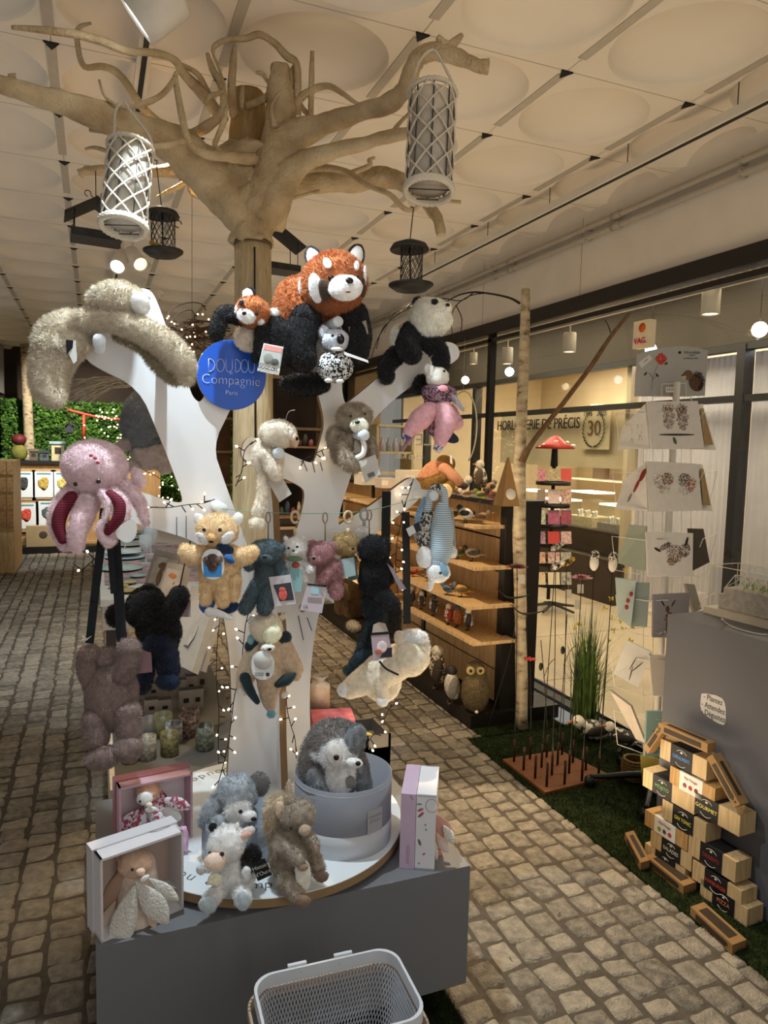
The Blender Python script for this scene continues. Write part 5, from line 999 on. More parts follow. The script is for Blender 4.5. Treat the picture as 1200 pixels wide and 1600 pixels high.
petal((222, 1366), (194, 1465), 20, .05, QU); petal((222, 1362), (276, 1420), 20, .05, QU); petal((240, 1360), (290, 1388), 11, .04, QU); petal((186, 1400), (162, 1448), 10, .02, mat('dcc9b8', .9, .05)); petal((234, 1392), (252, 1434), 10, .03, mat('d6bfa8', .9, .05)); petal((195, 1352), (165, 1420), 12, .0, mat('b99c88', .9, .05)); T.blob('white_bow', 238, 1354, 8, 4, 'ececea', .06, 3, rot=30, fur=None)
t, A, B, x, n, H = openbox('pink open gift box with a floral bird doll, behind the white box on the left', (187, 1360), (301, 1330), 1232, .075, PZT+.001, 'cfa7b4', 'e0d3d6', 'a8707c')
d = dep((A+B)/2)+.01; FL3 = mat('b0506a', .9, kind='cells', scale=130, h2='dfe0e6')
T = Toy('floral_doll', 'white faced doll comforter in a pink floral dress inside the pink gift box', 'soft toy', 245, 1330, d=d)
T.limb('body', [(242, 1255, 18, -.01), (238, 1290, 26, -.01), (236, 1315, 28, -.01)], FL3, None, 16); T.blob('head', 234, 1233, 19, 18, 'c9a48c', .01, 17, fur=FX); T.blob('face', 234, 1238, 13, 11, 'e9e3dc', .045, 9, fur=FX); T.blob('beak', 245, 1243, 5, 4, 'dccabc', .07, 4, fur=None); T.eye(231, 1238, 1.8, 'face', .002)
petal((222, 1256), (196, 1300), 15, .03, FL3); petal((232, 1256), (222, 1300), 13, .04, FL3); petal((248, 1252), (262, 1290), 13, .04, FL3); petal((256, 1242), (306, 1252), 11, .03, FL3); petal((250, 1262), (290, 1270), 13, .02, mat('e8eaec', .8, .04), name='white_petal'); T.blob('collar', 246, 1252, 9, 4, 'ece6e4', .06, 4, rot=10, fur=None)
for (a, b) in (((286, 1280), (296, 1312)),): T.blob('lilac_tassel', 294, 1300, 8, 22, 'd8a8c8', .05, 5, fur=None, wob=.4)
# right hand box stands side on
A = PZ(623, 1356, PZT+.001); B = PZ(668, 1360, PZT+.001)
x = (B-A); x.z = 0; Wd = .105; x.normalize(); n = Vector((-x.y, x.x, 0)); 
if n.dot(fw) < 0: n = -n
topz = PP(623, 1240, A, n).z; H = topz-PZT; Lb = .20
t = thing('gift_box', 'lilac and white gift box standing side-on at the right of the plinth', 'gift box', A+n*Lb/2+x*Wd/2); sp = .45*Wd
m = MB(); m.frame(A+x*sp/2+n*Lb/2+Zv*H/2, x, n, Zv, sp/2-.0012, Lb/2, H/2); part('lid', m, mat('c6b0ca', .5, .02), t, label='lilac lid half')
m = MB(); q = A+x*(sp+(Wd-sp)/2)+n*Lb/2+Zv*H/2; th = .003
for s1 in (-1, 1): m.frame(q+Zv*(H/2-th)*s1, x, n, Zv, (Wd-sp)/2, Lb/2, th); m.frame(q+n*(Lb/2-th)*s1, x, n, Zv, (Wd-sp)/2, th, H/2)
part('tray', m, mat('dedfe6', .5, .02), t, label='white tray half with printed feathers')
m = MB(); m.frame(q-x*((Wd-sp)/2-.003), x, n, Zv, .002, Lb/2-.004, H/2-.004); part('lining', m, mat('b8887c', .7, .02), t)
pr_ = lambda u, v: A+x*u-n*.0008+Zv*v
m = MB(); m.tube([pr_(sp+.045+.018*math.cos(a), H-.03+.02*math.sin(a)) for a in np.arange(0, 6.4, .3)], .0006, 4); part('printed_dreamcatcher', m, GT, t)
for u, v, w, h, c, r in ((sp+.012, H-.045, .010, .004, 'b5566e', .5), (sp+.014, H-.06, .012, .004, 'a8506a', .8), (sp+.008, H-.028, .008, .003, '5a8a88', .1), (sp+.012, .085, .011, .004, '6a6a58', 1.9), (sp+.026, .05, .005, .003, 'b5566e', .8), (sp-.015, H-.01, .009, .002, 'a86a80', 2.2)):
    m = MB(); m.ell(pr_(u, v), (x*math.cos(r)+Zv*math.sin(r))*w, (Zv*math.cos(r)-x*math.sin(r))*h, n*.0005, 10); part('printed_feather', m, mat(c, .6, .1), t)
for u, v in ((sp+.028, H-.09), (sp+.012, .02), (sp+.03, .125)):
    m = MB(); m.ell(pr_(u, v), x*.004, Zv*.001, n*.0004, 6); m.ell(pr_(u, v), x*.001, Zv*.004, n*.0004, 6); part('printed_star', m, GT, t)
text('spine_lettering', 'DOUDOU', pr_(sp*.55, .045), Zv, -x, .013, mat('9a88a0', .6, 0), t, depth=.0002)
T = Toy('pink_doll', 'pink petal doll comforter leaning out of the side-on gift box', 'soft toy', 680, 1320, d=dep(q)+.02)
PKD = 'd0b0aa'
T.blob('body', 673, 1300, 17, 34, PKD, .0, 16, fur=FX)
petal((670, 1262), (708, 1302), 12, .03, mat('c99d96', .9, .05)); petal((690, 1278), (706, 1302), 8, .05, QU); petal((668, 1285), (672, 1332), 8, .05, mat('c28f88', .9, .05)); petal((672, 1290), (680, 1325), 5, .06, QU); petal((680, 1295), (698, 1320), 9, .03, mat('dccfc8', .9, .05)); T.blob('foot', 682, 1330, 9, 8, 'c08a82', .02, 6, fur=FX)
# ================================================================== STRING LIGHTS
GWIRE = mat('10130f', .6, 0)
def fairy(L, dfun, label, nb=None, seed=1, stem=13, r=.0016, emit=18, bc='ffd9a0', boff=0):
    rnd = random.Random(seed); P = [PD(x, y, dfun(x, y)) for x, y in L]; tmp = MB(); t = thing('string_lights', label, 'string lights', P[-1])
    m = MB(); m.tube(P, r, 6, sub=6); n = len(P); mm = MB(); pos = []
    tot = [0]
    for a, b in zip(P[:-1], P[1:]): tot.append(tot[-1]+(b-a).length)
    nb = nb or int(tot[-1]/.045)
    for k in range(nb):
        s = (k+.5)/nb*tot[-1]; i = max(j for j in range(len(tot)-1) if tot[j] <= s); f = (s-tot[i])/max(1e-6, tot[i+1]-tot[i]); p = P[i].lerp(P[i+1], f)
        d = (rt*rnd.uniform(-1, 1)+up*rnd.uniform(-.7, .7)-fw*rnd.uniform(0, .6)).normalized(); q = p+d*.028; m.tube([p, q], .0019, 5); pos.append((q, d))
    part('wire', m, GWIRE, t)
    for k, (q, d) in enumerate(pos):
        if k % 5 == 4: continue
        b = MB(); b.ell(q+d*.003, d.orthogonal().normalized()*.0032, d.cross(d.orthogonal()).normalized()*.0032, d*.005, 8); part('bulb', b, mat(bc, .5, 0, emit=emit), t)
    return t
g1 = lambda g: (lambda x, y: bd(x, y, g))
fairy([(228, 792), (262, 793), (290, 789), (318, 786), (336, 780)], g1(.05), 'dark string of small lights along the left arm of the white display', 9, 1)
fairy([(395, 690), (382, 705), (378, 735), (368, 760)], g1(.02), 'short string of lights against the driftwood trunk', 6, 2)
fairy([(392, 945), (384, 975), (380, 1010), (375, 1050), (366, 1090), (361, 1130), (355, 1170), (345, 1210), (340, 1228)], g1(.06), 'string of lights running down the left edge of the display trunk', 16, 3)
fairy([(346, 950), (340, 1000), (338, 1060), (342, 1110), (341, 1160), (342, 1200)], lambda x, y: 2.85, 'string of lights hanging behind the display trunk', 14, 4)
fairy([(447, 1085), (449, 1110), (455, 1135), (461, 1155), (463, 1185)], g1(.05), 'string of lights running down between the display boards', 7, 5)
fairy([(612, 1100), (600, 1125), (590, 1140), (578, 1155), (570, 1170)], g1(.1), 'string of lights trailing down from the cream lamb toy', 7, 6)
fairy([(646, 748), (640, 768), (632, 790), (626, 820), (620, 850), (618, 890), (622, 930)], g1(.03), 'string of lights wound on the lower right limb', 18, 7)
fairy([(150, 872), (140, 880), (132, 888), (126, 893)], g1(.12), 'end of a light string dangling under the pink octopus', 5, 8)
fairy([(470, 722), (480, 716), (500, 705), (520, 695), (530, 680)], g1(.03), 'string of lights crossing the valley left of the taupe sloth', 7, 9)
# ================================================================== RIGHT SIDE
# turf strip
def turf(polys, n, seed, name, label, z=.004, h=.018):
    rs = np.random.default_rng(seed); V = []; F = []
    m = MB()
    for (x0, y0, x1, y1) in polys: m.box((x0, y0, -.01), (x1, y1, z))
    A = sum((x1-x0)*(y1-y0) for x0, y0, x1, y1 in polys)
    for (x0, y0, x1, y1) in polys:
        k = int(n*(x1-x0)*(y1-y0)/A); p = np.stack([rs.uniform(x0-.008, x1+.005, k), rs.uniform(y0-.006, y1+.006, k), np.full(k, z-.001)], 1)
        d = rs.normal(0, .55, (k, 3)); d[:, 2] = 1; d /= np.linalg.norm(d, axis=1)[:, None]; a = rs.uniform(0, 6.28, k); sd = np.stack([np.cos(a), np.sin(a), 0*a], 1)*.0013
        L = h*rs.uniform(.5, 1.2, k)[:, None]; v = np.stack([p-sd, p+sd, p+d*L], 1).reshape(-1, 3)
        o = len(m.v); m.v += [tuple(q) for q in v.tolist()]; m.f += (np.arange(3*k).reshape(-1, 3)+o).tolist(); m.m += [0]*k; m.sm += [True]*k
    ob = part(name, m, mat('232c17', .85, .4, 18, spec=.05)); tag(ob, label, 'turf', kind='stuff'); return ob
turf([(2.02, 1.0, WX-.02, 3.62), (2.12, 3.60, 2.7, 3.74)], 75000, 3, 'artificial_turf', 'dark green artificial turf strip along the window')
turf([(.66, 1.75, 1.0, 2.2)], 9000, 4, 'artificial_turf', 'small square of green turf under the right corner of the plinth')
# shelf unit for the ornamental birds
UX = 2.36; UY0 = 3.80; UY1 = 7.0
DK = mat('1b1714', .5, .15, 8); PINE = mat('ab8557', .6, kind='wood', scale=6, h2='dcbc88')
t = thing('slatted_shelf_unit', 'dark framed shelving unit with pine slats full of metal birds', 'shelf unit', (UX, (UY0+UY1)/2, 0))
m = MB(); m.box((2.11, UY0-.055, 0), (2.75, UY1, .085)); part('plinth_base', m, DK, t)
m = MB(); m.box((UX-.03, UY0-.02, .085), (UX+.22, UY0+.05, 1.37)); part('end_panel', m, DK, t)
m = MB(); m.box((UX-.08, UY0-.02, 1.365), (UX+.24, UY1, 1.395)); part('top_board', m, DK, t)
m = MB(); m.box((UX+.20, UY0+.05, .085), (UX+.22, UY1, 1.365)); part('back_panel', m, DK, t)
zs = [.10, .30, .50, .70, .90, 1.10, 1.25]
for k in range(6):
    m = MB(); m.box((UX, UY0+.05, .10+k*.212), (UX+.02, UY1, .10+k*.212+.20)); part('slat', m, PINE, t)
for y in (4.95, 6.1):
    m = MB(); m.box((UX-.015, y, .085), (UX+.001, y+.05, 1.365)); part('upright', m, DK, t)
SH = []
for k, (z, x0, ys) in enumerate(((1.245, 2.12, ((UY0-.0, 4.9), (5.0, 6.1), (6.2, 6.95))), (1.0, 2.10, ((UY0-.05, 4.85), (5.0, 6.1), (6.2, 6.95))), (.775, 2.05, ((UY0-.1, 5.0), (5.05, 6.0), (6.1, 6.95))), (.56, 2.07, ((UY0-.12, 4.95), (5.0, 6.1), (6.2, 6.95))))):
    for j, (a, b) in enumerate(ys):
        m = MB(); m.box((x0, a, z-.02), (UX-.001, b, z)); m.box((UX-.06, (a+b)/2-.02, z-.06), (UX-.001, (a+b)/2+.02, z-.02))
        o = solo('display_shelf', m, PINE, 'small pine shelf of the bird display, %s row from the top, %s' % (('top', 'second', 'third', 'lowest')[k], ('nearest board', 'middle board', 'far board')[j]), 'shelf')
# birds
def bird(p, L, yaw=0, cols=('6a5a40', 'd8cfc0', '2a2622'), beak='d07a30', upright=False, label='', name='metal_bird', group=None, legs=True, spots=None, beakL=.25):
    t = thing(name, label, 'bird ornament', p, group); c, s = math.cos(yaw), math.sin(yaw); X = Vector((c, s, 0)); Yv = Vector((-s, c, 0)); p = Vector(p)
    body = mat(cols[0], .55, .3, 60) if not spots else mat(cols[0], .55, kind='cells', scale=spots, h2=cols[2])
    if upright:
        h = L; m = MB(); m.ell(p+Zv*h*.45, X*h*.21, Yv*h*.20, (Zv+X*.12).normalized()*h*.36, 16, wob=.1, seed=p.x*9); part('body', m, body, t)
        m = MB(); m.ell(p+Zv*h*.84+X*h*.03, X*h*.14, Yv*h*.13, Zv*h*.14, 14); part('head', m, mat(cols[1], .55, .2, 60), t)
        m = MB(); m.ell(p+Zv*h*.45-Yv*h*.19, X*h*.12, Yv*h*.05, (Zv-X*.1)*h*.28, 12); m.ell(p+Zv*h*.45+Yv*h*.19, X*h*.12, Yv*h*.05, (Zv-X*.1)*h*.28, 12); part('wings', m, mat(cols[2], .55, .3, 60), t)
        hb = p+Zv*h*.84+X*h*.15; bl = h*beakL*.5; m = MB(); m.tube([hb, hb+X*bl], [h*.035, .0008], 8); part('beak', m, mat(beak, .5, .05), t)
        for sg in (-1, 1):
            m = MB(); m.tube([p+Zv*h*.14+Yv*h*.09*sg, p+Yv*h*.09*sg+Zv*.003], h*.02, 6)
            for q in (-.5, 0, .5): m.tube([p+Yv*h*.09*sg+Zv*.003, p+Yv*h*.09*sg+(X+Yv*q)*h*.12+Zv*.002], h*.014, 5)
            part('foot', m, mat('4a4034', .5, .1), t)
            m = MB(); m.ball(p+Zv*h*.87+X*h*.11+Yv*h*.08*sg, h*.022, 8); part('eye', m, NOSE, t)
    else:
        h = L*.42; b = p+Zv*(h*.75 if legs else h*.4); m = MB(); m.ell(b, (X+Zv*.25).normalized()*L*.30, Yv*L*.16, (Zv-X*.25)*L*.17, 16, wob=.08, seed=p.y*7); m.tube([b-X*L*.22-Zv*.01, b-X*L*.52-Zv*L*.06], [L*.09, L*.035], 8, flat=.4); part('body', m, body, t)
        hd = b+X*L*.29+Zv*L*.17; m = MB(); m.ball(hd, L*.115, 12); part('head', m, mat(cols[1], .55, .2, 60), t)
        m = MB(); m.tube([hd+X*L*.10, hd+X*L*(.12+beakL*.5)], [L*.035, .0006], 7); part('beak', m, mat(beak, .5, .05), t)
        for sg in (-1, 1):
            m = MB(); m.ell(b-X*L*.05+Yv*L*.14*sg+Zv*L*.02, (X-Zv*.1)*L*.24, Yv*L*.035, Zv*L*.10, 10); part('wing', m, mat(cols[2], .55, .3, 60), t)
            m = MB(); m.ball(hd+X*L*.07+Yv*L*.085*sg+Zv*L*.02, L*.018, 8); part('eye', m, NOSE, t)
            if legs:
                m = MB(); m.tube([b-Zv*L*.12+Yv*L*.05*sg, Vector((b.x, b.y, p.z))+Yv*L*.05*sg+Zv*.001], L*.012, 5)
                for q in (-.5, 0, .5): m.tube([Vector((b.x, b.y, p.z))+Yv*L*.05*sg+Zv*.002, Vector((b.x, b.y, p.z))+Yv*L*.05*sg+(X+Yv*q)*L*.11+Zv*.001], L*.010, 5)
                part('leg', m, mat('3a3028', .5, .1), t)
    return t
def onshelf(px, py, z): return PZ(px, py, z)
OL = ('a68a3c', '6e6a3a', '4a4426'); GRN = ('8c8a34', '6f7a2c', '3a3e22'); RED = ('8a3a2c', '3a2a26', '4a3e34'); MAG = ('e2ddd2', '1e1c1c', '1e1c1c'); SPW = ('a4835a', '7a6a58', '5a4632'); WHB = ('ddd6c6', 'ddd6c6', '2a2724'); ORB = ('b86a26', '3a5a72', '6a4a2c')
B_ = [((712, 776), 1.395, .13, 2.6, SPW, 'brown and white bird, leftmost of the small birds on top of the shelf unit'), ((727, 781), 1.395, .12, 2.9, ('b99a78', 'e0d4c4', '6a4a3a'), 'buff bird beside the leftmost small bird atop the shelf unit'),
      ((752, 784), 1.395, .13, 2.4, GRN, 'green and yellow bird in the middle of the row on top of the shelf unit'), ((771, 786), 1.395, .14, 2.7, RED, 'bird with a reddish breast, right end of the row on top of the shelf unit'), ((766, 772), 1.395, .17, .5, SPW, 'speckled brown bird spreading its wings on top of the shelf unit, behind the row'),
      ((728, 817), 1.245, .19, 1.9, MAG, 'black and white magpie on the top pine shelf'), ((752, 819), 1.245, .15, -.5, SPW, 'brown long-beaked bird at the right end of the top pine shelf'), ((706, 812), 1.245, .14, 2.5, OL, 'olive bird left of the magpie on the top pine shelf'),
      ((716, 874), 1.0, .14, 2.3, GRN, 'green bird at the left on the second pine shelf'), ((738, 877), 1.0, .17, 2.6, ('c9c0a8', '3a3630', '5c5a50'), 'striped grey bird with a dark head on the second pine shelf'),
      ((699, 930), .775, .13, 2.0, ('5a6a74', '4a5a64', '33404a'), 'blue-grey bird in the middle of the third pine shelf'), ((721, 933), .775, .16, 2.5, ('b98a34', '5a6a7a', '6a5a38'), 'grey-headed yellow bird at the right of the third pine shelf'), ((645, 901), .775, .10, -.6, ('a8281e', 'a8281e', '5a2018'), 'small bright red bird on the third pine shelf'), ((668, 908), .775, .09, 2.8, SPW, 'tiny brown bird beside the red bird on the third pine shelf')]
for (px, z, L, yaw, cols, lab) in B_: bird(PZ(px[0], px[1], z), L, yaw, cols, label=lab, legs=True)
U_B = [((643, 947), .56, .158, 2.9, ('d6cbb4', 'd6cbb4', '2e2a26'), 170, 'tall spotted metal penguin, leftmost on the lowest pine shelf'), ((659, 952), .56, .135, 2.6, ('e2dccb', 'e2dccb', '3a352f'), 120, 'smaller white metal penguin, second on the lowest pine shelf'), ((678, 962), .56, .158, 2.6, ('e0dac8', '4a443c', '2e2a26'), 150, 'spotted metal penguin, third on the lowest pine shelf'),
       ((701, 976), .56, .145, 2.9, ('ddd2bc', 'd8cdb8', '8a2a1c'), 130, 'white metal puffin with a red patch, fourth on the lowest pine shelf'), ((715, 980), .56, .15, 2.4, ('b5652a', '2f4a5c', '8a4a20'), None, 'orange metal bird with a long red beak on the lowest pine shelf'), ((732, 985), .56, .15, 2.5, ('e4dece', 'cfc6b4', '2c2824'), 140, 'spotted metal owl at the right end of the lowest pine shelf')]
for (px, z, h, yaw, cols, sp, lab) in U_B: bird(PZ(px[0], px[1], z), h, yaw, cols, upright=True, label=lab, spots=sp, beak='8a2a1a' if 'red beak' in lab else '3a3026', beakL=.7 if 'red beak' in lab else .3)
bird(PZ(684, 1074, .085), .30, 2.6, ('d6c9ae', 'e0d6c2', '4a3e30'), upright=True, label='tall pale metal penguin at the left on the base of the shelf unit', spots=90)
bird(PZ(706, 1098, .085), .25, 2.8, ('cfc9bb', '33302c', '8a8478'), upright=True, label='white metal goose with a dark head on the base of the shelf unit', beakL=.8, beak='3a342c')
p = PZ(742, 1110, .085); t = thing('straw_owl', 'big brown bristly owl ornament sitting on the base of the shelf unit', 'owl ornament', p)
OW = mat('6e5f42', .9, .4, 90, bump=.6, bscale=200)
m = MB(); m.ell(p+Zv*.13, Vector((.085, 0, 0)), Vector((0, .085, 0)), Zv*.135, 20, wob=.1); part('body', m, OW, t, (.010, .005)); m = MB(); m.ell(p+Zv*.26-rt*.008, rt*.06, fw*.055, Zv*.055, 18); part('head', m, OW, t, (.008, .005))
for sg in (-1, 1):
    e = p+Zv*.265-rt*.012+rt*.030*sg-fw*.050; m = MB(); m.ell(e, rt*.027, up*.027, fw*.008, 16); part('eye_disc', m, mat('b39a66', .7, .3, 120), t); m = MB(); m.ball(e-fw*.008, .010, 10); part('eye', m, NOSE, t)
m = MB(); m.tube([p+Zv*.25-rt*.012-fw*.055, p+Zv*.235-rt*.012-fw*.068], [.008, .001], 6); part('beak', m, mat('3a3026', .5, .1), t)
m = MB(); m.ell(p-fw*.08+Zv*.012, rt*.012, fw*.02, Zv*.01, 8); part('foot', m, mat('d8d4c8', .6, .1), t)
# large items on top of the unit
p = PZ(750, 768, 1.395); bird(p, .24, 2.4, ('d9cfb8', 'd9cfb8', '5a4a3a'), upright=True, label='large cream metal guinea fowl with brown spots on top of the shelf unit', spots=60)
bird(PZ(719, 768, 1.395), .26, .2, ('ddd4c0', 'e2d9c6', '5a5044'), label='white and brown striped goose lying on top of the shelf unit', spots=45, legs=False)
# bear in a pink shirt on the unit
T = Toy('dressed_bear', 'brown bear plush in a salmon pink shirt slumped on top of the shelf unit', 'soft toy', 690, 775, d=dep(PZ(690, 772, 1.42))); BB = '8a6a34'
T.blob('body', 678, 742, 28, 20, 'c98f6c', 0, .09, rot=35, fur=None); T.blob('head', 696, 723, 17, 13, BB, 0, .07, rot=-10); T.blob('seat', 658, 758, 20, 14, BB, 0, .08); T.limb('leg', [(662, 760, 11, .03), (690, 748, 10, .06)], BB); T.limb('arm', [(693, 734, 10, .04), (706, 746, 10, .06), (714, 752, 8, .06)], mat('c98f6c', .8, .05), None); T.limb('arm', [(700, 735, 8, .03), (716, 752, 7, .04)], BB); T.limb('leg', [(686, 765, 11, .06), (700, 760, 10, .07)], BB); T.blob('foot', 694, 768, 10, 12, 'd9c090', .12, 6, fur=FX); T.card('ear_tag', [(702, 712, .05), (705, 714, .05), (706, 727, .05), (702, 724, .05)], 'e6e2da', .05)
# white boxes and pyramid displays on the unit
for (px, py, w, d_, h, c, lab) in ((642, 755, .17, .2, .15, 'd9ccb4', 'cream printed carton standing behind the bear in the pink shirt'), (603, 750, .13, .15, .075, 'cdb9a6', 'low pale tray on the shelf unit beside the taupe sloth'), (570, 745, .12, .2, .10, 'c7bca8', 'white carton far along the shelf unit behind the taupe sloth')):
    p = PZ(px, py+12, 1.395); m = MB(); m.box((p.x-w/2, p.y-d_/2, 1.395), (p.x+w/2, p.y+d_/2, 1.395+h)); m.box((p.x-w/2-.001, p.y-d_/2-.001, 1.395+h*.3), (p.x-w*.1, p.y-d_/2, 1.395+h*.8), 1); solo('carton', m, [mat(c, .6, .05), mat('e6dcca', .5, .05)], lab, 'box')
for k, (px, py, c, lab) in enumerate(((793, 790, 'a07a4c', 'brown card pyramid with a round white sticker on top of the shelf unit'),)):
    p = PZ(px-2, py, 1.395); t = thing('card_pyramid', lab, 'display', p); hw = .055; H_ = .27
    m = MB(); V = [p+Vector((sx*hw, sy*hw, 0)) for sx, sy in ((-1, -1), (1, -1), (1, 1), (-1, 1))]+[p+Zv*H_+Vector((sx*.004, sy*.004, 0)) for sx, sy in ((-1, -1), (1, -1), (1, 1), (-1, 1))]
    m.add(V, [(0, 1, 5, 4), (1, 2, 6, 5), (2, 3, 7, 6), (3, 0, 4, 7), (4, 5, 6, 7), (3, 2, 1, 0)], 0, False); part('body', m, mat(c, .8, .06), t)
    nn = Vector((0, -1, hw/H_)).normalized(); m = MB(); m.lathe(p+Vector((0, -hw*.78, H_*.25)), [(.0005, .001), (.032, .001), (.032, 0)], 20, 0, (Vector((1, 0, 0)), Vector((0, hw/H_, 1)).normalized(), nn)); part('sticker', m, mat('e6dfd0', .6, .02), t)
# dark neighbours far along: more shop shelving seen through the display
# birch pole with its twigs
def birchmat(): 
    m = bpy.data.materials.new('birch_bark'); m.use_nodes = True; N = m.node_tree.nodes; L = m.node_tree.links; b = N['Principled BSDF']; b.inputs['Roughness'].default_value = .8
    tc = N.new('ShaderNodeTexCoord'); mp = N.new('ShaderNodeMapping'); mp.inputs['Scale'].default_value = (14, 14, 26); n = N.new('ShaderNodeTexNoise'); n.inputs['Scale'].default_value = 1.0; n.inputs['Detail'].default_value = 8
    L.new(tc.outputs['Object'], mp.inputs[0]); L.new(mp.outputs[0], n.inputs['Vector']); r = N.new('ShaderNodeValToRGB'); r.color_ramp.elements[0].position = .28; r.color_ramp.elements[0].color = lin('3a2c1e'); r.color_ramp.elements[1].position = .42; r.color_ramp.elements[1].color = lin('a8977a'); e = r.color_ramp.elements.new(.75); e.color = lin('d4c4a4')
    L.new(n.outputs['Fac'], r.inputs[0]); L.new(r.outputs[0], b.inputs['Base Color']); bp = N.new('ShaderNodeBump'); bp.inputs['Strength'].default_value = .5; bp.inputs['Distance'].default_value = .01; L.new(n.outputs['Fac'], bp.inputs['Height']); L.new(bp.outputs[0], b.inputs['Normal']); return m
BIRCH = birchmat()
b0 = PZ(815, 1138, .004); BX = b0.x
t = thing('birch_pole', 'tall birch trunk standing on the turf beside the bird shelves', 'birch trunk', b0)
dB = dep(b0)
m = MB(); P = [b0]+[PD(x, y, dB) for x, y in ((814, 1000), (812, 900), (811, 780), (813, 700), (817, 600), (820, 520), (821, 452))]; m.tube(P, [.037, .037, .040, .043, .036, .034, .030, .026], 18, sub=4, rough=.12); part('trunk', m, BIRCH, t)
for q in ((812, 790, 20, -5), (821, 560, 10, -10), (815, 655, -12, -12)):
    pass
m = MB(); P = [PD(815, 722, dB-.03), PD(833, 690, dB-.05), PD(880, 630, dB-.1), PD(925, 570, dB-.14), (PD(955, 525, dB-.17)), PD(983, 490, dB-.2)]; m.tube(P, [.026, .016, .0145, .014, .012, .009], 10, sub=4, rough=.15); part('side_branch', m, mat('6b5238', .8, .25, 30, bump=.4), t)
m = MB(); P = [PD(812, 474, dB), PD(795, 465, dB-.05), PD(760, 458, dB-.2), PD(735, 457, dB-.3), PD(715, 462, dB-.4), PD(700, 470, dB-.45)]; m.tube(P, [.008, .007, .006, .005, .004, .003], 8, sub=4, rough=.2)
for L in ([(760, 458, -.2), (735, 462, -.3), (712, 478, -.4), (705, 500, -.4), (708, 530, -.4)], [(740, 457, -.3), (720, 470, -.4), (690, 466, -.5), (650, 470, -.6), (615, 490, -.6), (600, 520, -.6)], [(690, 466, -.5), (640, 480, -.6), (600, 510, -.6), (588, 545, -.6)], [(640, 476, -.6), (610, 500, -.6), (590, 530, -.6), (580, 560, -.6)], [(713, 478, -.4), (722, 500, -.4), (718, 530, -.4)], [(954, 520, -.17), (950, 508, -.17), (945, 500, -.17)]):
    m.tube([PD(x, y, dB+o) for x, y, o in L], [.0035-.0004*i for i in range(len(L))], 6, sub=3)
part('thin_twigs', m, mat('241a14', .7, .2, 30), t)
# metal garden stakes in the peg board
t = thing('peg_board', 'rusty square base board studded with upright tube pegs on the turf', 'stand', Vector((2.3, 3.1, .004)))
c4 = [PZ(785, 1186, .02), PZ(852, 1238, .02), PZ(956, 1212, .02), PZ(875, 1172, .02)]
for c in c4: c.z = .02
m = MB(); m.poly(c4, Zv, .016); part('board', m, mat('6e4426', .8, .2, 60, bump=.3), t)
RU = mat('3a2418', .6, .3, 80, metal=.4)
pegs = [(803, 1190, 1148), (818, 1203, 1158), (828, 1186, 1145), (836, 1216, 1170), (846, 1199, 1157), (854, 1183, 1140), (854, 1229, 1180), (862, 1211, 1168), (871, 1195, 1154), (878, 1179, 1137), (882, 1225, 1178), (889, 1208, 1163), (895, 1191, 1148), (909, 1220, 1165), (915, 1203, 1160), (935, 1216, 1168)]
pegtop = []
for (x, yb, yt) in pegs:
    b = PZ(x, yb, .02); m = MB(); hh = .125; m.tube([b, b+Zv*hh], .0065, 8); part('tube_peg', m, RU, t); pegtop.append(b+Zv*hh)
STK = mat('17140f', .5, .2, 50, metal=.4)
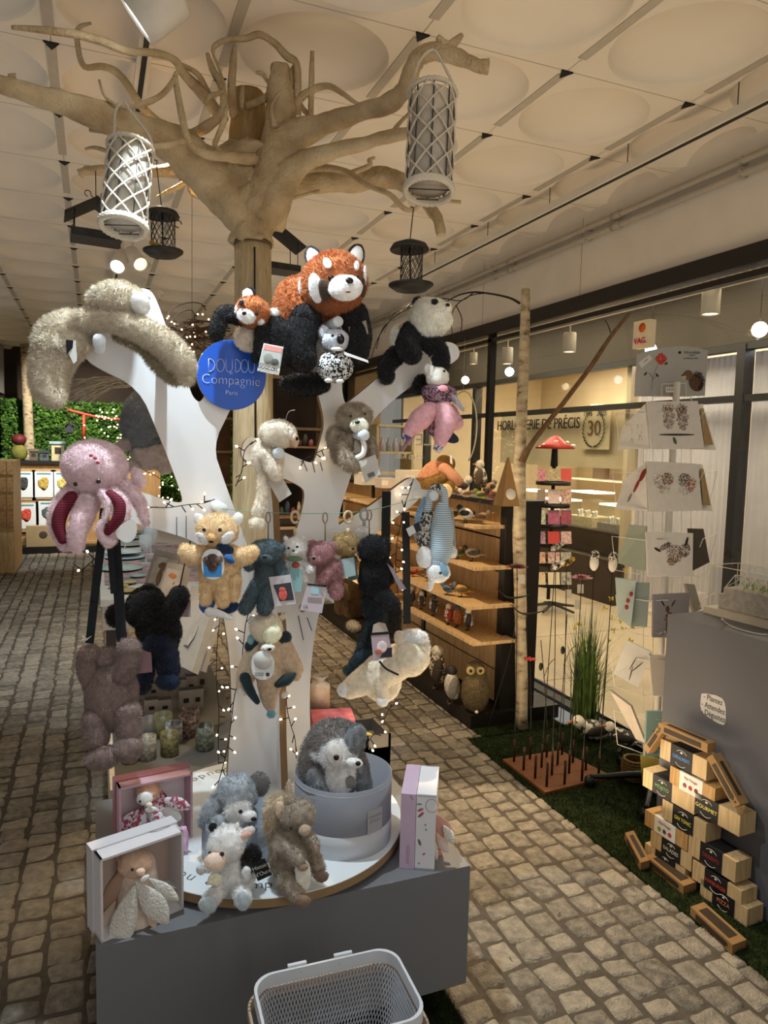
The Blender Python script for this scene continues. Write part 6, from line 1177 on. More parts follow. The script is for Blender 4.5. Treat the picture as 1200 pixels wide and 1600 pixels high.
def stake(i, top, kind, label, d_off=0, col=None):
    b = pegtop[i]; db = dep(b); tp = PD(top[0], top[1], db+d_off); t = thing('garden_stake', label, 'garden stake', b)
    m = MB(); m.tube([b-Zv*.02, b.lerp(tp, .5)+rt*.004, tp], .0022, 6, sub=4)
    if kind == 'leafy':
        q = b.lerp(tp, .6); m.tube([q, q+rt*.03+Zv*.08, q+rt*.06+Zv*.11], .0018, 6, sub=3); m.ell(b.lerp(tp, .72)-rt*.01, rt*.012, Zv*.024, fw*.002, 8)
    part('rod', m, STK, t)
    if kind == 'flower':
        m = MB()
        for r_, n, z_ in ((.060, 9, 0), (.042, 8, .008), (.026, 6, .014)):
            for k in range(n):
                a = 2*math.pi*k/n+r_*30; dd = Vector((math.cos(a), math.sin(a), .15+z_*12)).normalized(); s_ = dd.cross(Zv).normalized(); m.ell(tp+dd*r_*.6+Zv*z_, dd*r_*.5, s_*r_*.27, s_.cross(dd)*.002, 8)
        part('flower_head', m, mat(col, .45, .3, 60), t)
    elif kind == 'owl':
        m = MB(); m.ell(tp+Zv*.035, rt*.024, fw*.016, Zv*.042, 14, wob=.05); part('body', m, mat('d9d3c4', .5, .1, 40), t)
        m = MB(); m.ell(tp+Zv*.075, rt*.026, fw*.018, Zv*.026, 14); part('head', m, mat('cfc8b8', .5, kind='cells', scale=160, h2='2e2a26'), t)
        for sg in (-1, 1): m = MB(); m.ball(tp+Zv*.08+rt*.010*sg-fw*.018, .0045, 8); part('eye', m, NOSE, t)
        m = MB(); m.tube([tp+Zv*.075-fw*.017, tp+Zv*.066-fw*.024], [.004, .001], 6); part('beak', m, mat('3a3026', .5, 0), t)
        m = MB(); m.tube([tp-rt*.03+Zv*.012, tp-Zv*.008, tp+rt*.03+Zv*.012], .002, 6, sub=4); part('perch', m, STK, t)
    elif kind == 'bird':
        m = MB(); m.ell(tp+Zv*.025, (rt+up*.3).normalized()*.035, fw*.018, up*.02, 12); m.tube([tp+rt*.02+Zv*.03, tp-rt*.07-Zv*.02], [.012, .003], 6, flat=.4); part('body', m, mat(col, .5, kind='cells', scale=90, h2='2c2822'), t)
        m = MB(); m.ball(tp+rt*.034+Zv*.045, .014, 10); part('head', m, mat(col, .5, .2, 40), t)
    elif kind == 'redbloom':
        m = MB()
        for k in range(6): a = k*math.pi/3; m.ell(tp+Vector((math.cos(a), math.sin(a), .1))*.02, Vector((math.cos(a), math.sin(a), 0))*.018, Vector((-math.sin(a), math.cos(a), 0))*.010, Zv*.004, 8)
        part('flower_head', m, mat(col, .45, .2, 60), t)
    return t
stake(0, (808, 888), 'flower', 'garden stake with a dark crimson metal flower against the birch trunk', col='6a1420')
stake(2, (828, 1030), 'redbloom', 'short garden stake with a small bright red metal bloom', col='b5281c')
stake(11, (909, 905), 'flower', 'garden stake with a large red metal flower in front of the window', col='9a2028', d_off=.02)
stake(13, (928, 890), 'owl', 'garden stake with a white metal owl, left of the pair', .05); stake(15, (957, 892), 'owl', 'garden stake with a white metal owl, right of the pair', .05)
stake(4, (868, 862), 'bird', 'garden stake with a spotted metal owl bird by the card rack', .1, 'b5ad9c'); stake(7, (868, 892), 'bird', 'garden stake with a pale metal bird below the spotted one', .05, 'd6cfc0'); stake(9, (885, 886), 'bird', 'garden stake with a yellow breasted metal bird', .05, 'b08a1e')
stake(5, (845, 1000), 'leafy', 'plain metal garden stake with a curved leaf stem'); stake(8, (886, 960), 'leafy', 'metal garden stake with a bud leaf'); stake(12, (905, 1010), 'leafy', 'metal garden stake with forked leaves near the grass plant'); 
for k, (px, py, lab) in enumerate(((800, 940, 'rusty crescent metal bird hanging across the birch trunk, upper one'), (822, 965, 'rusty crescent metal bird hanging across the birch trunk, lower one'))):
    m = MB(); d = dB-.12; m.tube([PD(px-25, py-22, d), PD(px-10, py-8, d), PD(px+5, py-6, d), PD(px+22, py-9, d), PD(px+28, py-12, d)], [.002, .010, .013, .007, .002], 8, sub=4, flat=.5); m.tube([PD(px, py-4, d), PD(px+2, py+60, d+.01), PZ(px+(-42 if k == 0 else 8), 1150, .005)], .0022, 6, sub=3); solo('metal_bird_stake', m, mat('2a2620', .6, .3, 60, metal=.4), lab, 'garden stake')
for px, py in ((815, 905), (888, 928), (907, 920), (903, 945)):
    d = dB-.15; m = MB(); P = [PD(px-5, py-7, d), PD(px+5, py-7, d), PD(px+5, py+7, d), PD(px-5, py+7, d)]; m.poly(P, -fw, .0006); m.tube([PD(px, py-7, d), PD(px+1, py-22, d)], .0006, 4); solo('price_tag', m, mat('b9b2a4', .6, .02), {815: 'paper price tag hanging below the crimson metal flower', 888: 'paper price tag left of the two under the red flower', 907: 'paper price tag hanging straight below the red flower', 903: 'lowest paper price tag among the garden stakes'}[px], 'price tag')
# tall grass plant
def grassplant():
    b = PZ(912, 1138, .004); t = thing('grass_plant', 'tall artificial grass plant with small yellow flowers by the window', 'plant', b); rnd = random.Random(5)
    blades = MB(); yel = MB(); s = dep(b)/FPX
    for k in range(420):
        a = rnd.uniform(0, 6.28); sp = rnd.gauss(0, .12); h = rnd.uniform(.35, .80)*(1 if abs(sp) < .2 else .7); base = b+Vector((rnd.gauss(0, .030), rnd.gauss(0, .030), 0)); tp = base+Vector((math.cos(a)*sp*1.1, math.sin(a)*sp*1.1, h)); mid = base.lerp(tp, .5)-Vector((math.cos(a)*sp*.3, math.sin(a)*sp*.3, -.05)); w = .0035; sd = Vector((math.sin(a), -math.cos(a), 0))*w
        if k % 4 == 0: tp = tp+Vector((math.cos(a)*.12, math.sin(a)*.12, -.10))
        blades.add([base-sd, base+sd, mid+sd*.8, mid-sd*.8, tp], [(0, 1, 2, 3), (3, 2, 4)], 0, True)
    o = part('blades', blades, mat('5b7434', .6, .5, 14, spec=.2), t); o['kind'] = 'stuff'
    for (px, py) in ((905, 975), (945, 950), (957, 965), (958, 985), (975, 982), (990, 978), (950, 1000), (985, 1000), (978, 890), (955, 935), (968, 970), (898, 980)):
        f = MB(); c = PD(px, py, dep(b)+rnd.uniform(-.1, .05))
        for q in range(9): 
            dd = Vector((rnd.gauss(0, 1), rnd.gauss(0, 1), rnd.gauss(0, 1))).normalized(); f.ell(c+dd*.012, dd*.009, dd.orthogonal().normalized()*.006, dd.cross(dd.orthogonal()).normalized()*.002, 6)
        part('flower', f, mat('c9b83a', .6, .2, 60), t)
    m = MB(); c = PD(938, 1018, dep(b)-.08); m.ell(c, rt*.016, up*.022, fw*.008, 10, wob=.3); part('white_flower', m, mat('d9d4c4', .7, .1), t)
grassplant()
# lying metal geese and basket
p = PZ(925, 1158, .004); bird(Vector((p.x, p.y, .02)), .32, math.pi-.2, ('ddd7c8', 'e3dccb', '3a352e'), label='white feathered metal goose lying on the turf left of the card spinner', legs=False, spots=45)
p = PZ(972, 1178, .004); bird(Vector((p.x, p.y, .02)), .26, 2.2, ('d0cabb', 'd9d2c2', '2e2a26'), label='white metal bird with curled feathers beside the card spinner foot', legs=True, spots=50)
p = PZ(990, 1218, .004); t = thing('wicker_basket', 'small round wicker basket under the card spinner', 'basket', p); m = MB(); WK = mat('7a6038', .8, .3, 90, bump=.6, bscale=200)
for k in range(8): z = .012+k*.014; m.tube([p+Vector((math.cos(a)*(.05+.012*math.sin(k*.4)), math.sin(a)*(.05+.012*math.sin(k*.4)), z)) for a in np.arange(0, 6.4, .25)], .0075, 6)
part('weave', m, WK, t); m = MB(); m.lathe(p, [(.001, .01), (.05, .01)], 16); part('bottom', m, WK, t)
# ------------------------------------------------------------------ card spinner
sp0 = PZ(1020, 1238, .0); SD = dep(Vector((sp0.x, sp0.y, 1.2)))
t = thing('card_spinner', 'white wire spinner rack full of animal canvases and napkins', 'display rack', sp0)
WW = mat('d8d4cb', .35, .02)
m = MB(); m.tube([sp0+Zv*.06, sp0+Zv*2.05], .016, 16); part('pole', m, WW, t)
BLKP = mat('141414', .4, .05)
for k in range(5):
    a = math.radians(150+k*72); d = Vector((math.cos(a), math.sin(a), 0)); m = MB(); m.tube([sp0+Zv*.09, sp0+d*.10+Zv*.085, sp0+d*.22+Zv*.065, sp0+d*.31+Zv*.055], [.022, .018, .015, .012], 10, sub=4); lg = part('base_leg', m, BLKP, t)
    m = MB(); sdv = d.cross(Zv); c = sp0+d*.31+Zv*.028; m.lathe(c-sdv*.022, [(.001, 0), (.027, 0), (.027, .044), (.001, .044)], 16, 0, (d, Zv, sdv)); part('caster', m, BLKP, lg)
m = MB(); m.lathe(sp0, [(.03, .06), (.035, .11), (.02, .13)], 16); part('hub', m, BLKP, t)
def SP(x, y, o=0): return PD(x, y, SD)-fw*o
for row, (y0, x0, x1) in enumerate(((700, 968, 1119), (792, 963, 1115), (893, 962, 1113), (985, 968, 1110), (1075, 960, 1100), (1165, 965, 1090))):
    m = MB(); xs = np.linspace(1003, 1077, 6)
    for x in xs: m.tube([SP(x, y0-8, .02), SP(x, y0+38, .02)], .0016, 5)
    m.tube([SP(1000, y0+4, .10), SP(1082, y0+4, .10)], .002, 5); m.tube([SP(1000, y0+4, .10), SP(x0, y0-2, 0), SP(x0-6, y0-55, .0), SP(998, y0-50, .10), SP(1030, y0-52, .12)], .0018, 5); m.tube([SP(1082, y0+4, .10), SP(x1-8, y0, 0), SP(x1+6, y0-58, .0), SP(1090, y0-52, .06), SP(1078, y0-40, .11)], .0018, 5)
    part('wire_pocket', m, WW, t)
m = MB(); m.tube([SP(1013, 632, .05), SP(1014, 622, .05), SP(1073, 622, .05), SP(1074, 632, .05)], .003, 6); m.tube([SP(1025, 622, .07), SP(1025, 604, .07), SP(1062, 603, .07), SP(1063, 622, .07)], .002, 6); part('top_bracket', m, WW, t)
hp = [(988, 621), (992, 556), (1010, 550), (1035, 545), (1062, 543), (1085, 545), (1102, 550), (1097, 620)]
m = MB(); m.poly([SP(x, y, .03) for x, y in hp], -fw, .004); hd = part('header_panel', m, mat('a9a7a2', .5, .02), t, label='grey arched header with a hedgehog picture')
INK = mat('33261c', .8, .3, 80); 
def lay(name, mb, m_, par=None): return part(name, mb, m_, par or t)
def SC(x, y, rx, ry, c, o, name='printed_spot', rot=0, par=None, m_=None):
    a = math.radians(rot); X = rt*math.cos(a)+up*math.sin(a); Y = up*math.cos(a)-rt*math.sin(a); s = SD/FPX; mm = MB(); mm.ell(SP(x, y, o), X*rx*s, Y*ry*s, fw*.0004, 14); return part(name, mm, m_ or mat(c, .8, .75, 260), par or hd)
SC(1083, 600, 11, 14, '4a3626', .0308, 'printed_hedgehog', 20, m_=mat('5a4432', .9, .6, 160)); SC(1071, 588, 8, 8, '6b543e', .0310, 'printed_hedgehog_head', 30); SC(1065, 592, 4, 3, 'c9b08c', .0312, 'printed_face', 40); SC(1062, 588, 1.2, 1.2, '1a1412', .0314, 'printed_nose')
mm = MB(); rnd = random.Random(3)
for k in range(260):
    a = rnd.uniform(-1.3, 2.0); r = rnd.uniform(.5, 1); c = SP(1084+11*r*math.cos(a), 598-14*r*math.sin(a), .0312); mm.tube([c, c+(rt*math.cos(a)+up*math.sin(a))*.011], [.0007, .0002], 4)
part('printed_quills', mm, mat('3a2a1e', .8, .2), hd)
for k in range(9): a = k*.7; SC(1029+5*math.cos(a), 563+5*math.sin(a), 4.5, 3, 'b5443a', .0308+.0001*k, 'printed_petal', k*40)
mm = MB(); mm.tube([SP(1026, 568, .031), SP(1017, 590, .031), SP(1014, 612, .031)], .0007, 4, sub=3); mm.tube([SP(1016, 592, .031), SP(1010, 584, .031)], .0007, 4); mm.tube([SP(1015, 595, .031), SP(1022, 590, .031)], .0007, 4); part('printed_stem', mm, INK, hd)
SC(1005, 586, 3.5, 1.6, '3a3a2e', .0309, 'printed_bud', 50); SC(1023, 588, 3.5, 1.6, '3a3a2e', .0309, 'printed_bud', -50); SC(1037, 570, 3, 1.8, '4a3a20', .0309, 'printed_bee', 30)
TX = mat('2a2a2a', .6, 0)
text('header_lettering', 'Wrendale', SP(1077, 553, .031), rt, up, .021, TX, hd, depth=.0002, sx=.95); text('header_lettering', 'DESIGNS', SP(1077, 557.5, .031), rt, up, .007, TX, hd, depth=.0002); text('header_lettering', 'by Hannah Dale', SP(1075, 562, .031), rt, up, .011, TX, hd, depth=.0002)
SC(1058, 553, 2.6, 2.2, '2a2a2a', .031, 'printed_wren', 30)
q = MB(); q.poly([SP(x, y, .032) for x, y in ((994, 569), (1011, 556), (1016, 563), (999, 577))], -fw, .0005); part('price_label', q, mat('d0cec8', .6, 0), hd); text('price_lettering', '15,95€', SP(1005, 566, .0326), (rt*.8+up*.6), (up*.8-rt*.6), .010, TX, hd, depth=.0002)
q = MB(); q.poly([SP(x, y, .075) for x, y in ((1031, 609), (1050, 609), (1049, 617), (1031, 617))], -fw, .0005); part('barcode_label', q, mat('dedbd2', .6, 0), t)
q = MB()
for k in range(12): q.frame(SP(1033+k*1.4, 612.5, .0756), rt, up, fw, .0005+.0005*(k % 3 == 0), .006, .0001)
part('barcode', q, TX, t)
CANV = 'cfcac2'
def canvas(q, name, label, o=.11, c=CANV, th=.016, cat='canvas print'):
    P = [SP(p[0], p[1], p[2] if len(p) > 2 else o) for p in q]; n = (P[1]-P[0]).cross(P[3]-P[0]).normalized()
    if n.dot(fw) > 0: n = -n
    mm = MB(); mm.poly(P, n, th); tt = thing(name, label, cat, (P[2]+P[3])/2); part('panel', mm, mat(c, .75, .04, 30), tt); return tt
def art(tt, blobs, o):
    # ink drawing: short strokes in three tones packed inside each shape
    s = SD/FPX; rn = random.Random(len(blobs))
    for bi, (x, y, rx, ry, c, rot) in enumerate(blobs):
        mm = MB(); n = int(60+rx*ry*1.1); a0 = math.radians(rot); tones = [mat(''.join('%02x' % min(255, int(int(c[i:i+2], 16)*k)) for i in (0, 2, 4)), .85, .1) for k in (.6, 1.0, 1.9)]
        if rx < 4 or ry < 4: SC(x, y, rx, ry, c, o+.0009, 'printed_line', rot, tt); continue
        for k in range(n):
            r = math.sqrt(rn.random()); a = rn.uniform(0, 6.28); u = r*math.cos(a)*rx; v = r*math.sin(a)*ry; X = x+u*math.cos(a0)+v*math.sin(a0); Y_ = y-u*math.sin(a0)+v*math.cos(a0)
            ta = math.atan2(-v, u)+rn.uniform(-.7, .7); d = rt*math.cos(ta)+up*math.sin(ta); e = up*math.cos(ta)-rt*math.sin(ta); L = rn.uniform(1.5, 3.6)*s; c0 = SP(X, Y_, o+.0006+.00002*(k % 40)); w = rn.uniform(.25, .75)*s
            mm.add([c0-d*L*.5-e*w*.3, c0-e*w, c0+d*L*.5, c0+e*w], [(0, 1, 2, 3)], rn.choice((0, 1, 1, 2)), False)
        part('printed_animal', mm, tones, tt)
o1 = .11
c = canvas([(998, 633), (1075, 632), (1085, 703), (1007, 705)], 'canvas_print', 'white canvas with two cuddling owls, top front of the spinner')
art(c, [(1031, 658, 9, 17, '6a574a', 0), (1052, 659, 9, 18, '5d4c40', 5), (1030, 643, 9, 8, '8a7666', 0), (1050, 644, 9, 8, '7b685a', 0), (1026, 643, 1.3, 1.5, '1a1412', 0), (1033, 643, 1.3, 1.5, '1a1412', 0), (1047, 644, 1.3, 1.5, '1a1412', 0), (1054, 644, 1.3, 1.5, '1a1412', 0), (1043, 683, 28, 1.6, '3a3228', 0), (1040, 692, 2.5, 6, '4a5a3c', 20)], o1)
for k, (q, lab) in enumerate((([(996, 636, .10), (1003, 704, .10), (967, 702, -.02), (972, 668, .0)], 'white canvas seen edge-on at the top left of the spinner'), ([(1078, 636, .09), (1095, 632, .02), (1119, 703, .0), (1086, 704, .08)], 'canvas back with a brown frame at the top right of the spinner'))):
    c = canvas(q, 'canvas_print', lab, th=.01)
    if k == 1:
        q2 = [(1082, 642, .0875), (1092, 640, .047), (1109, 696, .035), (1089, 697, .08)]; P = [SP(*p) for p in q2]; mm = MB(); mm.poly([p-fw*.003 for p in P], -fw, .002); part('brown_backing', mm, mat('94784e', .8, .1), c)
    else: 
        mm = MB(); rn = random.Random(2)
        for i in range(26): 
            x = rn.uniform(974, 994); y = rn.uniform(665, 692); a = SP(x, y, .06 if x > 985 else .02); mm.tube([a-fw*.02, a-fw*.02+up*.01+rt*.003], .0008, 4)
        part('printed_sketch', mm, INK, c)
c = canvas([(998, 723), (1075, 727), (1082, 798), (1002, 800)], 'canvas_print', 'white canvas with two guinea pigs, second row of the spinner')
art(c, [(1018, 754, 9, 12, 'a89684', 30), (1029, 750, 9, 10, '6b4a38', 20), (1055, 752, 9, 11, '3a2e2a', -10), (1064, 760, 8, 12, '8a5a44', -30), (1022, 752, 1.2, 1.2, '1a1412', 0), (1059, 752, 1.2, 1.2, '1a1412', 0), (1024, 765, 8, 8, 'c9b8a8', 0), (1054, 767, 8, 7, 'c9bcae', 0)], o1)
c = canvas([(997, 724, .10), (1000, 799, .10), (963, 795, -.02), (975, 750, .0)], 'canvas_print', 'white canvas with a red parrot at the left of the second row', th=.01)
for (x, y, rx, ry, cc, rot, o) in ((992, 744, 3.5, 11, '8a3228', -25, .085), (985, 760, 2.5, 12, '9a4438', -25, .065), (977, 778, 2, 8, '8a7a78', -25, .04)): SC(x, y, rx, ry, cc, o+.022, 'printed_parrot', rot, c)
c = canvas([(1078, 727, .09), (1095, 726, .02), (1114, 799, .0), (1085, 796, .08)], 'canvas_print', 'canvas back with a brown frame at the right of the second row', th=.01); P = [SP(*p) for p in [(1082, 734, .0875), (1092, 733, .047), (1105, 790, .035), (1087, 789, .08)]]; mm = MB(); mm.poly([p-fw*.003 for p in P], -fw, .002); part('brown_backing', mm, mat('94784e', .8, .1), c)
c = canvas([(997, 830), (1068, 832), (1067, 897), (1000, 897)], 'napkin_pack', 'napkin pack with a shaggy highland cow, third row of the spinner', cat='napkins')
art(c, [(1040, 863, 12, 14, '5a4432', 10), (1055, 858, 8, 11, '4a382a', -20), (1035, 874, 6, 7, '7a5c46', 0), (1026, 852, 9, 4, '3a2c20', 30), (1014, 857, 6, 2, '2e241c', -30), (1058, 845, 2, 8, '2e241c', -15)], o1)
text('print_lettering', 'Wrendale', SP(1018, 841, .1115), rt, up, .008, TX, c, depth=.0002)
for (q, col, lab, nm) in (([(977, 820, .05), (1000, 822, .09), (997, 890, .09), (965, 880, .0)], '8d9484', 'plastic wrapped napkins at the left of the third row', 'napkin_pack'), ([(1068, 825, .08), (1095, 826, .03), (1106, 878, .02), (1073, 890, .07)], '4a4238', 'dark plastic wrapped napkins at the right of the third row', 'napkin_pack'),
    ([(957, 902, .04), (985, 905, .08), (977, 977, .08), (963, 963, .02)], '9aa6a0', 'pale green napkin pack with red flowers, left of the fourth row', 'napkin_pack'), ([(985, 908, .06), (1004, 908, .09), (1000, 975, .09), (980, 976, .05)], '76827e', 'grey green napkin pack beside the stag napkins', 'napkin_pack'),
    ([(1008, 925), (1063, 922), (1060, 990), (1007, 990)], '7c7a80', 'napkin pack with a snowy stag, fourth row of the spinner', 'napkin_pack'), ([(1002, 1017), (1044, 1017), (1042, 1080), (1007, 1078)], 'bdb7ae', 'napkin pack with a donkey, fifth row of the spinner', 'napkin_pack'),
    ([(973, 997, .06), (1007, 1013, .10), (987, 1068, .09), (955, 1050, .03)], 'c9c6be', 'tilted white napkin pack with grey twigs, fifth row', 'napkin_pack'), ([(998, 1102), (1040, 1102), (1037, 1172), (995, 1170)], '7f9a98', 'pale teal napkin pack with a dark pink bird, bottom row', 'napkin_pack'),
    ([(950, 1077, .03), (977, 1097, .08), (998, 1152, .09), (988, 1150, .05)], 'b5aa9c', 'box of cards leaning out of the lowest left pocket', 'card_box'), ([(992, 1172, .08), (1018, 1176, .10), (1015, 1212, .10), (994, 1208, .08)], '9a8a3c', 'yellow packet at the bottom of the spinner', 'packet'), ([(1064, 910, .06), (1080, 912, .04), (1092, 950, .03), (1078, 955, .05)], 'a59c90', 'pale packet at the right of the fourth row', 'packet')):
    c = canvas(q, nm, lab, c=col, th=.018, cat='napkins' if nm == 'napkin_pack' else 'packet')
    if 'stag' in lab: art(c, [(1032, 962, 7, 10, '5a3c26', 0), (1029, 947, 3, 5, '6b4a30', 0), (1022, 938, 1, 6, '2a2420', 30), (1038, 938, 1, 6, '2a2420', -30), (1034, 982, 24, 5, 'b9bcc4', 0), (1028, 975, 1.2, 8, '4a3424', 0), (1036, 975, 1.2, 8, '4a3424', 0)], .11); text('print_lettering', 'Ambiente', SP(1024, 932, .1115), rt, up, .010, mat('e6e4e0', .5, 0), c, depth=.0002)
    if 'donkey' in lab: art(c, [(1035, 1050, 6, 18, '2c2320', 8), (1028, 1028, 2, 8, '2c2320', 15), (1033, 1066, 5, 6, '6a5a50', 0)], .11)
    if 'pink bird' in lab: art(c, [(1018, 1130, 12, 3, '6a2a4a', 15), (1022, 1126, 3, 7, '8a3a5c', -30), (1012, 1160, 8, 5, '3c5a4a', 0)], .11)
    if 'red flowers' in lab: 
        for (x, y) in ((972, 935), (977, 925), (970, 945)): SC(x, y, 3, 4, '9a3a3c', .085, 'printed_flower', 0, c)
    if 'grey twigs' in lab: 
        for (x, y, r) in ((978, 1030, 60), (985, 1035, 40), (975, 1045, 75)): SC(x, y, 12, .9, '4a4440', .10, 'printed_twig', r, c)
# ------------------------------------------------------------------ grey counter
G0 = Vector((2.235, 2.32, 1.03)); gd = Vector((.06, -.998, 0)).normalized(); gn = Vector((-gd.y*-1, gd.x*-1, 0)); gn = Vector((gd.y, -gd.x, 0))   # gn faces the aisle
if gn.x > 0: gn = -gn
CG = mat('55555b', .55, .04, 3)
t = thing('grey_counter', 'tall plain dark grey counter block at the right edge', 'counter', G0+gd*.6-gn*.3-Zv*1.03)
m = MB(); m.frame(G0+gd*.7-gn*.3-Zv*.515, gd, gn, Zv, .7, .3, .515); part('body', m, CG, t)
fp = G0+gn*.001
def GF(px, py, o=.001): return PP(px, py, G0+gn*o, gn)
q = chaikin([GF(1097, 1082), GF(1126, 1088), GF(1134, 1100), GF(1134, 1130), GF(1128, 1134), GF(1102, 1118), GF(1094, 1108), GF(1095, 1088)], 1)
m = MB(); m.poly(q, gn, .0008); nt_ = solo('handwritten_note', m, mat('b9b6b2', .7, .02), 'white handwritten note taped to the side of the grey counter', 'note')
for s_, px, py in (('→ Plantez', 1114, 1093), ('→ Attendez', 1114, 1106), ('→ Dégustez', 1114, 1118)):
    o = text('handwriting', s_.replace('→', '-'), GF(px, py, .0015)-nt_.location+nt_.location, gd, Zv+gd*0, .032, TX, nt_, depth=.0002, sx=.8)
# acrylic case with wooden greenhouse model
a0 = PZ(1099, 957, 1.03); x = gd; n = -gn
t = thing('display_case', 'clear acrylic case with a small white wooden greenhouse on the grey counter', 'display case', a0+x*.2+n*.1+Zv*0)
cW = .34; cD = .19; c0 = a0+x*cW/2+n*cD/2
m = MB(); m.frame(c0+Zv*.014, x, n, Zv, cW/2, cD/2, .014); part('base', m, mat('b9b1a2', .5, .05), t)
m = MB(); m.frame(c0+Zv*(.028+.09), x, n, Zv, cW/2-.012, cD/2-.010, .09); part('cover', m, ACR, t)
m = MB()
for s1 in (-1, 1):
    for s2 in (-1, 1): m.tube([c0+x*(cW/2-.012)*s1+n*(cD/2-.01)*s2+Zv*.028, c0+x*(cW/2-.012)*s1+n*(cD/2-.01)*s2+Zv*.208], .0016, 6)
for s2 in (-1, 1): m.tube([c0-x*(cW/2-.012)+n*(cD/2-.01)*s2+Zv*.208, c0+x*(cW/2-.012)+n*(cD/2-.01)*s2+Zv*.208], .0016, 6); m.tube([c0+x*(cW/2-.012)*s2-n*(cD/2-.01)+Zv*.208, c0+x*(cW/2-.012)*s2+n*(cD/2-.01)+Zv*.208], .0016, 6)
part('cover_edge', m, mat('c9c2b2', .2, .02), t)
WD = mat('a8a096', .8, .2, 40, bump=.5, bscale=120); g0 = c0+x*.02+Zv*.03
m = MB(); m.frame(g0+Zv*.045, x, n, Zv, .125, .06, .045); m.frame(g0+Zv*.030-x*.135, x, n, Zv, .012, .06, .030); gh = part('planter_box', m, WD, t)
m = MB(); tb = g0+Zv*.09
for k in range(6):
    u = -.12+.048*k; A1 = tb+x*u-n*.058; B1 = tb+x*u+n*.058; Cc = tb+x*u+Zv*.05; m.tube([A1, Cc, B1], .002, 5); 
for n_ in (-1, 1):
    for k in range(5): u = -.12+.048*k; m.tube([tb+x*u+n*.058*n_, tb+x*(u+.024)+n*.029*n_+Zv*.025, tb+x*(u+.048)+n*.058*n_], .0015, 5); m.tube([tb+x*u+Zv*.05, tb+x*(u+.024)+n*.029*n_+Zv*.025, tb+x*(u+.048)+Zv*.05], .0015, 5)
m.tube([tb-x*.12+Zv*.05, tb+x*.12+Zv*.05], .002, 5); part('roof_frame', m, mat('c9c3b6', .6, .05), t)
m = MB(); rnd = random.Random(8)
for k in range(24): b = tb+x*rnd.uniform(-.08, .1)+n*rnd.uniform(-.03, .03); m.ell(b+Zv*.01, Zv*.018+x*rnd.uniform(-.01, .01), x*.003, n*.002, 6)
part('sprouts', m, mat('7f9a3a', .6, .2), t)
m = MB(); m.tube([GF(1128, 967, -.01)+Zv*.0, PZ(1135, 974, 1.033), PZ(1150, 982, 1.033), PZ(1180, 990, 1.033), PZ(1199, 992, 1.033)], .003, 6, sub=4); solo('white_cable', m, mat('cfc9be', .5, 0), 'thin white cable lying on the grey counter before the acrylic case', 'cable')
# wooden seed kits stacked against the counter
BD_ = .085; KW = mat('a58a62', .65, kind='wood', scale=5, h2='c7af84'); KW2 = mat('94703f', .65, kind='wood', scale=6, h2='c09a62'); SLV = mat('151517', .6, .08)
def BF(px, py): return PP(px, py, G0+gn*(BD_+.012), gn)
def kit(l, r, yl, yr, hl, sl, title, tcol, label, wood=KW, white=False, tl='black'):
    A = BF(l, yl+hl); B = BF(r, yr+hl); H_ = .078; A.z = min(A.z, B.z) if abs(A.z-B.z) < .05 else (A.z+B.z)/2
    Lx = (B-A).dot(gd); A = A; t = thing('wooden_grow_kit', label, 'wooden box', Vector((A.x, A.y, A.z)))
    return A, Lx, t
rows = [(.0, 'PIZZA'), (1, 'HAMBURGER')]
def kz(px, py): return BF(px, py)
KITS = [ # left px, left bottom y, right px, sleeve l, sleeve r, row z index, title, colour, label, wood, white
 (1093, 1167, 1112, 1147, 0, 'PIZZA', 'c9784a', 'wooden grow kit with a black sleeve reading pizza, bottom right', KW, 0),
 (1081, 1158, 1100, 1136, 1, 'HAMBURGER', 'b5402c', 'wooden grow kit with a black sleeve reading hamburger, second from the bottom', KW, 0),
 (1075, 1149, 1093, 1128, 2, 'DESSERTS', '9a2c34', 'wooden grow kit with a black sleeve reading desserts', KW, 0),
 (1007, 1070, 1023, 1055, 0.75, '', 'e0e0e0', 'wooden grow kit at the lower left, half hidden behind its card tray', KW, 0),
 (1016, 1080, 1033, 1063, 1.6, 'SALADES', 'c9c9b4', 'wooden grow kit with a black sleeve reading salades', KW, 0),
 (1007, 1074, 1022, 1055, 2.45, 'Mini Potager', '8a2040', 'wooden mini potager kit with a white sleeve, lower left', KW2, 1),
 (1034, 1102, 1050, 1083, 3.3, 'GIN TONIC', 'd9cf4a', 'wooden grow kit with a black sleeve reading gin tonic', KW, 0),
 (1090, 1143, 1085, 1121, 4.1, 'GOURMET', 'd9cf6a', 'wooden grow kit with a black sleeve reading gourmet, at the right', KW, 0),
 (1004, 1085, 1019, 1049, 4.15, 'MOJITO', '6aa05a', 'wooden grow kit with a black sleeve reading mojito, at the left', KW, 0),
 (1046, 1116, 1061, 1097, 5.0, 'Mini Potager', '8a2040', 'wooden mini potager kit with a white sleeve, upper one', KW2, 1),
 (1031, 1103, 1047, 1081, 5.95, 'SUPERALIMENTS', '5a88c9', 'wooden grow kit with a black sleeve reading superaliments, topmost', KW, 0)]
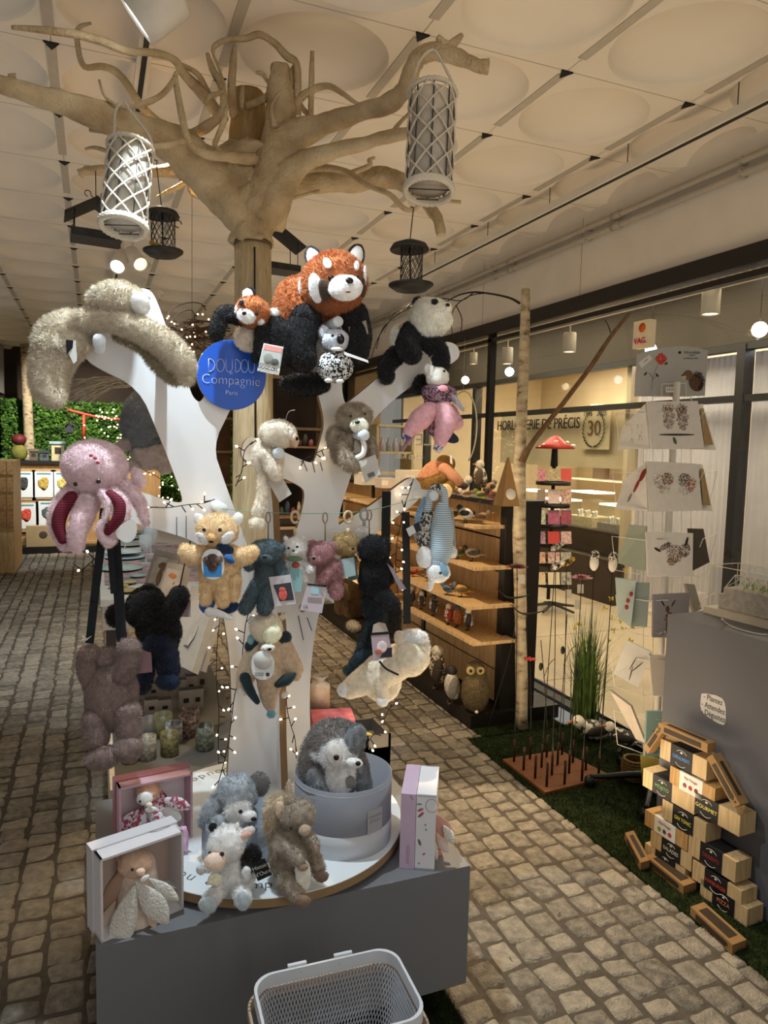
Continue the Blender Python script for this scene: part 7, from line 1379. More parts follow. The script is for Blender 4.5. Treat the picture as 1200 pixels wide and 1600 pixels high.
# front bottom-left pixel heights give each kit its height above the turf
YB = {0: 1407, 1: 1372}
kb = [(1093, 1407), (1081, 1372), (1075, 1333), (1007, 1336), (1016, 1320), (1007, 1288), (1034, 1277), (1085, 1268), (1004, 1227), (1046, 1223), (1031, 1183)]
kh = [.070, .075, .080, .055, .066, .066, .080, .080, .075, .072, .080]
for (l, r, s0, s1, row, title, tc_, lab, wd, wh), (bx_, by_), H_ in zip(KITS, kb, kh):
    A = kz(l, by_) if l != 1090 else kz(1085, 1268); A.z = max(A.z, .002)
    u0 = 0; hor = lambda px: (PP(px, by_+12, G0+gn*(BD_+.012), gn)-A).dot(gd)
    Lx = max(.2, (kz(r, by_+34)-A).dot(gd)); a = (kz(s0, by_+10)-A).dot(gd); b = (kz(s1, by_+22)-A).dot(gd)
    if l == 1090: a = .0
    t = thing('wooden_grow_kit', lab, 'wooden box', A); c = A+gd*Lx/2-gn*BD_/2+Zv*H_/2
    m = MB(); m.frame(c, gd, gn, Zv, Lx/2, BD_/2, H_/2); part('box', m, wd, t)
    m = MB(); m.frame(A+gd*(a+b)/2-gn*BD_/2+Zv*H_/2, gd, gn, Zv, (b-a)/2, BD_/2+.0012, H_/2+.0012); part('sleeve', m, mat('cfc9c0', .6, .02) if wh else SLV, t)
    if title:
        f0 = A+gd*(a+b)/2+gn*.0016+Zv*H_*(.75 if wh else .46)
        text('sleeve_lettering', title, f0, gd, Zv, .021 if not wh else .017, mat(tc_, .6, 0), t, depth=.0002, sx=min(1.0, (b-a)*.92/(len(title)*(.021 if not wh else .017)*.66)))
    if wh:
        for k in range(3): mm = MB(); mm.ell(A+gd*(a+(b-a)*(.25+.25*k))+gn*.0016+Zv*H_*.33, gd*.010, Zv*.009, gn*.0004, 12, wob=.3); part('printed_vegetable', mm, mat(('8a2a34', '9a2430', '5a1c24') [k] if row > 3 else ('7a8a3a', '3a4a3a', 'a02850')[k], .6, .2), t)
    else:
        mm = MB(); cc = A+gd*(a+b)/2+gn*.0016+Zv*H_*.46; rr = min((b-a)*.36, H_*.42)
        for s_ in (0, math.pi): m5 = MB(); m5.tube([cc+gd*rr*math.cos(q)+Zv*rr*math.sin(q) for q in np.arange(s_+.7, s_+2.5, .2)], .0009, 5); part('emblem_arc', m5, mat('cfcbc0', .6, 0), t)
        mm.ell(cc+Zv*rr*.72, gd*.006, Zv*.004, gn*.0003, 8); part('emblem', mm, mat('cfcbc0', .6, 0), t)
KR = mat('8a6a42', .8, .12, 30)
def tray(a, b, label, w=.045, h=.035):
    A = Vector(a); B = Vector(b); x = (B-A); L = x.length; x.normalize(); up_ = Zv if abs(x.z) < .7 else gd; y = gn; z = x.cross(y).normalized()
    if z.z < 0: z = -z
    m = MB(); c = (A+B)/2; 
    m.frame(c, x, y, z, L/2, w/2, h/2, 0); m.frame(c+z*(h/2+.0005), x, y, z, L/2-.03, w/2-.014, .0008, 1); m.frame(c+y*(w/2+.0006), x, y, z, L/2-.03, .0006, h*.28, 1)
    for k in range(6): m.ell(c+x*(L*.1+k*.012)+y*(w/2+.0014)+z*h*.1*(k % 2), x*.004, z*.006, y*.0003, 6, 1)
    solo('seed_card_tray', m, [KR, mat('33281c', .7, .1)], label, 'card box')
tray(BF(1035, 1135), BF(1112, 1168), 'long narrow brown card box lying along the top of the kit stack')
tray(BF(1115, 1180), BF(1158, 1258), 'long brown card box leaning down the right side of the kit stack')
tray(PP(1014, 1172, G0+gn*.10, gn), PP(1036, 1140, G0+gn*.10, gn)-Zv*.0, 'brown card box leaning at the top left of the kit stack', .04, .03)
def gz(px, py, z=.022): p = PZ(px, py, z); return p
tray(gz(983, 1305), gz(1008, 1352), 'brown card box lying on the turf left of the kits', .05, .034); tray(gz(1018, 1340), gz(1078, 1388), 'open brown card tray at the foot of the left kits', .07, .036); tray(gz(1089, 1420, .018), gz(1155, 1480, .018), 'open brown card tray under the pizza kit at the bottom right', .07, .036)
# ------------------------------------------------------------------ mushroom card rack outside the glass
mb = onX(858, 944, 4.2); mb.z = 0; MDp = dep(Vector((mb.x, mb.y, 1.2)))
pz_ = PZ(852, 955, 0); MD = dep(pz_)
b = PD(862, 960, MD); b.z = 0; t = thing('mushroom_card_rack', 'black greeting card rack with a red spotted mushroom top beyond the glass', 'display rack', b); s = MD/FPX
def MP(x, y, o=0): return PD(x, y, MD)-fw*o
top = MP(867, 700); m = MB(); m.lathe(top, [(.001, 20*s), (7*s, 17*s), (18*s, 8*s), (31*s, 0), (29*s, -1.5*s), (.001, 1*s)], 28); part('mushroom_cap', m, mat('9a2418', .45, .15), t)
for (x, y, w_, h_) in ((866, 692, 5, 2.6), (884, 692, 3, 2), (848, 696, 3, 2), (893, 697, 4, 2), (842, 699, 3, 1.6)):
    m = MB(); m.ell(MP(x, y, .10 if abs(x-867) < 12 else .07), rt*w_*s, up*h_*s, fw*.01, 10); part('cap_spot', m, mat('e6ddd0', .5, .02), t)
m = MB(); m.lathe(Vector((top.x, top.y, 0)), [(.02, .1), (.02, MP(867, 730).z), (6*s, MP(867, 728).z), (4.5*s, top.z)], 14); part('pole', m, mat('1c1916', .5, .1), t)
yl = [(733, 755), (765, 790), (797, 822), (830, 852), (862, 882), (893, 915)]
rn = random.Random(9); CC = ['b56a8a', 'd9cfae', 'c9443c', 'e0d0b0', 'd9b08a', '7a8a5a', '4a4a6a', 'd8a0a8', 'e6dcc8', 'a84a5a']
for k, (y0, y1) in enumerate(yl):
    zb = MP(862, y1).z; m = MB(); m.lathe(Vector((top.x, top.y, zb)), [(.001, -.02), (27*s, -.02), (27*s, .02), (26*s, .02), (26*s, -.005), (.001, -.005)], 20); part('card_ring', m, mat('16130f', .5, .1), t)
    for j, (cx, w_) in enumerate(((843, 6), (862, 9), (881, 8))):
        m = MB(); m.poly([MP(cx-w_, y0, .09), MP(cx+w_, y0, .09), MP(cx+w_, y1-3, .11), MP(cx-w_, y1-3, .11)], -fw, .004); c = rn.choice(CC); part('greeting_card', m, mat(c, .5, .5, 40, h2=rn.choice(CC)), t)
for a in range(5): 
    d = Vector((math.cos(a*1.257), math.sin(a*1.257), 0)); m = MB(); m.tube([Vector((b.x, b.y, .09)), Vector((b.x, b.y, .04))+d*.28], [.02, .012], 8); part('base_leg', m, mat('3a362e', .5, .1), t)
# ================================================================== SHOPPING BASKET (front)
p0 = PZ(505, 1560, .50); BXc = PZ(510, 1555, .50)
def basket():
    # rim traced on its own level plane, body tapers down to the floor stack
    z = .50; rim = [PZ(x, y, z) for x, y in ((372, 1556), (384, 1535), (410, 1522), (470, 1507), (530, 1492), (575, 1479), (598, 1480), (614, 1494), (630, 1525), (642, 1556))]
    Bk = rim[4]; dirx = (rim[6]-rim[2]).normalized(); dirx.z = 0; diry = Vector((dirx.y, -dirx.x, 0))      # towards the camera
    if diry.dot(fw) > 0: diry = -diry
    L = (rim[9]-rim[0]).dot(dirx); c = (rim[0]+rim[9])/2; c.z = z
    a = PZ(384, 1535, z); ctr = rim[2].lerp(rim[6], .5)+diry*.115; ctr.z = z; hx = .172; hy = .115
    t = thing('shopping_basket', 'white perforated shopping basket standing in front of the plinth', 'shopping basket', Vector((ctr.x, ctr.y, 0)))
    def loop(hx, hy, zz, r=.05, n=8):
        P = []
        for sx, sy, a0 in ((1, 1, 0), (-1, 1, 90), (-1, -1, 180), (1, -1, 270)):
            for k in range(n+1):
                a = math.radians(a0+90*k/n); P.append(Vector((ctr.x, ctr.y, zz))+dirx*(sx*(hx-r)+r*math.cos(a))+diry*(sy*(hy-r)+r*math.sin(a)))
        return P
    W1 = mat('cfd3da', .4, .02)
    O = loop(hx, hy, z); I = loop(hx-.006, hy-.006, z); O2 = loop(hx, hy, z-.030); I2 = loop(hx-.006, hy-.006, z-.030); m = MB(); n = len(O)
    for A_, B_ in ((O, I), (O2, O), (I, I2)):
        o = len(m.v); m.add(A_+B_, [(i, (i+1) % n, n+(i+1) % n, n+i) for i in range(n)], 0, True)
    part('rim', m, W1, t)
    # perforated wall: real lattice of thin bars
    m = MB(); zb = .26; T_ = loop(hx-.010, hy-.010, z-.028); B2 = loop(hx-.035, hy-.03, zb); N = 118
    def samp(Lp, f):
        tot = [0]; 
        for i in range(len(Lp)): tot.append(tot[-1]+(Lp[(i+1) % len(Lp)]-Lp[i]).length)
        s = (f % 1)*tot[-1]; i = max(k for k in range(len(Lp)) if tot[k] <= s); return Lp[i].lerp(Lp[(i+1) % len(Lp)], (s-tot[i])/max(1e-9, tot[i+1]-tot[i]))
    K = 26
    for sg in (-1, 1):
        for i in range(N):
            P = [samp(T_, i/N+sg*k*.0028).lerp(samp(B2, i/N+sg*k*.0028), k/K) for k in range(0, K+1, 2)]
            m.tube(P, .0014, 3, cap=False)
    o = part('perforated_wall', m, mat('c4c8d0', .45, .02), t)
    m = MB(); bot = loop(hx-.036, hy-.031, zb)
    for i in range(60):
        f = -1+2*(i+.5)/60; x_ = (hx-.036)*f; yy = (hy-.031)
        for sg in (-1, 1):
            a_ = Vector((ctr.x, ctr.y, zb))+dirx*(x_-.05*sg); b_ = Vector((ctr.x, ctr.y, zb))+dirx*(x_+.05*sg)
            if abs(x_) < hx-.088: m.tube([a_-diry*yy, b_+diry*yy], .0014, 3, cap=False)
    part('perforated_floor', m, mat('c4c8d0', .45, .02), t)
    m = MB(); q = loop(hx-.034, hy-.029, zb); m.tube(q+[q[0]], .003, 6); part('lower_ring', m, W1, t)
    # wooden folding handle resting round the rim, and hinge pins
    q = [p for p in loop(hx+.010, hy+.010, z-.055, .055)]; m = MB()
    q = q+[q[0]]
    for a_, b_ in zip(q[:-1], q[1:]):
        d = (b_-a_); l = d.length
        if l > 1e-6: d.normalize(); m.frame((a_+b_)/2, d, d.cross(Zv), Zv, l/2+.001, .003, .011)
    part('handle', m, mat('b9a08c', .5, .1, 8), t)
    for f in (.3, .62):
        P = rim[2].lerp(rim[6], f); P.z = z-.012; m = MB(); m.ball(P+diry*.003, .0035, 8); part('rivet', m, mat('8a8a90', .3, 0, metal=1), t)
    for f in (.28, .66):
        P = rim[2].lerp(rim[6], f)-diry*.004; m = MB(); m.frame(P+Zv*.001, dirx, diry, Zv, .022, .004, .004); part('hinge_tab', m, W1, t)
    # lower stacked basket carries it
    m = MB(); A_ = loop(hx-.045, hy-.04, .012); B_ = loop(hx-.02, hy-.018, .25); n = len(A_); m.add(A_+B_, [(i, (i+1) % n, n+(i+1) % n, n+i) for i in range(n)], 0, True); m.add(A_, [tuple(range(n))[::-1]], 0, False); part('lower_basket', m, mat('b5b9c0', .5, .03), t)
basket()
# ================================================================== LOW TABLE BEHIND THE PLINTH
LT = .30
t = thing('low_display_table', 'low grey and white display table behind the plinth carrying candle jars', 'table', (.33, 3.9, 0)); m = MB(); m.box((.045, 2.92, LT-.03), (.66, 4.55, LT)); part('top', m, mat('5d5a55', .6, .05), t); m = MB(); m.box((.04, 2.90, 0), (.06, 4.6, LT+.04)); m.box((.04, 4.55, 0), (.66, 4.57, LT+.04)); part('side_board', m, mat('cfc6b2', .6, kind='wood', scale=4, h2='ded6c6'), t); m = MB(); m.box((.1, 3.0, 0), (.64, 4.5, LT-.03)); part('base', m, mat('2c2a28', .7, 0), t)
def jar(px, py, r, h, c, c2, label, z=LT):
    p = PZ(px, py, z); d = dep(p); s = d/FPX; R = r*s; H_ = h*s; t = thing('candle_jar', label, 'candle jar', p); m = MB(); m.lathe(p, [(.001, 0), (R*.92, 0), (R, .004), (R, H_), (R*.93, H_), (R*.90, .01), (.001, .01)], 24); part('glass', m, mat(c, .4, kind='cells', scale=90, h2=c2), t); m = MB(); m.lathe(p, [(.001, H_*.6), (R*.88, H_*.6)], 16); part('wax', m, mat('cfc29a', .6, .03), t)
for a in ((265, 1179, 14, 36, '6e6844', '504a30', 'yellow patterned candle jar, frontmost of the jars on the low table'), (230, 1185, 14, 36, '6e6a60', '8f8a80', 'speckled grey candle jar beside the brown bear feet'), (320, 1170, 14, 38, '4f5248', '7a7c6c', 'green floral candle jar standing apart at the right'), (255, 1150, 14, 36, '77704e', '68623f', 'plain yellow candle jar behind the patterned yellow one'), (272, 1158, 13, 30, '7a8088', 'a8acb0', 'pale blue candle jar behind the patterned yellow one'), (293, 1150, 13, 34, '6e4a4c', '9a958e', 'white candle jar with red flowers'), (298, 1135, 13, 30, '6a5a5c', '8a7c78', 'rosy candle jar behind the one with red flowers'), (235, 1150, 12, 30, '6a5c48', '5c626c', 'amber and blue candle jar at the left of the group'), (203, 1190, 13, 20, '8a8468', 'a8a288', 'pale candle jar half hidden behind the white box')): jar(*a)
def tbox(px, py, w, h, dd, c, label, z=LT, name='carton', top='1d1c1b', cat='box', yaw=0):
    p = PZ(px, py, z); s = dep(p)/FPX; c_, s_ = math.cos(yaw), math.sin(yaw); X = Vector((c_, s_, 0)); Y_ = Vector((-s_, c_, 0)); W_ = w*s; H_ = h*s; m = MB(); m.frame(p+Y_*dd/2+Zv*H_/2, X, Y_, Zv, W_/2, dd/2, H_/2, 0); m.frame(p+Y_*dd/2+Zv*(H_+.0006), X, Y_, Zv, W_/2, dd/2, .0006, 1); m.frame(p+Zv*H_*.45-Y_*.0006, X, Y_, Zv, W_*.2, .0005, H_*.12, 1); return solo(name, m, [mat(c, .6, .05), mat(top, .6, .05)], label, cat)
for a in ((237, 1117, 20, 24, .05, 'a8a096', 'small candle carton, front left of the cartons on the low table'), (258, 1115, 20, 22, .05, 'a39b90', 'small candle carton, beside the front left one'), (291, 1108, 20, 30, .05, '98908a', 'small dark-topped carton in the front right pair, left one'), (309, 1106, 18, 30, .05, '8e8780', 'small dark-topped carton in the front right pair, right one'), (282, 1090, 18, 28, .05, '8e8780', 'small carton in the back row, left'), (299, 1086, 18, 30, .05, '857e78', 'small carton in the back row, middle'), (316, 1082, 18, 38, .05, '7a746e', 'tall small carton in the back row, right'), (222, 1093, 18, 22, .05, '948c84', 'small carton behind the brown bear, left'), (240, 1090, 18, 22, .05, '948c84', 'small carton behind the brown bear, right')): tbox(*a)
# pictures leaning in the middle
def framed(q, d, label, c, c2, th=.02, dd=None, art=None):
    P = [PD(x, y, dd_[0] if isinstance(dd_, tuple) else dd_) for (x, y), dd_ in zip(q, d)]; n = (P[1]-P[0]).cross(P[3]-P[0]).normalized(); 
    if n.dot(fw) > 0: n = -n
    t = thing('framed_picture', label, 'picture', (P[2]+P[3])/2); m = MB(); m.poly(P, n, th); part('frame', m, mat(c, .6, .06), t); cc = sum(P, Vector())/4; Q = [cc+(p-cc)*.78+n*.0015 for p in P]; m = MB(); m.poly(Q, n, .001); part('panel', m, mat(c2, .7, .25, 12), t)
    if art:
        for (u, v, w_, h_, col) in art:
            e = Q[0].lerp(Q[1], u).lerp(Q[3].lerp(Q[2], u), v)+n*.0015; ex = (Q[1]-Q[0]).normalized(); ey = (Q[3]-Q[0]).normalized(); m = MB(); m.ell(e, ex*w_, ey*h_, n*.0005, 10, wob=.5); part('printed_motif', m, mat(col, .8, .2), t)
    return t
framed([(243, 858), (286, 868), (262, 960), (214, 948)], (3.65, 3.5, 3.35, 3.45), 'large pale box picture with a deer motif leaning behind the black bear plush', '8f867c', 'a59c90', .05, art=[(.5, .2, .05, .02, '6b5238'), (.4, .45, .02, .04, '6b5238')])
framed([(262, 878), (290, 884), (268, 975), (232, 962)], (3.45, 3.38, 3.25, 3.32), 'grey white picture with small orange foxes leaning behind the black bear plush', '9a938c', 'b0a8a0', .04, art=[(.55, .15, .03, .012, 'a8643c'), (.55, .3, .03, .012, 'a8643c')])
framed([(300, 915), (340, 925), (300, 1050), (262, 1030)], (3.3, 3.2, 3.1, 3.15), 'big white framed print of bare branches leaning behind the fox toy', 'a09a90', '77716a', .04, art=[(.5, .5, .05, .09, '9f9a92'), (.4, .3, .04, .05, 'aaa49a')])
framed([(330, 930), (346, 940), (316, 1048), (280, 1038)], (3.5, 3.45, 3.35, 3.38), 'dark glazed shadow frame with a white edge behind the display trunk', 'b5b2ae', '23211f', .03)
# table behind with plates and glasses
t = thing('dining_display_table', 'white table laid with stacked plates and glasses in the middle distance', 'table', (.6, 6.0, 0)); m = MB(); m.box((.02, 4.62, .70), (1.35, 8.3, .74)); part('top', m, mat('b5aea4', .6, .08), t); m = MB(); m.box((.03, 4.63, .55), (1.33, 8.28, .70)); part('apron', m, mat('a39a8c', .7, .06), t)
for x_, y_ in ((.08, 4.7), (1.28, 4.7), (.08, 8.2), (1.28, 8.2)): m = MB(); m.box((x_-.03, y_-.03, 0), (x_+.03, y_+.03, .55)); part('leg', m, mat('3a342c', .7, .1), t)
m = MB(); m.box((.05, 5.1, .741), (.75, 7.0, .744)); solo('table_runner', m, mat('6a7070', .8, kind='cells', scale=25, h2='a07a78'), 'patterned table runner under the plates', 'table runner')
def plate(px, py, w, z, c, label, h=.012):
    p = PZ(px, py, z); s = dep(p)/FPX; R = w*s/2; m = MB(); m.lathe(p, [(.001, .002), (R*.6, .001), (R*.95, h), (R, h+.002), (R*.98, h+.005), (R*.62, .006), (.001, .006)], 32); solo('plate', m, mat(c, .25, .08, 20), label, 'plate')
for k, (px, py, w, z) in enumerate(((190, 890, 62, .745), (195, 872, 60, .745), (192, 864, 56, .77), (200, 852, 50, .745), (196, 842, 46, .745), (200, 834, 40, .745))): plate(px, py, w, z, ('8fa4a4', '96abb0', 'a8babc', '8fa0a2', '9aacae', 'a5b5b5')[k], ('nearest blue-grey dinner plate on the laid table', 'second blue-grey dinner plate from the front', 'raised blue-grey plate on the stack of plates', 'blue-grey plate in the middle of the laid table', 'blue-grey plate toward the far end of the laid table', 'farthest blue-grey plate on the laid table')[k])
for k, (px, py, w) in enumerate(((185, 918, 30), (195, 925, 36), (200, 912, 26), (215, 902, 24), (214, 860, 20))): plate(px, py, w, .745, ('a88f68', '9a8a60', 'a89870', '8fa0a0', 'b0a68c')[k], ('small tan saucer on the near edge of the table, left', 'small tan saucer at the very front of the table', 'small tan saucer behind the front one', 'small grey saucer at the right of the plates', 'small cream saucer beside the glasses')[k])
def wineglass(px, py, h, label):
    p = PZ(px, py, .745); s = dep(p)/FPX; H_ = h*s; R = H_*.22; m = MB(); m.lathe(p, [(.001, 0), (R, 0), (R*.9, .003), (.005, .006), (.004, H_*.4), (R*.8, H_*.5), (R*1.1, H_*.7), (R*.9, H_), (R*.87, H_), (R*1.05, H_*.7), (R*.7, H_*.52), (.001, H_*.42)], 20); solo('wine_glass', m, mat('cfd8dc', .05, 0, alpha=.35, spec=1.0), label, 'glass')
for a in ((228, 880, 45, 'stemmed glass, nearest of the glasses on the laid table'), (236, 866, 45, 'stemmed glass behind the nearest one on the laid table'), (226, 850, 36, 'short stemmed glass at the middle of the laid table'), (240, 850, 34, 'stemmed glass toward the right of the laid table')): wineglass(*a)
# right portion of the low table: candle, pink book, grey box
t0 = thing('low_display_table', 'low grey box table just right of the display trunk holding a pink box', 'table', (.95, 3.3, 0)); 
p = PZ(556, 1172, .42); 
tb = MB(); a = PZ(500, 1180, .34); tb.box((.70, 2.96, 0), (1.00, 3.45, .36)); part('body', tb, mat('6a6560', .6, .05), t0)
p = PY(518, 1128, 3.15); t = thing('pink_gift_box', 'flat pink marbled gift box on the low box table right of the display trunk', 'box', (p.x, p.y, .36))
m = MB(); m.frame(Vector((p.x+.02, 3.2, .39)), Vector((.96, -.2, 0)).normalized(), Vector((.2, .96, 0)).normalized(), Zv, .10, .075, .03); part('box', m, mat('9a4450', .5, .15, 20, h2='c9747a'), t)
c = PZ(500, 1108, .36); c = PD(500, 1110, 3.6); t = thing('pillar_candle', 'wrapped beige pillar candle behind the pink gift box', 'candle', (c.x, c.y, c.z)); s = 3.6/FPX
m = MB(); m.lathe(c, [(.001, 0), (15*s, 0), (15*s, 42*s), (.001, 42*s)], 24); part('candle', m, mat('b59a84', .6, .15, 20), t); m = MB(); m.lathe(c+Zv*42*s, [(15*s, 0), (6*s, 6*s), (12*s, 14*s), (11*s, 14*s)], 12); part('cellophane_top', m, mat('cfc6b8', .2, .1, alpha=.4), t); m = MB(); m.lathe(Vector((c.x, c.y, 0)), [(.09, 0), (.09, c.z), (.001, c.z)], 20); part('stand', m, mat('4a443c', .6, .1), t)
p = PY(590, 1168, 3.0); t = thing('grey_crate', 'open grey box with a lemon bird inside, right of the big drum', 'box', (p.x, p.y, .0))
x0, x1 = PY(572, 1180, 3.0).x, PY(610, 1180, 3.0).x; zt = PY(600, 1148, 3.0).z
m = MB(); m.box((x0, 3.0, 0), (x1, 3.012, zt)); m.box((x0, 3.0, 0), (x0+.012, 3.22, zt)); m.box((x1-.012, 3.0, 0), (x1, 3.22, zt)); m.box((x0, 3.21, 0), (x1, 3.22, zt)); m.box((x0, 3.0, 0), (x1, 3.22, zt-.06)); part('box', m, mat('55514c', .6, .06), t)
p = Vector(((x0+x1)/2-.02, 3.08, zt-.05)); bird(p, .10, 2.5, ('a89a2e', '3a3626', '2a2620'), label='small yellow and black bird ornament in the grey open box', legs=False)
# ================================================================== FAR LEFT SHELVES
FY = 12.1
t = thing('card_shelf', 'low wooden card shelf with a dark top at the far end of the aisle', 'shelf', (-.9, FY, 0))
a = PY(20, 724, FY); b = PY(210, 724, FY); zt = PY(60, 722, FY).z
m = MB(); m.box((a.x-.1, FY, zt-.03), (b.x+.4, FY+.5, zt+.02)); part('dark_top', m, DK, t); m = MB(); m.box((a.x-.1, FY-.26, 0), (b.x+.4, FY+.5, .10)); part('dark_base', m, DK, t)
m = MB(); m.box((a.x-.1, FY+.06, .1), (b.x+.4, FY+.1, zt-.03)); m.box((a.x-.1, FY, .1), (b.x+.4, FY+.08, .14)); part('board', m, mat('a07c50', .7, kind='wood', scale=5, h2='c29a68'), t)
for (cx, cy, lab, c2) in ((37, 757, 'framed card with a black and white badger, left of the top row', '3a3a3a'), (69, 757, 'framed card with a gold oval, middle of the top row', 'b59a4a'), (99, 757, 'framed card with a yellow drop, right of the top row', 'c9b86a'), (42, 806, 'framed card with a red bird in the lower row', 'c04a38'), (75, 803, 'framed card with a panda in the lower row', '4a5a5a')):
    p = PY(cx, cy, FY+.04); s = dep(p)/FPX; t = thing('greeting_card', lab, 'card', p-Zv*25*s); m = MB(); m.box((p.x-17*s, FY+.02, p.z-25*s), (p.x+17*s, FY+.04, p.z+23*s)); part('kraft_backing', m, mat('b5976c', .8, .06), t); m = MB(); m.box((p.x-13*s, FY+.012, p.z-20*s), (p.x+13*s, FY+.02, p.z+20*s)); part('card', m, mat('dfe6ea', .6, .02), t)
    m = MB(); m.box((p.x-10*s, FY+.008, p.z+16*s), (p.x+10*s, FY+.012, p.z+18*s)); part('teal_band', m, mat('4f929a', .6, 0), t); m = MB(); m.ell(Vector((p.x, FY+.010, p.z+2*s)), Vector((8*s, 0, 0)), Vector((0, .003, 0)), Zv*9*s, 12, wob=.5); part('printed_motif', m, mat(c2, .7, .5, 40), t)
tp = PY(68, 842, FY-.15); s = dep(tp)/FPX; m = MB(); m.box((tp.x-24*s, FY-.2, .10), (tp.x+24*s, FY-.05, .10+32*s)); m.ell(Vector((tp.x, FY-.2, .10+18*s)), Vector((6*s, 0, 0)), Vector((0, .004, 0)), Zv*6*s, 10, 1); solo('wooden_crate', m, [mat('a8916c', .7, .08, 10), mat('4a4036', .7, .1)], 'flat wooden crate with a printed bird in front of the far card shelf', 'crate')
m = MB(); tp = PY(8, 720, 10.2); x1 = PY(20, 720, 10.2).x
m.box((-1.42, 10.2, 0), (x1, 11.2, tp.z)); solo('wooden_rack', m, [PINE], 'pine rack of small brown packets at the far left edge', 'rack')
for i in range(2):
    for j in range(4):
        p = PY(5+i*11, 730+j*27, 10.19); s = dep(p)/FPX; m = MB(); m.box((p.x-4.5*s, 10.17, p.z-11*s), (p.x+4.5*s, 10.195, p.z+11*s)); solo('seed_packet', m, mat('8a6238', .8, .4, 30, h2='b58a5c'), 'brown illustrated packet, %s row and %s column of the far left rack' % (('top', 'second', 'third', 'bottom')[j], ('left', 'right')[i]), 'packet', 'brown packets on the far left rack')
tz = zt+.02
def fobj(px, py, name, label, cat, fn):
    p = PY(px, py, FY+.2); p.z = tz; t = thing(name, label, cat, p); fn(p, dep(p)/FPX, t)
def gn1(p, s, t):
    m = MB(); m.ell(p+Zv*12*s, Vector((12*s, 0, 0)), Vector((0, 10*s, 0)), Zv*13*s, 14); part('body', m, mat('6a6a2c', .8, .2), t); m = MB(); m.ell(p+Zv*32*s, Vector((11*s, 0, 0)), Vector((0, 11*s, 0)), Zv*9*s, 14); part('red_cap', m, mat('5a1c20', .6, .2), t)
fobj(30, 716, 'garden_gnome', 'squat figure with a dark red cap on the far card shelf', 'figurine', gn1)
def hut(cw, cr, w=9, h=26):
    def f(p, s, t):
        m = MB(); m.box((p.x-w*s, p.y-w*s, p.z), (p.x+w*s, p.y+w*s, p.z+h*s)); part('body', m, mat(cw, .7, .1), t); m = MB(); m.box((p.x-w*1.3*s, p.y-w*1.3*s, p.z+h*s), (p.x+w*1.3*s, p.y+w*1.3*s, p.z+(h+4)*s)); part('roof', m, mat(cr, .6, .1), t); m = MB(); m.box((p.x-w*.5*s, p.y-w*1.02*s, p.z+h*.4*s), (p.x+w*.5*s, p.y-w*s, p.z+h*.8*s)); part('opening', m, mat('2a2820', .8, 0), t)
    return f
fobj(91, 716, 'bird_house', 'pale bird house with a light blue roof on the far card shelf', 'bird house', hut('b5aa84', '8aa0a8'))
fobj(70, 716, 'bird_house', 'tiny dark grey bird house on the far card shelf', 'bird house', hut('4a5258', '33383c', 6, 12)); fobj(53, 716, 'stone_figure', 'small grey and brown figure on the far card shelf', 'figurine', hut('5a5044', '6b5a48', 6, 14))
def leafd(p, s, t):
    m = MB(); m.ell(p+Zv*9*s, Vector((10*s, 0, 3*s)), Vector((0, 2*s, 0)), Vector((-3*s, 0, 8*s)), 12); part('leaf', m, mat('7f9a50', .6, .1), t)
fobj(92, 717, 'green_leaf_ornament', 'light green rounded leaf ornament on the far card shelf', 'ornament', leafd)
# ivy wall
def ivy():
    x0, x1, y = -1.4, 2.3, 13.2; m = MB(); m.box((x0, y, 0), (x1, y+.1, 2.35)); rs = random.Random(4)
    for k in range(17000):
        c = Vector((rs.uniform(x0, x1), y-rs.uniform(0, .12), rs.uniform(.3, 2.35))); n = Vector((rs.gauss(0, .6), -1, rs.gauss(.5, .6))).normalized(); a = n.orthogonal().normalized(); b = n.cross(a); th = rs.uniform(0, 6.28); u = (a*math.cos(th)+b*math.sin(th))*.035; v = (b*math.cos(th)-a*math.sin(th))*.022
        m.add([c-u, c+v, c+u, c-v], [(0, 1, 2, 3)], rs.choice((0, 0, 1, 2)), False)
    o = part('ivy_wall', m, [mat('3c6420', .6, .4, 5, spec=.3), mat('5f8a30', .6, .3, 5), mat('24401a', .6, .3, 5)]); tag(o, 'wall of bright green leaves at the far end of the shop', 'green wall', kind='stuff')
ivy()
m = MB(); P = PY(43, 650, 12.85); m.tube([Vector((P.x, 12.85, 0)), Vector((P.x+.02, 12.85, 1.3)), Vector((P.x-.02, 12.85, 3.2))], [.08, .075, .07], 16, sub=5, rough=.1); solo('birch_pole', m, BIRCH, 'pale birch trunk standing at the far left before the green wall', 'birch trunk')
p = PY(109, 668, 11.8); s = dep(p)/FPX; t = thing('bird_house', 'black bird house hanging against the green wall', 'bird house', p-Zv*7*s); m = MB(); m.box((p.x-6*s, 11.75, p.z-8*s), (p.x+6*s, 11.87, p.z+3*s)); part('body', m, mat('1a1c22', .6, .1), t); m = MB(); m.frame(p+Vector((-3.5*s, 0, 6*s)), Vector((.75, 0, .66)), Vector((0, 1, 0)), Vector((-.66, 0, .75)), 6*s, .09, .008); m.frame(p+Vector((3.5*s, 0, 6*s)), Vector((.75, 0, -.66)), Vector((0, 1, 0)), Vector((.66, 0, .75)), 6*s, .09, .008); m.tube([p+Zv*9*s, Vector((p.x, p.y, 3.2))], .003, 5); part('roof', m, mat('2a241e', .6, .1), t)
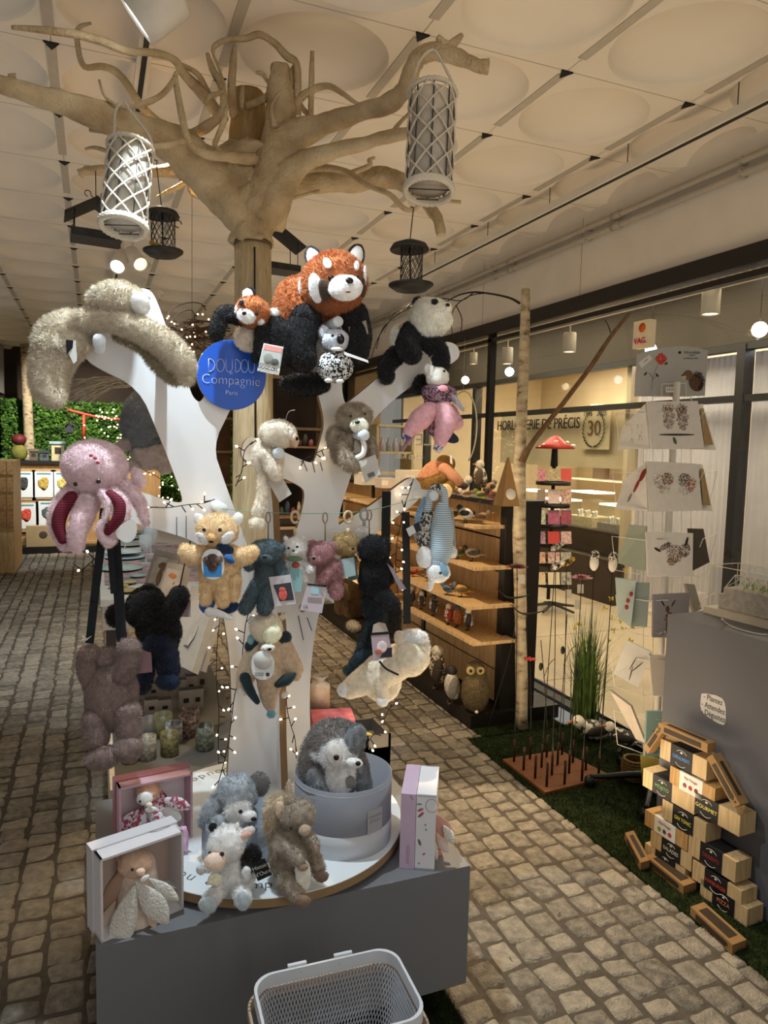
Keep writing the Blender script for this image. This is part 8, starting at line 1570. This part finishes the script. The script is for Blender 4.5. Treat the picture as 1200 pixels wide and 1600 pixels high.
m = MB(); m.tube([PY(105, 640, 11.6), PY(140, 649, 11.6), PY(175, 655, 11.6), PY(215, 655, 11.6)], .018, 8, sub=3); m.tube([PY(131, 648, 11.6), PY(131, 690, 11.6)], .02, 8); [m.tube([PY(x, y, 11.6), PY(x, y, 11.6)+Zv*(3.2-PY(x, y, 11.6).z)], .003, 4) for x, y in ((105, 640), (215, 655))]; solo('red_garland', m, mat('b02a1c', .6, .1), 'red branch garland stretched before the green wall', 'garland')
# dried white grasses over the green wall, seen between sloth and limb
m = MB(); rs = random.Random(6); c0 = PD(185, 600, 7.0); 
for k in range(90): 
    a = PD(rs.uniform(175, 205), rs.uniform(590, 606), 7.0+rs.uniform(-.1, .1)); b_ = PD(rs.uniform(105, 150), rs.uniform(592, 632), 7.0+rs.uniform(-.2, .2)); m.tube([a, a.lerp(b_, .5)+up*.03, b_], [.004, .006, .002], 4, sub=2)
m.tube([c0, Vector((c0.x, c0.y, CEIL))], .003, 5)
solo('dried_grass_bunch', m, mat('c9c0ae', .8, .2, 20), 'bunch of pale dried grass hanging in front of the green wall', 'dried grass')
# twiggy wreath with lights hanging behind the blue sign
D2 = 4.3; t = thing('twig_chandelier', 'tangle of brown twigs with little lights hung behind the blue sign', 'twig decoration', PD(300, 520, D2)); rs = random.Random(11); m = MB()
for k in range(46):
    a = PD(rs.uniform(245, 290), rs.uniform(500, 545), D2+rs.uniform(-.15, .15)); b_ = PD(rs.uniform(300, 365), rs.uniform(500, 550), D2+rs.uniform(-.15, .15)); m.tube([a, a.lerp(b_, .5)+up*rs.uniform(-.03, .04), b_], rs.uniform(.002, .005), 5, sub=2)
for L in ([(258, 500), (270, 482), (295, 473), (315, 475), (322, 485)], [(262, 510), (280, 490), (300, 485), (305, 500), (312, 520)], [(250, 470), (248, 455), (256, 462)], [(300, 545), (308, 570), (305, 590)], [(320, 520), (318, 560), (312, 590)]): m.tube([PD(x, y, D2) for x, y in L], .003, 5, sub=3)
m.tube([PD(300, 510, D2), Vector((PD(300, 510, D2).x, PD(300, 510, D2).y, CEIL))], .0015, 5)
part('twigs', m, mat('4a3626', .8, .3), t)
for k in range(34):
    p = PD(rs.uniform(255, 345), rs.uniform(490, 560), D2-.1+rs.uniform(-.1, .1)); m = MB(); m.ball(p, .005, 6); part('light_bulb', m, mat('ffd79a', .5, 0, emit=8), t)
# far string lights
t = thing('string_lights', 'cloud of small lights in the distance before the green wall', 'string lights', PD(190, 660, 8.5)); m = MB(); pts_ = [(155, 652), (175, 662), (195, 660), (212, 672), (185, 690), (200, 720), (225, 735), (250, 748), (262, 770)]; m.tube([PD(x, y, 8.5) for x, y in pts_], .004, 5, sub=4); part('wire', m, GWIRE, t)
for k in range(80):
    i = rs.randrange(len(pts_)); x, y = pts_[i]; m = MB(); m.ball(PD(x+rs.gauss(0, 13), y+rs.gauss(0, 8), 8.5+rs.uniform(-.4, .4)), .009, 6); part('light_bulb', m, mat('ffe2b0', .5, 0, emit=7), t)
# shop fittings seen through and right of the display, far down the room
FITS = [(340, 700, 9.3, 20, 120, '5a3f26', 'tall rustic branch stand between the display and the trunk', 'stand'), (450, 660, 7.5, 46, 200, '2a211a', 'dark tall cabinet behind the middle of the display', 'cabinet'), (500, 665, 8.2, 30, 190, '5e4a36', 'weathered plank cabinet at the back behind the koala plush', 'cabinet'), (575, 620, 8.8, 22, 200, '8a7658', 'pale wooden shelf tower at the back behind the panda plush', 'cabinet')]
for px, py, d, w, h, c, lab, cat in FITS:
    p = PD(px, py, d); s = d/FPX; m = MB(); H_ = max(.6, p.z+h*.5*s); m.box((p.x-w*s, p.y, 0), (p.x+w*s, p.y+.4, H_)); 
    for k in range(5): m.box((p.x-w*s-.01, p.y-.02, .3+k*H_/5), (p.x+w*s+.01, p.y, .33+k*H_/5), 1)
    solo('back_cabinet' if cat == 'cabinet' else 'branch_stand', m, [mat(c, .8, .3, 6), mat('9a8260', .7, .1)], lab, cat)
rs = random.Random(21); k = 0
for row_z in (1.0, 1.35, 1.7):
    for j in range(7):
        p = PD(432+j*9, 700, 7.3); c = rs.choice(('c9bda8', '8a4a5c', '6a7a6a', 'd9d0c0', '3a3430', 'a07a4a', '5a6a7a')); w = rs.uniform(.02, .035); h = rs.uniform(.06, .14); m = MB(); m.lathe(Vector((p.x, p.y, row_z)), [(.001, 0), (w, 0), (w*.9, h*.7), (w*.4, h), (.001, h)], 10); solo('shelf_trinket', m, mat(c, .5, .2), 'small trinket on the %s dim back shelf, %s from the left' % ({1.0: 'lowest', 1.35: 'middle', 1.7: 'top'}[row_z], ORD[j]), 'ornament', 'trinkets on the dim back shelves')
    m = MB(); a = PD(425, 700, 7.3); b_ = PD(500, 700, 7.3); m.box((a.x-.05, a.y-.25, row_z-.02), (b_.x+.05, a.y+.3, row_z)); solo('back_shelf', m, mat('6a5236', .7, .2), 'dim wooden shelf behind the display, ' + {1.0: 'lowest', 1.35: 'middle', 1.7: 'top'}[row_z], 'shelf')
# open window-side shelf with white cubes beyond the bird unit
t = thing('white_cube_shelf', 'pale open cube shelf with small bottles behind the taupe sloth plush', 'shelf', PD(610, 760, 6.8)); D3 = 7.8; m = MB()
A = PD(590, 700, D3); s = D3/FPX; X0, X1 = A.x, A.x+.42; y = A.y; zz = [PD(600, v, D3).z for v in (665, 707, 740, 790)]
for z in zz: m.box((X0, y, z-.012), (X1, y+.3, z+.012))
for x_ in (X0, X1): m.box((x_-.014, y, 0), (x_+.014, y+.3, zz[0]))
part('frame', m, mat('c9b894', .6, .05), t)
for k in range(4): m = MB(); m.lathe(Vector((X0+.08+.08*k, y+.08, zz[1]+.012)), [(.001, 0), (.03, 0), (.03, .09), (.012, .12), (.012, .15), (.001, .15)], 12); solo('small_bottle', m, mat(('b5a8b8', '9a9aa8', 'c9bcc0', 'a8a0b0')[k], .2, .1), 'small pale bottle on the open cube shelf, %s from the left' % ORD[k], 'bottle', 'bottles on the open cube shelf')
# gift bits on the far part of the bird unit
for (px, py, z, w, h, c, lab) in ((560, 800, 1.0, 20, 26, '6a5a34', 'round brown keepsake on the far bird shelves beside the mustard bear'), (632, 790, 1.245, 14, 18, 'a8501c', 'small orange ball ornament on the far bird shelves')):
    p = PZ(px, py, z); s = dep(p)/FPX; m = MB(); m.ell(p+Zv*h*s/2, Vector((w*s/2, 0, 0)), Vector((0, w*s/2, 0)), Zv*h*s/2, 14); solo('round_ornament', m, mat(c, .6, .3, 30), lab, 'ornament')
for j, (px, py) in enumerate(((528, 958), (541, 962))):
    p = PZ(px, py, .085); s = dep(p)/FPX; m = MB(); m.box((p.x-.02, p.y-.09, .085), (p.x+.12, p.y+.07, .085+52*s)); solo('boxed_decoration', m, mat('6a5234', .7, .2, 12, h2='3a2e20'), ('narrow brown carton on the base of the bird unit, left of two', 'narrow brown carton on the base of the bird unit, right of two')[j], 'box')
p = PZ(552, 985, .085); m = MB(); m.ell(p+Zv*.04, Vector((.05, 0, 0)), Vector((0, .10, 0)), Zv*.04, 14); solo('fluffy_ornament', m, mat('a8a090', .9, .3, 60), 'fluffy grey ornament lying on the base of the bird unit', 'ornament', fur=(.02, .006))
# lettering on the glass, read from outside so reversed from in here
t = thing('window_lettering', 'white shop lettering on the glass read reversed from inside', 'lettering', PX(650, 690, WX+.02))
p = PX(655, 688, WX+.018); s = dep(p)/FPX
text('lettering', 'PLEIN', p, (0, 1, 0), Zv, 26*s, mat('e6dfd0', .6, 0), t, depth=.0005, sx=2.4)
p = PX(638, 713, WX+.018); text('lettering', 'déco Kdo', p, (0, 1, 0), Zv, 15*s, mat('e6dfd0', .6, 0), t, depth=.0005, sx=1.9)
# hoop hanging inside the window
m = MB(); c = PX(722, 670, WX-.08); s = dep(c)/FPX
m.tube([c+Vector((0, -1, 0))*26*s*2.0*math.cos(a)*.9+Zv*58*s*math.sin(a) for a in np.arange(-1.0, 3.6, .15)], .006, 8); m.tube([c+Zv*58*s, Vector((c.x, c.y, 2.6))], .001, 4); solo('white_hoop', m, mat('d6cbb4', .5, .02), 'thin cream hoop ornament hanging in the window behind the mouse toy', 'ornament')
print('FUR', FURN[0])
